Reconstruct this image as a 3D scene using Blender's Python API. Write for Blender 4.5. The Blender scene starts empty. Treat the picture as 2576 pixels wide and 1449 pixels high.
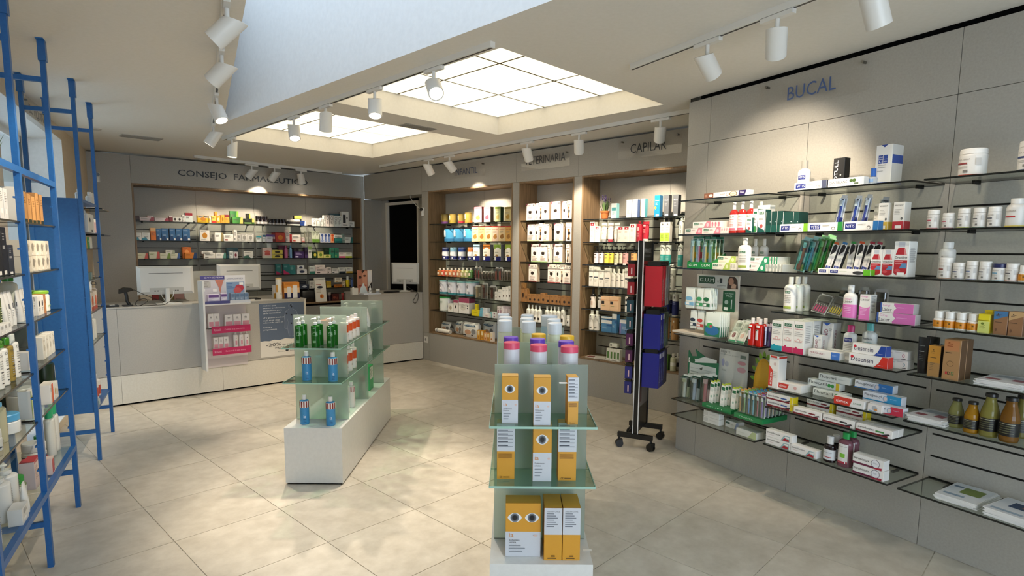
import bpy,math,random
from mathutils import Matrix,Vector

random.seed(7)
SC = bpy.context.scene
COL = SC.collection
CEIL = 2.66            # ceiling height (m)
EYE = 1.55             # eye height of the photographer

# ------------------------------------------------------------------ camera
F_PX,CX_PX,CY_PX = 1491.1,1288.0,800.6      # frame 2576 x 1449, cropped off-centre
_p,_r = math.radians(6.6675),math.radians(0.4573)
_cp,_sp,_cr,_sr = math.cos(_p),math.sin(_p),math.cos(_r),math.sin(_r)
_A = ((1,0,0),(0,-_sp,-_cp),(0,_cp,-_sp))
RT = (tuple(_cr * _A[0][i] - _sr * _A[1][i] for i in range(3)),
  tuple(_sr * _A[0][i] + _cr * _A[1][i] for i in range(3)),_A[2])
cam_data = bpy.data.cameras.new('camera')
cam_data.sensor_width = 36.0
cam_data.lens = 36.0 * F_PX / 2576.0
cam_data.shift_y = (CY_PX - 724.5) / 2576.0
cam_data.clip_start = 0.05
cam_data.clip_end = 200
cam = bpy.data.objects.new('camera',cam_data)
COL.objects.link(cam)
cam.matrix_world = Matrix(((RT[0][0],-RT[1][0],-RT[2][0],0),
       (RT[0][1],-RT[1][1],-RT[2][1],0),
       (RT[0][2],-RT[1][2],-RT[2][2],EYE),
       (0,0,0,1)))
SC.camera = cam

# ------------------------------------------------------------------ world / exposure
W = bpy.data.worlds.new('overcast_sky')
SC.world = W
W.use_nodes = True
bg = W.node_tree.nodes['Background']
bg.inputs[0].default_value = (0.70,0.84,1.0,1)
bg.inputs[1].default_value = 3.6
SC.view_settings.view_transform = 'Standard'
SC.view_settings.look = 'None'
SC.view_settings.gamma = 1
SC.view_settings.use_curve_mapping = False
SC.view_settings.exposure = 0.85
SC.cycles.use_denoising = True
SC.cycles.max_bounces = 8
SC.cycles.diffuse_bounces = 5
SC.cycles.glossy_bounces = 3
SC.cycles.transmission_bounces = 6
SC.cycles.transparent_max_bounces = 24
SC.cycles.caustics_reflective = False
SC.cycles.caustics_refractive = False
SC.cycles.sample_clamp_indirect = 4.0
PANEL_EMIT = 1.0        # luminous ceiling panels
SPOT_W = 55.0           # one track spotlight

# ------------------------------------------------------------------ materials
def lin(c):
 if isinstance(c,str):
  c = c.lstrip('#')
  if len(c) == 3:
   c = ''.join(k * 2 for k in c)
  c = [int(c[i:i + 2],16) / 255 for i in (0,2,4)]
 return tuple((v / 12.92 if v <= 0.04045 else ((v + 0.055) / 1.055) ** 2.4) for v in c) + (1.0,)

_mats = {}
def mat(col,rough=0.5,metal=0.0,spec=0.5,emit=0.0):
 """A plain coloured Principled material with a whisper of procedural grain in its roughness."""
 key = (col,rough,metal,spec,emit)
 if key in _mats:
  return _mats[key]
 m = bpy.data.materials.new('m_' + str(col).strip('#'))
 m.use_nodes = True
 b = m.node_tree.nodes['Principled BSDF']
 b.inputs['Base Color'].default_value = lin(col)
 b.inputs['Roughness'].default_value = rough
 b.inputs['Metallic'].default_value = metal
 b.inputs['Specular IOR Level'].default_value = spec
 if emit:
  b.inputs['Emission Color'].default_value = lin(col)
  b.inputs['Emission Strength'].default_value = emit
 m.diffuse_color = lin(col)
 _mats[key] = m
 return m

def node_mat(name):
 m = bpy.data.materials.new(name)
 m.use_nodes = True
 nt = m.node_tree
 return m,nt,nt.nodes['Principled BSDF'],nt.nodes['Material Output']

def noise_mat(name,c1,c2,scale,rough=0.5,detail=6,bump=0.0,stretch=None,spec=0.5,lo=0.35,hi=0.65,obj_rand=0.0):
 m,nt,b,out = node_mat(name)
 tc = nt.nodes.new('ShaderNodeTexCoord')
 mp = nt.nodes.new('ShaderNodeMapping')
 if stretch:
  mp.inputs['Scale'].default_value = stretch
 nz = nt.nodes.new('ShaderNodeTexNoise')
 nz.inputs['Scale'].default_value = scale
 nz.inputs['Detail'].default_value = detail
 nz.inputs['Roughness'].default_value = 0.62
 rp = nt.nodes.new('ShaderNodeValToRGB')
 rp.color_ramp.elements[0].position = lo
 rp.color_ramp.elements[0].color = lin(c1)
 rp.color_ramp.elements[1].position = hi
 rp.color_ramp.elements[1].color = lin(c2)
 nt.links.new(tc.outputs['Object'],mp.inputs['Vector'])
 if obj_rand:
  oi = nt.nodes.new('ShaderNodeObjectInfo')
  cb = nt.nodes.new('ShaderNodeVectorMath')
  cb.operation = 'SCALE'
  cb.inputs['Scale'].default_value = 40.0
  cx = nt.nodes.new('ShaderNodeCombineXYZ')
  for k in range(3):
   nt.links.new(oi.outputs['Random'],cx.inputs[k])
  nt.links.new(cx.outputs[0],cb.inputs[0])
  nt.links.new(cb.outputs['Vector'],mp.inputs['Location'])
  hv = nt.nodes.new('ShaderNodeHueSaturation')
  mr = nt.nodes.new('ShaderNodeMapRange')
  mr.inputs['To Min'].default_value = 1 - obj_rand
  mr.inputs['To Max'].default_value = 1 + obj_rand
  nt.links.new(oi.outputs['Random'],mr.inputs['Value'])
  nt.links.new(mr.outputs[0],hv.inputs['Value'])
  nt.links.new(rp.outputs[0],hv.inputs['Color'])
  nt.links.new(hv.outputs[0],b.inputs['Base Color'])
 else:
  nt.links.new(rp.outputs[0],b.inputs['Base Color'])
 nt.links.new(mp.outputs[0],nz.inputs['Vector'])
 nt.links.new(nz.outputs['Fac'],rp.inputs[0])
 b.inputs['Roughness'].default_value = rough
 b.inputs['Specular IOR Level'].default_value = spec
 if bump:
  bp = nt.nodes.new('ShaderNodeBump')
  bp.inputs['Strength'].default_value = bump
  bp.inputs['Distance'].default_value = 0.002
  nt.links.new(nz.outputs['Fac'],bp.inputs['Height'])
  nt.links.new(bp.outputs[0],b.inputs['Normal'])
 return m

def clear_glass(name,tint,refl=0.08,alpha=0.0):
 """Thin clear sheet: tinted transparency plus Fresnel-like gloss (cheap, lets light through)."""
 m,nt,b,out = node_mat(name)
 nt.nodes.remove(b)
 tr = nt.nodes.new('ShaderNodeBsdfTransparent')
 tr.inputs[0].default_value = lin(tint)
 gl = nt.nodes.new('ShaderNodeBsdfGlossy')
 gl.inputs['Roughness'].default_value = 0.03
 lw = nt.nodes.new('ShaderNodeLayerWeight')
 lw.inputs['Blend'].default_value = 0.5
 pw = nt.nodes.new('ShaderNodeMath')
 pw.operation = 'POWER'
 pw.inputs[1].default_value = 4.0
 mu = nt.nodes.new('ShaderNodeMath')
 mu.operation = 'MULTIPLY_ADD'
 mu.inputs[1].default_value = 0.65
 mu.inputs[2].default_value = refl * 0.4
 mx = nt.nodes.new('ShaderNodeMixShader')
 nt.links.new(lw.outputs['Facing'],pw.inputs[0])
 nt.links.new(pw.outputs[0],mu.inputs[0])
 nt.links.new(mu.outputs[0],mx.inputs[0])
 nt.links.new(tr.outputs[0],mx.inputs[1])
 nt.links.new(gl.outputs[0],mx.inputs[2])
 nt.links.new(mx.outputs[0],out.inputs[0])
 return m

def frosted_glass(name,tint,body,rough=0.3,fac=0.45):
 m,nt,b,out = node_mat(name)
 nt.nodes.remove(b)
 rf = nt.nodes.new('ShaderNodeBsdfRefraction')
 rf.inputs['Color'].default_value = lin(tint)
 rf.inputs['Roughness'].default_value = rough
 rf.inputs['IOR'].default_value = 1.12
 df = nt.nodes.new('ShaderNodeBsdfDiffuse')
 df.inputs[0].default_value = lin(body)
 tl = nt.nodes.new('ShaderNodeBsdfTranslucent')
 tl.inputs[0].default_value = lin(body)
 m1 = nt.nodes.new('ShaderNodeMixShader')
 m1.inputs[0].default_value = 0.55
 nt.links.new(df.outputs[0],m1.inputs[1])
 nt.links.new(tl.outputs[0],m1.inputs[2])
 m2 = nt.nodes.new('ShaderNodeMixShader')
 m2.inputs[0].default_value = fac
 nt.links.new(rf.outputs[0],m2.inputs[1])
 nt.links.new(m1.outputs[0],m2.inputs[2])
 nt.links.new(m2.outputs[0],out.inputs[0])
 return m

def liquid(col,rough=0.08,trans=0.75):
 key = ('liq',col,rough,trans)
 if key in _mats:
  return _mats[key]
 m,nt,b,out = node_mat('tinted_plastic_' + col.strip('#'))
 nt.nodes.remove(b)
 tr = nt.nodes.new('ShaderNodeBsdfTransparent')
 tr.inputs[0].default_value = lin(col)
 pb = nt.nodes.new('ShaderNodeBsdfPrincipled')
 pb.inputs['Base Color'].default_value = lin(col)
 pb.inputs['Roughness'].default_value = rough
 mx = nt.nodes.new('ShaderNodeMixShader')
 mx.inputs[0].default_value = 1 - trans
 nt.links.new(tr.outputs[0],mx.inputs[1])
 nt.links.new(pb.outputs[0],mx.inputs[2])
 nt.links.new(mx.outputs[0],out.inputs[0])
 _mats[key] = m
 return m

def emit_mat(name,col,strength):
 m,nt,b,out = node_mat(name)
 nt.nodes.remove(b)
 e = nt.nodes.new('ShaderNodeEmission')
 e.inputs[0].default_value = lin(col)
 e.inputs[1].default_value = strength
 nt.links.new(e.outputs[0],out.inputs[0])
 return m

M_PANEL = noise_mat('greige_laminate','#a09c93','#a8a49b',90,rough=0.42,bump=0.04,spec=0.45)
M_PANELW = noise_mat('pale_laminate','#d8d2c4','#dfdacd',60,rough=0.5)
M_COUNTER = noise_mat('counter_laminate','#aba79f','#b2aea6',90,rough=0.4)
M_CEIL = noise_mat('ceiling_paint','#e0dcd3','#e4e0d8',40,rough=0.9,spec=0.2)
M_SHAFT = noise_mat('skylight_shaft_paint','#efefee','#f4f4f3',30,rough=0.9,spec=0.2)
M_CREAM = noise_mat('cream_plaster','#d6c8b2','#dccfba',30,rough=0.85,spec=0.2)
M_REVEAL = noise_mat('white_plaster','#e6e6e4','#ececea',30,rough=0.85,spec=0.2)
M_TILE = noise_mat('stone_tile','#bab1a1','#d3cbbc',9,rough=0.36,detail=9,bump=0.03,lo=0.3,hi=0.7,obj_rand=0.035)
M_GROUT = noise_mat('pale_grout','#dbd4c7','#e2dccf',50,rough=0.9,spec=0.2)
M_WOOD = noise_mat('oak_veneer','#6d573d','#94795a',7,rough=0.5,stretch=(9,9,0.6),detail=8,lo=0.3,hi=0.7)
M_BLUE = noise_mat('blue_powder_coat','#1f5c9c','#2463a4',60,rough=0.38)
M_WHITE = mat('#e4e2dc',0.35)
M_LACQ = noise_mat('white_lacquer','#d8d8d4','#dededa',40,rough=0.3)
M_BLACK = mat('#0b0b0b',0.4)
M_DARK = mat('#020202',0.9,0,0.1)  # near-black for gaps, feet and backings: their shade put into the colour
M_SLOT = mat('#070707',0.5,0,0.3)
M_EDGE = mat('#0a0f0d',0.25)
M_GLASS = clear_glass('clear_shelf_glass','#f2f7f4')
M_ACRYL = clear_glass('clear_acrylic','#fefefe',0.08)
M_GSHELF = clear_glass('pale_green_shelf_glass','#d9ebe2',0.22)
M_SKYDIM = clear_glass('dimming_skylight_glazing','#a0a2a4',0.05)
M_FROST = frosted_glass('frosted_glass','#eef7f1','#e3efe7',0.22,0.42)
M_GEDGE = mat('#9fc4b4',0.2)
M_EMIT = emit_mat('luminous_panel','#fff0cf',PANEL_EMIT)
M_EMIT.node_tree.nodes['Emission'].inputs[0].default_value = (1.0,0.86,0.60,1)
M_LENS = emit_mat('lamp_lens','#fff4e2',9.0)
M_PLASTIC = mat('#dcdad4',0.4)
M_WPANE = clear_glass('window_glass','#f4f8fa',0.1)

# ------------------------------------------------------------------ mesh builder
class MB:
 def __init__(s):
  s.v,s.f,s.m,s.sm,s.mats = [],[],[],[],[]
 def mi(s,m):
  if isinstance(m,str):
   m = mat(m)
  if m not in s.mats:
   s.mats.append(m)
  return s.mats.index(m)
 def poly(s,pts,m,smooth=False):
  n = len(s.v)
  s.v += [tuple(p) for p in pts]
  s.f.append(tuple(range(n,n + len(pts))))
  s.m.append(s.mi(m)); s.sm.append(smooth)
 def faces(s,verts,faces,m,smooth=False):
  n = len(s.v); k = s.mi(m)
  s.v += [tuple(p) for p in verts]
  for f in faces:
   s.f.append(tuple(i + n for i in f)); s.m.append(k); s.sm.append(smooth)
 def box(s,x0,x1,y0,y1,z0,z1,m,top=None,side=None,front=None):
  vs = [(x0,y0,z0),(x1,y0,z0),(x1,y1,z0),(x0,y1,z0),(x0,y0,z1),(x1,y0,z1),(x1,y1,z1),(x0,y1,z1)]
  n = len(s.v); s.v += vs
  fs = ((0,3,2,1),(4,5,6,7),(0,1,5,4),(1,2,6,5),(2,3,7,6),(3,0,4,7))
  mm = (m,top or m,front or m,side or m,m,side or m)
  for f,q in zip(fs,mm):
   s.f.append(tuple(i + n for i in f)); s.m.append(s.mi(q)); s.sm.append(False)
  return s
 def bbox_round(s,x0,x1,y0,y1,z0,z1,b,m):
  """box whose vertical edges are chamfered by b"""
  pts = [(x0 + b,y0),(x1 - b,y0),(x1,y0 + b),(x1,y1 - b),(x1 - b,y1),(x0 + b,y1),(x0,y1 - b),(x0,y0 + b)]
  s.prism(pts,z0,z1,m)
  return s
 def prism(s,pts,z0,z1,m,top=None):
  n = len(pts)
  s.faces([(x,y,z0) for x,y in pts] + [(x,y,z1) for x,y in pts],
    [(i,(i + 1) % n,(i + 1) % n + n,i + n) for i in range(n)],m)
  s.poly([(x,y,z1) for x,y in pts],top or m)
  s.poly([(x,y,z0) for x,y in reversed(pts)],m)
  return s
 def lathe(s,prof,m,seg=14,cx=0,cy=0,sx=1.0,sy=1.0,cap=True):
  """prof: [(r, z)...] bottom to top; sharp where the profile turns by more than 35 deg"""
  def ang(a,b):
   return math.atan2(b[1] - a[1],b[0] - a[0])
  def ring(r,z):
   return [(cx + r * sx * math.cos(2 * math.pi * i / seg),cy + r * sy * math.sin(2 * math.pi * i / seg),z) for i in range(seg)]
  for k in range(len(prof) - 1):
   a,b = prof[k],prof[k + 1]
   s.faces(ring(*a) + ring(*b),[(i,(i + 1) % seg,(i + 1) % seg + seg,i + seg) for i in range(seg)],m,True)
  if cap:
   if prof[0][0] > 1e-5:
    s.poly(list(reversed(ring(*prof[0]))),m)
   if prof[-1][0] > 1e-5:
    s.poly(ring(*prof[-1]),m)
  return s
 def tube(s,path,r,m,seg=6):
  P = [Vector(p) for p in path]
  rings = []
  for i,p in enumerate(P):
   t = (P[min(i + 1,len(P) - 1)] - P[max(i - 1,0)])
   if t.length < 1e-9:
    t = Vector((0,0,1))
   t.normalize()
   a = t.orthogonal().normalized() if i == 0 else (a - t * a.dot(t)).normalized()
   b = t.cross(a)
   rings.append([p + (a * math.cos(2 * math.pi * k / seg) + b * math.sin(2 * math.pi * k / seg)) * r for k in range(seg)])
  vs = [q for R in rings for q in R]
  s.faces(vs,[(i * seg + k,i * seg + (k + 1) % seg,(i + 1) * seg + (k + 1) % seg,(i + 1) * seg + k)
      for i in range(len(P) - 1) for k in range(seg)],m,True)
  s.poly(list(reversed(rings[0])),m); s.poly(rings[-1],m)
  return s
 def mesh(s,name):
  me = bpy.data.meshes.new(name)
  me.from_pydata([tuple(map(float,v)) for v in s.v],[],s.f)
  for m in s.mats:
   me.materials.append(m)
  me.polygons.foreach_set('material_index',s.m)
  me.polygons.foreach_set('use_smooth',s.sm)
  me.update()
  return me
 def obj(s,name,parent=None,loc=None,rotz=0.0):
  return link(name,s.mesh(name),parent,loc,rotz)

def link(name,me,parent=None,loc=None,rotz=0.0,rot=None):
 o = bpy.data.objects.new(name,me)
 COL.objects.link(o)
 if parent is not None:
  o.parent = parent
 if loc is not None:
  o.location = loc
 if rot is not None:
  o.rotation_euler = rot
 elif rotz:
  o.rotation_euler = (0,0,rotz)
 return o

def tag(o,label,cat,group=None):
 o['label'] = label
 o['category'] = cat
 if group:
  o['group'] = group
 return o

def struct(o):
 o['kind'] = 'structure'
 return o

def empty(name,loc=(0,0,0),rotz=0.0):
 return link(name,None,None,loc,rotz)

# lettering: outlines of the built-in font, cached as (points, faces, width, height)
_txt = {}
def text_geo(s):
 if s in _txt:
  return _txt[s]
 cu = bpy.data.curves.new('lettering','FONT')
 cu.body = s
 cu.resolution_u = 2
 cu.fill_mode = 'FRONT'
 ob = bpy.data.objects.new('lettering',cu)
 me = ob.to_mesh()
 vs = [(v.co.x,v.co.y) for v in me.vertices]
 fs = [tuple(p.vertices) for p in me.polygons]
 ob.to_mesh_clear()
 bpy.data.objects.remove(ob)
 bpy.data.curves.remove(cu)
 if not vs:
  _txt[s] = ([],[],1,1)
  return _txt[s]
 x0 = min(v[0] for v in vs); x1 = max(v[0] for v in vs)
 y0 = min(v[1] for v in vs); y1 = max(v[1] for v in vs)
 _txt[s] = ([(x - x0,y - y0) for x,y in vs],fs,max(x1 - x0,1e-4),max(y1 - y0,1e-4))
 return _txt[s]

def put_text(mb,s,x0,x1,zc,h,m,place,vert=False,bold=0.0):
 """fit the string s into x0..x1 about height zc; place(x, z) -> 3D point"""
 vs,fs,w,hh = text_geo(s)
 if not vs:
  return
 if vert:
  k = (x1 - x0) / hh; kz = h / w
  pts = [place(x1 - y * k,zc - h / 2 + x * kz) for x,y in vs]
 else:
  kx = (x1 - x0) / w; kz = h / hh
  pts = [place(x0 + x * kx,zc - h / 2 + y * kz) for x,y in vs]
 mb.faces(pts,fs,m)

# ------------------------------------------------------------------ frames: a vertical plane with u along it, d out of it
def pixel_ray(x,y):
 c = ((x - CX_PX) / F_PX,(y - CY_PX) / F_PX,1.0)
 return Vector([sum(RT[k][i] * c[k] for k in range(3)) for i in range(3)])

def on_floor(x,y,z=0.0):
 r = pixel_ray(x,y)
 t = (z - EYE) / r.z
 return Vector((r.x * t,r.y * t,z))

class Frame:
 def __init__(s,origin,az,sign=1):
  s.o = Vector(origin[:2])
  s.u = Vector((math.sin(az),math.cos(az))) * sign
  s.n = Vector((s.u.y,-s.u.x))
  s.rz = math.atan2(s.u.y,s.u.x)
 def at(s,x,y,d=0.0):
  r = pixel_ray(x,y)
  t = (s.n.dot(s.o) + d) / (s.n.x * r.x + s.n.y * r.y)
  p = Vector((r.x * t,r.y * t))
  return s.u.dot(p - s.o),EYE + r.z * t
 def w(s,u,d=0.0,z=0.0):
  p = s.o + s.u * u + s.n * d
  return Vector((p.x,p.y,z))

R = math.radians
RW = Frame((1.296,4.529),R(-29.83),-1)      # dental wall on the right
MW = Frame((-1.242,8.201),R(-45.74),-1)     # wall with the three niches
BW = Frame((-2.304,9.333),R(49.4),1)        # counsel wall behind the counter
LW = Frame((-2.231,2.722),R(-27.8),1)       # front plane of the blue shelving by the window
CT = Frame((-3.879,5.549),R(48.03),1)       # front of the main counter
E1 = Vector((0.696,0.718)); E2 = Vector((-0.718,0.696))   # axes of floor tiles and light coffers
LEVELS = [0.386 + 0.1158 * k for k in range(14)]

# ================================================================== ROOM SHELL
from mathutils.geometry import tessellate_polygon

def fbox(fr,u0,u1,d0,d1,z0,z1,m,name,parent=None,**kw):
 """box in frame coordinates (d positive = into the room), origin at its base"""
 mb = MB().box(0,u1 - u0,0,d1 - d0,0,z1 - z0,m,**kw)
 return mb.obj(name,parent,fr.w(u0,d1,z0),fr.rz)

P_LB = LW.w(5.105,-0.40); P_LN = LW.w(-4.7,-0.40); P_RN = RW.w(6.6); P_RC = RW.w(0)
P_RM = RW.w(0,-0.90); P_BC = BW.w(0)

# ---- floor: grout bed with every tile a slab of its own
fl = MB()
fl.poly([(-7,-3,0),(6,-3,0),(6,11,0),(-7,11,0)],M_GROUT)
floor = struct(fl.obj('floor',None,(0,0,-0.004)))
tw,th,ox,oy = 0.567,0.579,0.333,1.028
tile_mesh = MB().box(0.0022,tw - 0.0022,0.0022,th - 0.0022,0,0.004,M_TILE).mesh('floor_tile')
rot_tile = math.atan2(E1.y,E1.x)
room = [P_LN,P_RN,P_RC,P_RM,P_BC,P_LB]
def in_room(p,grow=0.45):
 c = Vector((0,4))
 inside = False
 n = len(room)
 for i in range(n):
  a,b = room[i],room[(i + 1) % n]
  if (a.y > p.y) != (b.y > p.y) and p.x < (b.x - a.x) * (p.y - a.y) / (b.y - a.y) + a.x:
   inside = not inside
 return inside
n_t = 0
for i in range(-14,22):
 for j in range(-14,22):
  a = ox + i * tw; b = oy + j * th
  cs = [E1 * (a + s) + E2 * (b + t) for s in (0,tw) for t in (0,th)]
  mid = E1 * (a + tw / 2) + E2 * (b + th / 2)
  if mid.y < 0.9 or not any(in_room(c) for c in cs + [mid]):
   continue
  p = E1 * a + E2 * b
  if n_t < 300:
   link('floor_tile',tile_mesh,floor,(p.x,p.y,0),rot_tile)
   n_t += 1

# ---- ceiling with two light coffers and the daylight opening
def xy(v):
 return (v.x,v.y)
B1 = Vector((-0.155,5.976)); B2 = Vector((-1.748,7.538))
cof = []
for B,a,b in ((B1,1.76,1.82),(B2,1.72,1.84)):
 cof.append([B,B - E1 * a,B - E1 * a - E2 * b,B - E2 * b])
SKY = [Vector((-2.61,5.499)),Vector((0.55,2.44)),Vector((1.75,0.45)),Vector((0.03,0.45))]
outer = [Vector((-7.5,-4)),Vector((7,-4)),Vector((7,12)),Vector((-7.5,12))]
loops = [outer] + cof + [SKY]
tri = tessellate_polygon([[Vector((p.x,p.y,0)) for p in lp] for lp in loops])
flat = [p for lp in loops for p in lp]
cm = MB()
cm.faces([(p.x,p.y,0) for p in flat],[tuple(t) for t in tri],M_CEIL)
ceiling = struct(cm.obj('ceiling',None,(0,0,CEIL)))
COF_H = 0.165
for k,lp in enumerate(cof):
 n = len(lp)
 cf = MB()
 for i in range(n):
  a,b = lp[i],lp[(i + 1) % n]
  cf.poly([(a.x,a.y,0),(b.x,b.y,0),(b.x,b.y,COF_H + 0.02),(a.x,a.y,COF_H + 0.02)],M_CEIL)
 struct(cf.obj('trim_%d' % (k + 1),None,(0,0,CEIL)))
 # luminous ceiling: dark carrier grid with nine glowing panes
 lum = empty('luminous_ceiling',(lp[2].x,lp[2].y,CEIL + COF_H),math.atan2(E1.y,E1.x))
 tag(lum,'glowing three by three pane ceiling light in the coffer ' + ('nearer the hair care niche' if k == 0 else 'nearer the counter monitors'),'ceiling light')
 a = (lp[0] - lp[1]).length; b = (lp[1] - lp[2]).length
 g = MB().box(0,a,0,b,0.004,0.012,mat('#6a6248',0.8))
 g.obj('carrier_grid',lum)
 pw,ph = a / 3,b / 3
 pm = MB().box(0.013,pw - 0.013,0.013,ph - 0.013,0,0.006,M_EMIT).mesh('light_pane')
 for i in range(3):
  for j in range(3):
   link('light_pane',pm,lum,(i * pw,j * ph,0))
# skylight shaft
sh = MB()
for i in range(4):
 a,b = SKY[i],SKY[(i + 1) % 4]
 sh.poly([(a.x,a.y,0),(b.x,b.y,0),(b.x,b.y,1.25),(a.x,a.y,1.25)],M_SHAFT)
win2 = struct(sh.obj('window_2',None,(0,0,CEIL)))
gz = MB()
gz.poly([(p.x,p.y,1.24) for p in SKY],M_SKYDIM)  # added unseen grey pane that dims the daylight in the shaft
gz.obj('pane',win2)

# ---- right wall: dark backing with laminate panels and slot channels
wr = MB().box(-0.0,6.6,0.012,0.12,0,CEIL,M_DARK)
wall_right = struct(wr.obj('wall_right',None,RW.w(0,0),RW.rz))
def panel(parent,fr,u0,u1,z0,z1,d=0.0,m=None,t=0.012,name='wall_panel',org=0.0):
 g = 0.0014
 mb = MB().box(u0 + g,u1 - g,-d,-d + t,z0 + g,z1 - g,m or M_PANEL)
 return mb.obj(name,parent)
RJ = [0.0,0.198,0.972,1.757,2.542,3.327,4.4,5.5,6.6]
for a,b in zip(RJ,RJ[1:]):
 panel(wall_right,RW,a,b,0.0,2.318)
for a,b in zip([0,0.208,1.757,3.327,5.0],[0.208,1.757,3.327,5.0,6.6]):
 panel(wall_right,RW,a,b,2.318,2.632)
BAYS = [(0.235,0.945),(1.007,1.735),(1.783,2.511)]
def slots(parent,u0,u1,zs,d):
 me = MB().box(0,u1 - u0,-0.0012,0.004,-0.0045,0.0045,M_SLOT).mesh('slot_channel')
 for z in zs:
  link('slot_channel',me,parent,(u0,-d,z))
for a,b in BAYS:
 slots(wall_right,a,b,LEVELS,0.0)
wr2 = MB().box(0,0.90,-0.1,0,0,CEIL,M_PANEL)
struct(wr2.obj('wall_return',None,RW.w(0.0,-0.012),RW.rz + math.pi / 2))

# ---- wall with the three product niches
NZ0,NZ1,ND = 0.39,2.31,0.30
NICHES = [(0.14,1.73),(1.837,2.634),(2.738,4.46)]
wm = MB().box(-1.44,4.62,0.33,0.40,0,CEIL,M_DARK)
wall_mid = struct(wm.obj('wall_niche',None,MW.w(0,0),MW.rz))
edges = [0.0]
for a,b in NICHES:
 edges += [a,b]
edges.append(4.62)
for k in range(0,len(edges),2):
 panel(wall_mid,MW,edges[k],edges[k + 1],NZ0,NZ1,t=0.05)
for a,b in ((0.0,0.14),(0.14,1.783),(1.783,2.686),(2.686,4.62)):
 panel(wall_mid,MW,a,b,NZ1,2.642,t=0.05)
 panel(wall_mid,MW,a,b,0.0,NZ0,t=0.05)
panel(wall_mid,MW,-1.44,0.0,2.28,2.642,t=0.30)
for ni,(a,b) in enumerate(NICHES):
 mb = MB()
 t = 0.018
 mb.box(a,a + t,-0.002,ND,NZ0,NZ1,M_WOOD)
 mb.box(b - t,b,-0.002,ND,NZ0,NZ1,M_WOOD)
 mb.box(a + t,b - t,-0.002,ND,NZ1 - t,NZ1,M_WOOD)
 mb.box(a + t,b - t,-0.002,ND,NZ0,NZ0 + t,M_WOOD)
 mb.obj('oak_lining',wall_mid)
 js = [a + t,(a + b) / 2,b - t] if b - a > 1.0 else [a + t,b - t]
 for p,q in zip(js,js[1:]):
  panel(wall_mid,MW,p,q,NZ0 + t,NZ1 - t,d=-ND + 0.012,name='niche_back_panel')
  slots(wall_mid,p + 0.03,q - 0.03,[z for z in LEVELS if z < 1.95],-ND + 0.012)
# doorway recess at its far end, opening into an unlit room
panel(wall_mid,MW,-1.44,-1.28,0.0,2.28,d=-0.30,t=0.05,m=M_COUNTER,name='recess_panel')
panel(wall_mid,MW,-0.47,0.0,0.0,2.28,d=-0.30,t=0.03,name='recess_panel')
mb = MB().box(-1.455,-1.43,0.0,0.30,0,2.28,M_PANEL)
mb.obj('recess_side',wall_mid)
mb = MB().box(-1.30,-1.262,0.285,0.33,0,2.24,M_PANELW).box(-0.50,-0.47,0.285,0.33,0,2.24,M_PANELW).box(-1.262,-0.50,0.285,0.33,2.20,2.24,M_PANELW)
struct(mb.obj('door_1',None,MW.w(0,0),MW.rz))
mb = MB().box(-1.9,0.3,0.41,1.9,0.02,2.5,mat('#101010',0.9))  # near-black walls: the unlit room's darkness put into the colour
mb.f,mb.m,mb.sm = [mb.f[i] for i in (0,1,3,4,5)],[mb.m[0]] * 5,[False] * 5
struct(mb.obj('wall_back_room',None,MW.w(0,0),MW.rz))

# ---- counsel wall behind the counter
BZ0 = 0.72
wb = MB().box(-3.6,0.02,0.33,0.42,0,CEIL,M_DARK)
wall_back = struct(wb.obj('wall_back',None,BW.w(0,0),BW.rz))
for a,b,z0,z1 in ((-3.6,-3.072,0,2.642),(-0.05,0.0,0,2.642),(-3.072,-0.05,2.31,2.642)):
 panel(wall_back,BW,a,b,z0,z1,t=0.05)
mb = MB()
a,b,t = -3.072,-0.05,0.02
mb.box(a,a + t,-0.002,ND,BZ0,2.31,M_WOOD); mb.box(b - t,b,-0.002,ND,BZ0,2.31,M_WOOD)
mb.box(a + t,b - t,-0.002,ND,2.29,2.31,M_WOOD); mb.box(a + t,b - t,-0.03,ND,BZ0,BZ0 + t,M_WOOD)
mb.obj('oak_lining',wall_back)
js = [a + t + (b - a - 2 * t) * k / 4 for k in range(5)]
for p,q in zip(js,js[1:]):
 panel(wall_back,BW,p,q,BZ0 + t,2.29,d=-ND + 0.012,name='niche_back_panel')
 slots(wall_back,p + 0.02,q - 0.02,[z - 0.015 for z in LEVELS if 0.8 < z < 1.95],-ND + 0.012)
for k in range(5):
 w_ = (b - a) / 5
 panel(wall_back,BW,a + k * w_,a + (k + 1) * w_,0.06,BZ0 - 0.03,t=0.03,name='drawer_front')

# ---- window wall on the left: cream plaster, deep white reveal, glazing
WU0,WU1,WZ0,WZ1,WD = 1.60,3.70,0.06,2.55,0.30
mb = MB()
mb.box(-4.7,WU0,0,0.5,0,CEIL,M_CREAM); mb.box(WU1,5.3,0,0.5,0,CEIL,M_CREAM)
mb.box(WU0,WU1,0,0.5,WZ1,CEIL,M_CREAM); mb.box(WU0,WU1,0,0.5,0,WZ0,M_CREAM)
wall_left = struct(mb.obj('wall_left',None,LW.w(0,-0.40),LW.rz))
mb = MB()
e = 0.004
mb.box(WU0 - 0.001,WU0 + e,0.001,0.5,WZ0,WZ1,M_REVEAL); mb.box(WU1 - e,WU1 + 0.001,0.001,0.5,WZ0,WZ1,M_REVEAL)
mb.box(WU0,WU1,0.001,0.5,WZ1 - e,WZ1 + 0.001,M_REVEAL); mb.box(WU0,WU1,0.001,0.5,WZ0 - 0.001,WZ0 + e,M_REVEAL)
mb.obj('reveal',wall_left)
mb = MB()
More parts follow.
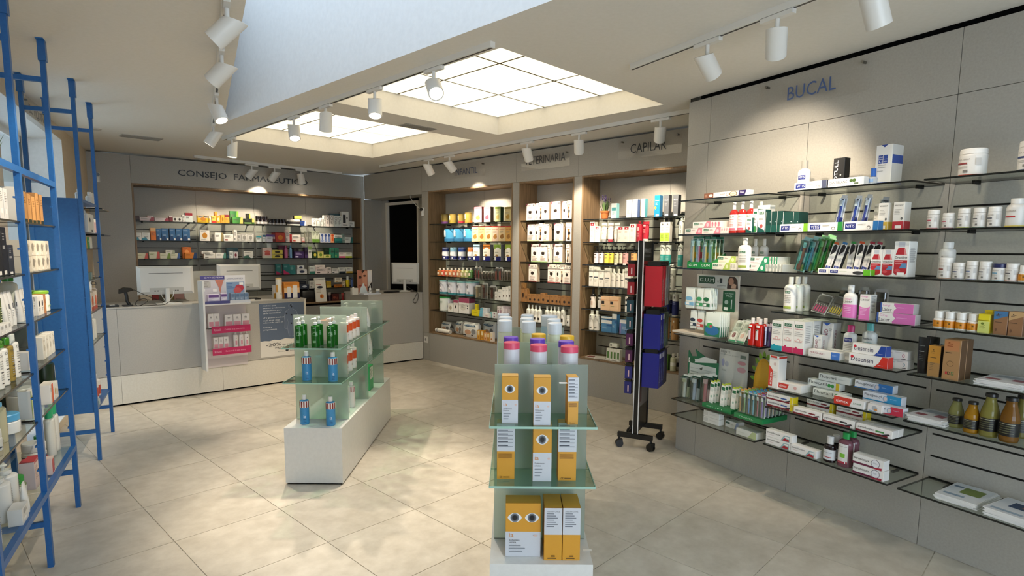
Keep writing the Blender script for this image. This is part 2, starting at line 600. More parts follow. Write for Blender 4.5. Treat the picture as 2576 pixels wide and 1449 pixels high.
for a,b,c,d_ in ((WU0,WU0 + 0.06,WZ0,WZ1),(WU1 - 0.06,WU1,WZ0,WZ1),(WU0,WU1,WZ0,WZ0 + 0.06),(WU0,WU1,WZ1 - 0.06,WZ1),(2.62,2.68,WZ0,WZ1)):
 mb.box(a,b,WD,WD + 0.05,c,d_,mat('#e9ecee',0.4))
mb.box(WU1 - 0.075,WU1 - 0.06,WD - 0.004,WD + 0.03,WZ0,WZ1,mat('#4a4f52',0.5))
win = struct(mb.obj('window_1',None,LW.w(0,-0.40),LW.rz))
for a,b in ((WU0 + 0.06,2.62),(2.68,WU1 - 0.06)):
 MB().box(a,b,WD + 0.02,WD + 0.028,WZ0 + 0.06,WZ1 - 0.06,M_WPANE).obj('pane',win)
# pale facade across the street, seen through the glazing
mb = MB().box(-2,8,4.0,4.2,-0.5,7,mat('#cfd3d6',0.9))
tag(struct(mb.obj('wall_street',None,LW.w(0,-0.40),LW.rz)),'pale house front across the street seen through the window','wall')

# ---- shop front behind the photographer (glazed opening lets daylight in)
FRN = Frame(P_RN,math.atan2(P_LN.x - P_RN.x,P_LN.y - P_RN.y),1)
LF = (P_LN - P_RN).length
mb = MB()
mb.box(0,0.9,0,0.2,0,CEIL,M_CREAM); mb.box(LF - 0.9,LF,0,0.2,0,CEIL,M_CREAM); mb.box(0.9,LF - 0.9,0,0.2,2.3,CEIL,M_CREAM)
struct(mb.obj('wall_front',None,FRN.w(0,0),FRN.rz))

# ================================================================== GLASS SHELVES ON THE WALLS
ORD = ['topmost','second','third','fourth','fifth','sixth','seventh','lowest']
SHELVES = {}
def glass_shelf(fr,u0,u1,d0,d1,z,label,key=None,brackets=True):
 """clear pane whose upper face is at z, dark polished front edge and end edges"""
 w,dp,t = u1 - u0,d1 - d0,0.008
 o = MB().box(0.002,w - 0.002,0.002,dp,-t,0,M_GLASS).obj('glass_shelf',None,fr.w(u0,d1,z),fr.rz)
 tag(o,label,'shelf')
 MB().box(0,w,0,0.003,-t - 0.0006,-0.0004,M_EDGE).obj('front_edge',o)
 MB().box(0,0.003,0.003,dp,-t - 0.0006,-0.0004,M_EDGE).obj('end_edge',o)
 MB().box(w - 0.003,w,0.003,dp,-t - 0.0006,-0.0004,M_EDGE).obj('end_edge',o)
 MB().box(0,w,dp - 0.003,dp,-t - 0.0006,-0.0004,M_EDGE).obj('rear_edge',o)
 if brackets:
  bm_ = MB().box(-0.006,0.006,dp - 0.06,dp,-t - 0.010,-t,M_SLOT).mesh('bracket')
  for x in (0.10,w - 0.10):
   link('bracket',bm_,o,(x,0,0))
 SHELVES[key] = (fr,u0,u1,d0,d1,z)
 return o
RWZ = {0: (13,11,9,5,1,0),1: (13,11,9,7,5,3,2,0),2: (13,11,9,7,5,3,0)}
BAYN = ('bay at its free end','middle bay','bay with the supplement jars')
for bay,ks in RWZ.items():
 for i,k in enumerate(ks):
  z = LEVELS[k] - (0.008 if bay == 0 and k < 2 else 0)
  glass_shelf(RW,*BAYS[bay],0.0,0.30,z,'%s glass shelf on the grey dental wall, %s' % (ORD[i] if i < len(ks) - 1 else 'lowest',BAYN[bay]),('R',bay,k))
MZ = [1.874,1.640,1.404,1.180,0.940,0.715]
for i,z in enumerate(MZ):
 glass_shelf(MW,0.165,0.925,-0.288,0.0,z,'%s clear glass shelf in the baby niche, half with the milk tins' % ORD[i],('I0',i))
 glass_shelf(MW,0.945,1.705,-0.288,0.0,z - (0.012 if i > 2 else 0),'%s clear glass shelf in the baby niche, half with the cereal cartons' % ORD[i],('I1',i))
 glass_shelf(MW,1.862,2.609,-0.288,0.0,z,'%s clear glass shelf in the veterinary niche' % ORD[i],('V',i))
 glass_shelf(MW,2.762,3.575,-0.288,0.0,z - 0.01,'%s clear glass shelf in the hair care niche, part with the lavender pot' % ORD[i],('C0',i))
 glass_shelf(MW,3.610,4.430,-0.288,0.0,z - 0.01,'%s clear glass shelf in the hair care niche, part with the pump bottles' % ORD[i],('C1',i))
BZ = [1.862,1.622,1.393,1.159,0.945]
for i,z in enumerate(BZ):
 for j in range(4):
  u0 = -3.045 + j * 0.746
  glass_shelf(BW,u0,u0 + 0.735,-0.288,-0.01,z,'%s glass shelf of bay %s in the niche behind the counter' % (ORD[i],('one','two','three','four')[j]),('B',j,i))

# ================================================================== ACRYLIC SIGNS AND WALL LETTERING
def wall_text(fr,s,u0,u1,zc,h,d,colr,label,slope=0.0):
 mb = MB()
 m = mat(colr,0.4)
 vs,fs,w,hh = text_geo(s)
 kx,kz = (u1 - u0) / w,h / hh
 fr_pts = [(x * kx,0,y * kz) for x,y in vs]
 bk_pts = [(x * kx,0.006,y * kz) for x,y in vs]
 mb.faces(fr_pts,fs,m)
 # extrude the outline: edges used by one face only
 cnt = {}
 for f in fs:
  for i in range(len(f)):
   a,b = f[i],f[(i + 1) % len(f)]
   cnt.setdefault((min(a,b),max(a,b)),[]).append((a,b))
 for k,l in cnt.items():
  if len(l) == 1:
   a,b = l[0]
   mb.poly([fr_pts[b],fr_pts[a],bk_pts[a],bk_pts[b]],m)
 o = mb.obj('wall_lettering',None,fr.w(u0,d,zc - h / 2),fr.rz)
 return tag(o,label,'lettering')
wall_text(BW,'CONSEJO  FARMACEUTICO',-2.56,-0.89,2.467,0.098,0.007,'#2c343c','dark raised letters reading CONSEJO FARMACEUTICO above the counter niche')
def acrylic_sign(fr,u0,u1,z0,z1,s,t0,t1,tz,th,colr,lab):
 o = MB().box(0,u1 - u0,0,0.005,0,z1 - z0,M_ACRYL).obj('acrylic_sign',None,fr.w(u0,0.028,z0),fr.rz)
 tag(o,'clear acrylic sign plate reading %s %s' % (s,lab),'sign')
 mb = MB()
 put_text(mb,s,t0 - u0,t1 - u0,tz - z0,th,mat(colr,0.4),lambda x,z: (x,-0.0006,z))
 mb.obj('lettering',o)
 st = MB()
 for k in range(8):
  pass
 pm = MB().tube([(0,-0.006,0),(0,0.028,0)],0.008,mat('#8a8a86',0.25,1.0),10).mesh('standoff')
 for x,z in ((0.045,z1 - z0 - 0.03),(u1 - u0 - 0.045,z1 - z0 - 0.03)):
  link('standoff',pm,o,(x,0,z))
 return o
acrylic_sign(RW,0.635,1.335,2.43,2.615,'BUCAL',0.835,1.145,2.512,0.080,'#40598a','on the grey dental wall')
acrylic_sign(MW,0.62,1.285,2.43,2.60,'INFANTIL',0.727,1.155,2.505,0.075,'#3c4a66','above the baby milk niche')
acrylic_sign(MW,1.885,2.585,2.425,2.60,'VETERINARIA',1.94,2.53,2.527,0.085,'#33373d','above the pet products niche')
acrylic_sign(MW,3.19,3.875,2.425,2.62,'CAPILAR',3.335,3.72,2.515,0.085,'#33373d','above the hair care niche')

# ================================================================== TRACK LIGHTING
def track(p,q,label):
 v = Vector((q[0] - p[0],q[1] - p[1]))
 L = v.length
 o = MB().box(0,L,-0.017,0.017,-0.032,0,M_WHITE).obj('lighting_track',None,(p[0],p[1],CEIL),math.atan2(v.y,v.x))
 tag(o,label,'light track')
 MB().box(0.004,L - 0.004,-0.006,0.006,-0.0335,-0.0325,M_BLACK).obj('power_slot',o)
 return o
T1 = ((-0.115,3.345),(-2.96,6.22)); T2 = ((-1.02,2.28),(-2.82,5.72)); T3 = ((0.711,3.725),(1.95,1.55)); T4 = ((-1.80,8.20),(1.42,4.82)); T5 = ((-3.91,7.43),(-2.55,8.98))
track(*T1,'long white light track between daylight opening and coffers')
track(*T2,'white light track beside the daylight opening, parallel to the blue shelving')
track(*T3,'white light track in front of the dental wall')
track(*T4,'white light track along the wall of product niches')
track(*T5,'white light track in front of the counsel lettering')
_hs = {}
def spot_meshes():
 if _hs:
  return _hs
 r,L,seg = 0.047,0.135,20
 # housing along local -Z (lens end), rear cut obliquely
 mb = MB()
 zr = lambda a: 0.045 + 0.030 * math.cos(a)
 A = [2 * math.pi * i / seg for i in range(seg)]
 out0 = [(r * math.cos(a),r * math.sin(a),-L + 0.05) for a in A]
 out1 = [(r * math.cos(a),r * math.sin(a),zr(a)) for a in A]
 in1 = [(0.93 * r * math.cos(a),0.93 * r * math.sin(a),zr(a)) for a in A]
 in0 = [(0.93 * r * math.cos(a),0.93 * r * math.sin(a),0.0) for a in A]
 lens1 = [(0.86 * r * math.cos(a),0.86 * r * math.sin(a),-L + 0.05) for a in A]
 lens0 = [(0.80 * r * math.cos(a),0.80 * r * math.sin(a),-L + 0.066) for a in A]
 for P,Q,m,sm in ((out0,out1,M_WHITE,True),(out1,in1,M_WHITE,False),(in1,in0,M_WHITE,True),(lens1,out0,M_WHITE,False),(lens0,lens1,M_WHITE,True)):
  mb.faces(P + Q,[(i,(i + 1) % seg,(i + 1) % seg + seg,i + seg) for i in range(seg)],m,sm)
 mb.poly(in0,mat('#1c1c1c',0.7))
 _hs['housing'] = mb.mesh('housing')
 fn = {}
 for k in range(7):
  x = -0.036 + k * 0.012
  half = math.sqrt(max(0.0436 ** 2 - x * x,0))
  top = 0.045 + 0.03 * (x / r) - 0.004
  fn[k] = MB().box(x - 0.0018,x + 0.0018,-half,half,0.001,max(top,0.006),M_WHITE).mesh('heat_fin')
 _hs['fins'] = fn
 lb = MB()
 lb.poly([(0.80 * r * math.cos(a),0.80 * r * math.sin(a),0) for a in A],M_LENS)
 _hs['lens'] = lb.mesh('lens')
 off = MB()
 off.poly([(0.80 * r * math.cos(a),0.80 * r * math.sin(a),0) for a in reversed(A)],M_LENS)
 _hs['lens'] = off.mesh('lens')
 return _hs
SPOT_LIGHTS = []
def spotlight(p,target,trk,label,group=None,power=1.0,size=58,drop=0.105):
 H = spot_meshes()
 tz = CEIL - 0.034
 a,b = Vector(trk[0]),Vector(trk[1])
 v = (b - a).normalized()
 pp = Vector(p)
 pp = a + v * (pp - a).dot(v)                  # clip it onto its track
 ang = math.atan2(v.y,v.x)
 root = empty('track_spotlight',(pp.x,pp.y,tz))
 tag(root,label,'spotlight',group)
 ad = MB().box(-0.085,0.085,-0.014,0.014,-0.020,0.0,M_WHITE).obj('adapter',root,(0,0,0),ang)
 MB().lathe([(0.011,-drop),(0.011,-0.02)],M_WHITE,10).obj('stem',root)
 c = Vector((pp.x,pp.y,tz - drop))
 dirv = (Vector(target) - c).normalized()
 q = (-dirv).to_track_quat('Z','Y')
 # turn the housing about its axis so that the oblique rear cut opens upwards
 best = q
 x_ax = q @ Vector((1,0,0)); y_ax = q @ Vector((0,1,0))
 roll = math.atan2(-y_ax.z,-x_ax.z)
 from mathutils import Quaternion
 q = q @ Quaternion((0,0,1),roll)
 h = link('housing',H['housing'],root)
 h.rotation_mode = 'QUATERNION'
 h.rotation_quaternion = q
 h.location = (0,0,-drop)
 for k,me in H['fins'].items():
  link('heat_fin',me,h)
 link('lens',H['lens'],h,(0,0,-0.070))
 ld = bpy.data.lights.new('lamp','SPOT')
 ld.energy = SPOT_W * power
 ld.color = (1.0,0.86,0.68)
 ld.spot_size = R(size)
 ld.spot_blend = 0.55
 ld.shadow_soft_size = 0.025
 lo = bpy.data.objects.new('lamp',ld)
 COL.objects.link(lo)
 lo.parent = h
 lo.location = (0,0,-0.092)
 return root
S1 = [((-2.80,6.06),(-2.95,6.0,0.0),'where the tracks meet',0.7),((-1.844,5.052),(-1.35,4.2,0.2),'tilted over the frosted display island with the blue bottles',1.5),((-1.445,4.671),(-1.85,5.6,0.5),'showing its cut back beside the smaller coffer',1.2),
  ((-0.959,4.173),(-0.80,3.5,0.3),'hanging almost plumb between the two coffers',1.6),((-0.50,3.70),(0.12,2.0,0.9),'with its lens glaring towards the eye box island',0.7)]
for p,t,w_,pw in S1:
 spotlight(p,t,T1,'white spotlight on the long track, ' + w_,None,pw)
S2 = [((-1.284,2.787),(-2.9,2.55,1.0),'largest one with its glowing rim turned to the blue shelving',0.9),((-1.627,3.439),(-3.3,3.5,1.0),'second after the largest, turned to the blue shelving',0.9),((-2.124,4.398),(-1.2,4.0,0.6),'turned away, closed side showing',1.0),((-2.66,5.43),(-3.5,5.2,1.2),'hanging where the two tracks meet',0.6)]
for p,t,w_,pw in S2:
 spotlight(p,t,T2,'white spotlight beside the daylight opening, ' + w_,None,pw)
for p,tu,tz_,pw,w_ in (((-1.002,7.423),0.75,1.5,1.0,'nearest the doorway'),((-0.74,7.098),1.15,1.9,1.1,'over the baby sign'),((0.13,6.153),2.15,1.6,1.1,'over the veterinary sign'),((0.581,5.642),2.6,1.5,1.0,'between the veterinary and hair care signs'),((1.202,5.031),3.45,1.7,1.3,'over the hair care sign')):
 spotlight(p,MW.w(tu,-0.2,tz_),T4,'white spotlight aimed at the niches, ' + w_,None,pw)
for p,tu,tz_,pw,w_ in (((0.98,3.202),0.80,1.85,0.42,'tilted steeply, next to the end of its track'),((1.19,2.849),0.75,1.35,0.6,'leaning back so that its fins show'),((1.412,2.468),1.9,0.9,0.15,'cut off by the picture edge')):
 spotlight(p,RW.w(tu,0,tz_),T3,'white spotlight aimed at the dental wall, ' + w_.replace('cut off by the picture edge','hanging high above the supplement jars'),None,pw,78)
for p,tu,tz_,pw,w_ in (((-3.312,7.857),-2.45,1.5,0.7,'before the word end JO'),((-3.12,8.105),-1.75,1.9,0.7,'in front of the letters MAC'),((-2.832,8.366),-0.75,1.5,0.7,'in front of the last letter O')):
 spotlight(p,BW.w(tu,-0.2,tz_),T5,'white spotlight aimed at the counter niche, ' + w_,None,pw)

# ---- ceiling fittings
def grille(c,ang,L,w_,label):
 o = MB().box(-L / 2,L / 2,-w_ / 2,w_ / 2,-0.006,0,mat('#a29e96',0.6)).obj('air_grille',None,(c[0],c[1],CEIL),ang)
 tag(o,label,'vent')
 me = MB().box(-L / 2 + 0.01,L / 2 - 0.01,-0.006,0.006,-0.009,-0.006,mat('#8d8980',0.6)).mesh('blade')
 for k in range(4):
  link('blade',me,o,(0,-w_ / 2 + w_ * (k + 0.5) / 4,0))
a0,a1 = on_floor(299,337,CEIL),on_floor(392,348,CEIL)
grille(((a0.x + a1.x) / 2,(a0.y + a1.y) / 2 + 0.06),math.atan2(a1.y - a0.y,a1.x - a0.x),0.36,0.17,'flat linear air grille in the ceiling near the blue shelving')
a0,a1 = on_floor(1022,314,CEIL),on_floor(1080,325,CEIL)
grille(((a0.x + a1.x) / 2,(a0.y + a1.y) / 2),math.atan2(E1.y,E1.x),0.34,0.13,'flat linear air grille in the ceiling between the two coffers')
c = on_floor(240,324,CEIL)
tag(MB().lathe([(0.0,-0.010),(0.045,-0.010),(0.05,0)],mat('#b8b3a8',0.5),18).obj('downlight_ring',None,(c.x,c.y,CEIL)),'small round ceiling ring above the end of the blue shelving','ceiling fitting')

# ================================================================== BLUE METAL SHELVING BY THE WINDOW
UP = [-0.75,0.0,0.75,1.636,2.382]         # positions of the ladder frames along the window wall
def bar(mb,u0,u1,d0,d1,z0,z1,m=None):
 mb.box(u0,u1,-d1,-d0,z0,z1,m or M_BLUE)
def ladder(root,u,zt):
 pw = 0.030
 for d in (0.0,-0.28):
  mb = MB()
  bar(mb,u - pw / 2,u + pw / 2,d - 0.012,d + 0.012,0.0,zt)
  mb.obj('post',root)
  mb = MB()
  bar(mb,u - 0.022,u + 0.022,d - 0.018,d + 0.018,zt - 0.09,CEIL - 0.004)
  bar(mb,u - 0.06,u + 0.022,d - 0.018,d + 0.018,CEIL - 0.005,CEIL - 0.001)
  mb.obj('ceiling_foot',root)
 for z in (2.452,0.218):
  mb = MB()
  bar(mb,u - 0.011,u + 0.011,-0.27,-0.01,z - 0.013,z + 0.013)
  mb.obj('cross_bar',root)
 pm = MB()
 pm.box(-0.017,0.017,0.006,0.020,-0.004,0.004,M_BLUE)
 me = pm.mesh('shelf_pin')
 for z in LEVELS:
  if 0.45 < z < 1.86:
   link('shelf_pin',me,root,(u,0,z - 0.012))
un = empty('blue_shelving',LW.w(0,0,0),LW.rz)
tag(un,'tall blue metal floor to ceiling shelving with open glass shelves by the window','shelving')
for u in (-0.75,0.0,0.75):
 ladder(un,u,CEIL - 0.02)
for z in (1.888,0.369):
 for u0,u1 in ((-0.735,-0.015),(0.015,0.735)):
  for d in (0.0,-0.28):
   mb = MB(); bar(mb,u0,u1,d - 0.012,d + 0.012,z - 0.017,z + 0.013); mb.obj('long_bar',un)
  mb = MB(); bar(mb,u0,u1,-0.268,-0.012,z + 0.004,z + 0.012,M_GLASS); mb.obj('glass_tray',un)
LS = [1.658,1.420,1.192,0.960,0.728]
for i,z in enumerate(LS):
 glass_shelf(LW,-0.733,-0.017,-0.27,0.0,z,'%s glass shelf of the blue shelving, bay with the dark cartons' % ORD[i],('L0',i),False)
 glass_shelf(LW,0.017,0.733,-0.27,0.0,z,'%s glass shelf of the blue shelving, bay beside the solid cabinet' % ORD[i],('L1',i),False)
cb = empty('blue_cabinet',LW.w(0,0,0),LW.rz)
tag(cb,'blue metal cabinet with solid side and back panels, standing between window and counter','cabinet')
for u in (1.636,2.382):
 ladder(cb,u,CEIL - 0.02)
mb = MB(); bar(mb,1.632,1.640,-0.28,0.0,0.355,1.874); mb.obj('side_panel',cb)
mb = MB(); bar(mb,1.640,2.38,-0.284,-0.278,0.355,1.874); mb.obj('back_panel',cb)
for z in (1.874,0.372):
 mb = MB(); bar(mb,1.645,2.37,-0.277,0.0,z - 0.018,z); mb.obj('blue_shelf',cb)
for i,z in enumerate((1.646,1.528,1.298,1.064,0.840)):
 glass_shelf(LW,1.655,2.366,-0.27,0.0,z,'%s glass shelf inside the solid blue cabinet' % ORD[i],('LC',i),False)
# small glass wall shelves beyond the cabinet
for i,z in enumerate((1.852,1.640)):
 glass_shelf(LW,2.42,2.85,-0.24,0.03,z,'%s small glass shelf beyond the blue cabinet near the counter' % ('upper','lower')[i],('LS',i),False)
# acrylic sign
o = MB().box(0,0.62,0,0.005,0,0.17,M_ACRYL).obj('acrylic_sign',None,LW.w(2.25,-0.372,2.565 - 0.08),LW.rz)
tag(o,'clear acrylic sign plate reading BOTIQUIN above the window behind the blue shelving','sign')
mb = MB(); put_text(mb,'BOTIQUIN',0.08,0.56,0.085,0.08,mat('#33373d',0.4),lambda x,z: (x,-0.0006,z)); mb.obj('lettering',o)
pm = MB().tube([(0,-0.004,0),(0,0.028,0)],0.007,mat('#8a8a86',0.25,1.0),8).mesh('standoff')
for x in (0.03,0.59):
 link('standoff',pm,o,(x,0,0.14))

# ================================================================== COUNTERS
CH = 0.963
ct = empty('sales_counter',CT.w(0,0,0),CT.rz)
tag(ct,'long grey laminate sales counter with pale plinth and monitors on top','counter')
for a,b in ((-0.25,0.129),(0.129,1.05),(1.05,1.965)):
 MB().box(a + 0.001,b - 0.001,0,0.02,0.302,CH - 0.012,M_COUNTER).obj('front_panel',ct)
 MB().box(a + 0.001,b - 0.001,0.003,0.02,0.018,0.298,M_PANELW).obj('plinth_panel',ct)
MB().box(-0.25,1.965,0.02,0.62,0.02,CH - 0.012,mat('#8c887f',0.6)).obj('carcass',ct)
MB().box(-0.25,1.965,0.03,0.6,0.0,0.02,M_DARK).obj('foot',ct)
MB().box(1.965,1.985,0.0,0.64,0.02,CH - 0.012,M_PANELW).obj('end_panel',ct)
MB().box(-0.25,1.99,-0.006,0.66,CH - 0.012,CH,M_COUNTER).obj('counter_top',ct)

C2 = Frame((-1.242,8.201),R(49.4),1)
c2 = empty('side_counter',C2.w(0,0,0),C2.rz)
tag(c2,'small grey counter with pale plinth in front of the dark doorway','counter')
MB().box(-0.82,-0.004,0.0,0.02,0.262,0.932,M_COUNTER).obj('front_panel',c2)
MB().box(-0.82,-0.004,0.003,0.02,0.018,0.258,M_PANELW).obj('plinth_panel',c2)
MB().box(-0.82,-0.80,0.02,0.68,0.018,0.932,M_COUNTER).obj('side_panel',c2)
MB().box(-0.80,-0.01,0.02,0.66,0.02,0.932,mat('#8c887f',0.6)).obj('carcass',c2)
MB().box(-0.80,-0.01,0.03,0.6,0.0,0.02,M_DARK).obj('foot',c2)
MB().box(-0.83,-0.002,-0.008,0.70,0.932,0.945,M_COUNTER).obj('counter_top',c2)

# ================================================================== DISPLAY ISLANDS
def island(x0,x1,y0,y1,panels,lab):
 h = 0.382
 r = empty('display_island',((x0 + x1) / 2,y0,0))
 tag(r,lab,'display unit')
 w = x1 - x0
 L = y1 - y0
 MB().box(-w / 2,w / 2,0,L,0.010,h,M_LACQ).obj('plinth',r)
 MB().box(-w / 2 + 0.01,w / 2 - 0.01,0.01,L - 0.01,0,0.010,M_DARK).obj('shadow_gap',r)  # solid near-black strip standing in for the shade under the plinth
 for y in panels:
  MB().box(-w / 2 + 0.010,w / 2 - 0.010,y - y0 - 0.004,y - y0 + 0.004,h,1.10,M_FROST).obj('frosted_panel',r)
 for z in (0.678,0.905):
  ys = [0.012] + [p - y0 for p in panels] + [L]
  for a,b in zip(ys,ys[1:]):
   sh_ = MB().box(-w / 2 - 0.004,w / 2 + 0.006,a + 0.0045,b - 0.0045,z - 0.008,z,M_GSHELF).obj('glass_shelf',r)
  MB().box(-w / 2 - 0.004,w / 2 + 0.006,0.0145,0.0165,z - 0.0082,z + 0.0002,M_GEDGE).obj('front_edge',r)
  for sx in (-1,1):
   xx = sx * (w / 2 + 0.004)
   MB().box(xx - 0.001,xx + 0.001,0.017,L - 0.004,z - 0.0082,z + 0.0002,M_GEDGE).obj('side_edge',r)
 return r
I1 = island(-1.479,-1.103,3.745,5.275,(3.955,4.513,5.066),'white plinth display island with frosted glass panels, holding the blue and green bottles')
I2 = island(-0.076,0.310,2.090,3.62,(2.290,2.845,3.400),'white plinth display island with frosted glass panels, holding the yellow eye cartons')

# ================================================================== WHEELED PRODUCT STAND
SA,SB = Vector((0.970,4.503)),Vector((1.120,4.803))
ST = Frame((SA.x,SA.y),math.atan2(SB.x - SA.x,SB.y - SA.y),1)    # u runs away from the viewer, d out of the red and blue side
st = empty('product_stand',ST.w(0,0,0),ST.rz)
tag(st,'tall black wheeled product stand hung with compression hosiery packs','display stand')
SL = (SB - SA).length
SH = 1.62
b_ = MB().box(0.012,SL - 0.012,-0.010,0.010,0.125,SH - 0.004,M_BLACK).obj('board',st)
MB().box(-0.002,0.012,-0.016,0.016,0.120,SH,M_BLACK).obj('edge_post',st)
for sy in (-1,1):
 MB().box(-0.0035,0.010,sy * 0.019 - 0.003,sy * 0.019 + 0.003,0.120,SH,mat('#d8d8d8',0.4)).obj('edge_trim',st)
MB().box(SL - 0.012,SL + 0.002,-0.016,0.016,0.120,SH,M_BLACK).obj('edge_post',st)
gr = MB()
yy = -0.0108
for z0,z1,c_ in ((SH - 0.155,SH - 0.008,'#17181a'),(1.02,SH - 0.155,'#9c1f2a'),(0.72,1.02,'#1d7d72'),(0.32,0.72,'#6f6a66'),(0.125,0.32,'#101112')):
 gr.poly([(0.014,yy,z0),(SL - 0.014,yy,z0),(SL - 0.014,yy,z1),(0.014,yy,z1)],mat(c_,0.35))
for z0,z1,c_,m_ in ((1.08,1.36,'#c9b9b0',0.02),(0.76,0.95,'#b99a86',0.03),(0.36,0.68,'#4a2f30',0.05)):
 gr.poly([(m_,yy - 0.0004,z0),(0.12,yy - 0.0004,z0),(0.10,yy - 0.0004,z1),(m_ + 0.02,yy - 0.0004,z1)],mat(c_,0.4))
put_text(gr,'FARMALASTIC',0.06,SL - 0.06,SH - 0.075,0.034,mat('#b8b8b8',0.5),lambda x,z: (x,yy - 0.0006,z))
put_text(gr,'Ecosistema',0.08,SL - 0.08,SH - 0.115,0.020,mat('#8f8f8f',0.5),lambda x,z: (x,yy - 0.0006,z))
put_text(gr,'SOPORTES',0.03,0.15,1.43,0.020,mat('#d89a98',0.5),lambda x,z: (x,yy - 0.0006,z))
gr.obj('printed_face',st)
wm_ = MB()
for sx in (-1,1):
 wm_.tube([(sx * 0.004,0,0.030),(sx * 0.019,0,0.030)],0.030,M_BLACK,16)
wheel_me = wm_.mesh('caster')
fork = MB().box(-0.022,0.022,-0.024,0.006,0.036,0.064,M_BLACK).lathe([(0.009,0.06),(0.009,0.086)],M_BLACK,8).mesh('caster_fork')
for x,half in ((0.0,0.125),(SL,0.125)):
 MB().box(x - 0.016,x + 0.016,-half - 0.012,half + 0.012,0.085,0.122,M_BLACK).obj('base_bar',st)
 for sy in (-1,1):
  w0 = link('caster',wheel_me,st,(x,sy * half,0))
  w0.rotation_euler = (0,0,0.5 * sy + x)
  link('caster_fork',fork,w0)

# ================================================================== PRODUCT KIT
_cache = {}
def memo(key,fn):
 if key not in _cache:
  _cache[key] = fn()
 return _cache[key]

def print_mesh(w,h,pr,dp=0.0):
 """flat print: list of marks laid out in fractions of a w x h face (front, y just below 0)"""
 mb = MB()
 y = -0.0006
 k = 0
 rnd = random.Random(str(pr))
 for q in pr:
  yy = y - 0.00012 * k
  k += 1
  t = q[0]
  if t == 'r':
   _,a,b,c,d,col = q
   mb.poly([(a * w,yy,b * h),(c * w,yy,b * h),(c * w,yy,d * h),(a * w,yy,d * h)],mat(col,0.4))
  elif t == 'e':
   _,cx,cz,rx,rz,col = q
   mb.poly([((cx + rx * math.cos(i * math.pi / 8)) * w,yy,(cz + rz * math.sin(i * math.pi / 8)) * h) for i in range(16)],mat(col,0.4))
  elif t == 'p':
   mb.poly([(a * w,yy,b * h) for a,b in q[1]],mat(q[2],0.4))
  elif t == 't':
   _,a,c,zc,hh,s,col = q[:7]
   put_text(mb,s,a * w,c * w,zc * h,hh * h,mat(col,0.4),lambda x,z: (x,yy,z))
  elif t == 'v':
   _,a,c,zc,hh,s,col = q
   put_text(mb,s,a * w,c * w,zc * h,hh * h,mat(col,0.4),lambda x,z: (x,yy,z),True)
  elif t == 'l':
   _,a,b,c,n,col = q
   for i in range(n):
    z0 = b - i * 0.055
    e_ = a + (c - a) * rnd.uniform(0.55,1.0)
    mb.poly([(a * w,yy,z0 * h),(e_ * w,yy,z0 * h),(e_ * w,yy,(z0 + 0.022) * h),(a * w,yy,(z0 + 0.022) * h)],mat(col,0.5))
  elif t == 's':                      # band on the right-hand side face
   _,b,d,col = q
   mb.poly([(w + 0.0006,0.001,b * h),(w + 0.0006,dp - 0.001,b * h),(w + 0.0006,dp - 0.001,d * h),(w + 0.0006,0.001,d * h)],mat(col,0.4))
  elif t == 'sl':                     # small print on the side face
   _,b,n,col = q
   for i in range(n):
    z0 = b - i * 0.055
    mb.poly([(w + 0.0008,dp * 0.15,z0 * h),(w + 0.0008,dp * rnd.uniform(0.5,0.85),z0 * h),(w + 0.0008,dp * 0.8,(z0 + 0.02) * h),(w + 0.0008,dp * 0.15,(z0 + 0.02) * h)],mat(col,0.5))
  elif t == 'sv':
   _,a,c,zc,hh,s,col = q
   put_text(mb,s,a * dp,c * dp,zc * h,hh * h,mat(col,0.4),lambda x,z: (w + 0.0009,x,z),True)
 return mb

def carton_parts(w,h,dp,look):
 b = look.get('c','#efece6')
 def body():
  mb = MB()
  e = min(0.0012,w * 0.03)
  mb.bbox_round(0,w,0,dp,0,h - 0.0008,e,mat(b,look.get('ro',0.45)))
  tp = look.get('top')
  if tp:
   mb.poly([(e,e,h),(w - e,e,h),(w - e,dp - e,h),(e,dp - e,h)],mat(tp,0.45))
  else:                                # tuck flap
   mb.box(w * 0.04,w * 0.96,dp * 0.03,dp * 0.9,h - 0.0008,h,mat(b,0.45))
  sd = look.get('side')
  if sd:
   mb.poly([(w + 0.0003,e,0.001),(w + 0.0003,dp - e,0.001),(w + 0.0003,dp - e,h - 0.001),(w + 0.0003,e,h - 0.001)],mat(sd,0.45))
  return mb.mesh('carton')
 key = ('carton',round(w,3),round(h,3),round(dp,3),str(look))
 body_me = memo(key,body)
 out = [('',body_me)]
 if look.get('pr'):
  out.append(('printed_front',memo(key + ('pr',),lambda: print_mesh(w,h,look['pr'],dp).mesh('printed_front'))))
 return out

def band_mesh(r,sy,z0,z1,col,k=1.012,taper=None):
 mb = MB()
 mb.lathe([(r * k,z0),(r * k,z1)],mat(col,0.4),18,r,r * sy,1,sy,cap=False)
 return mb

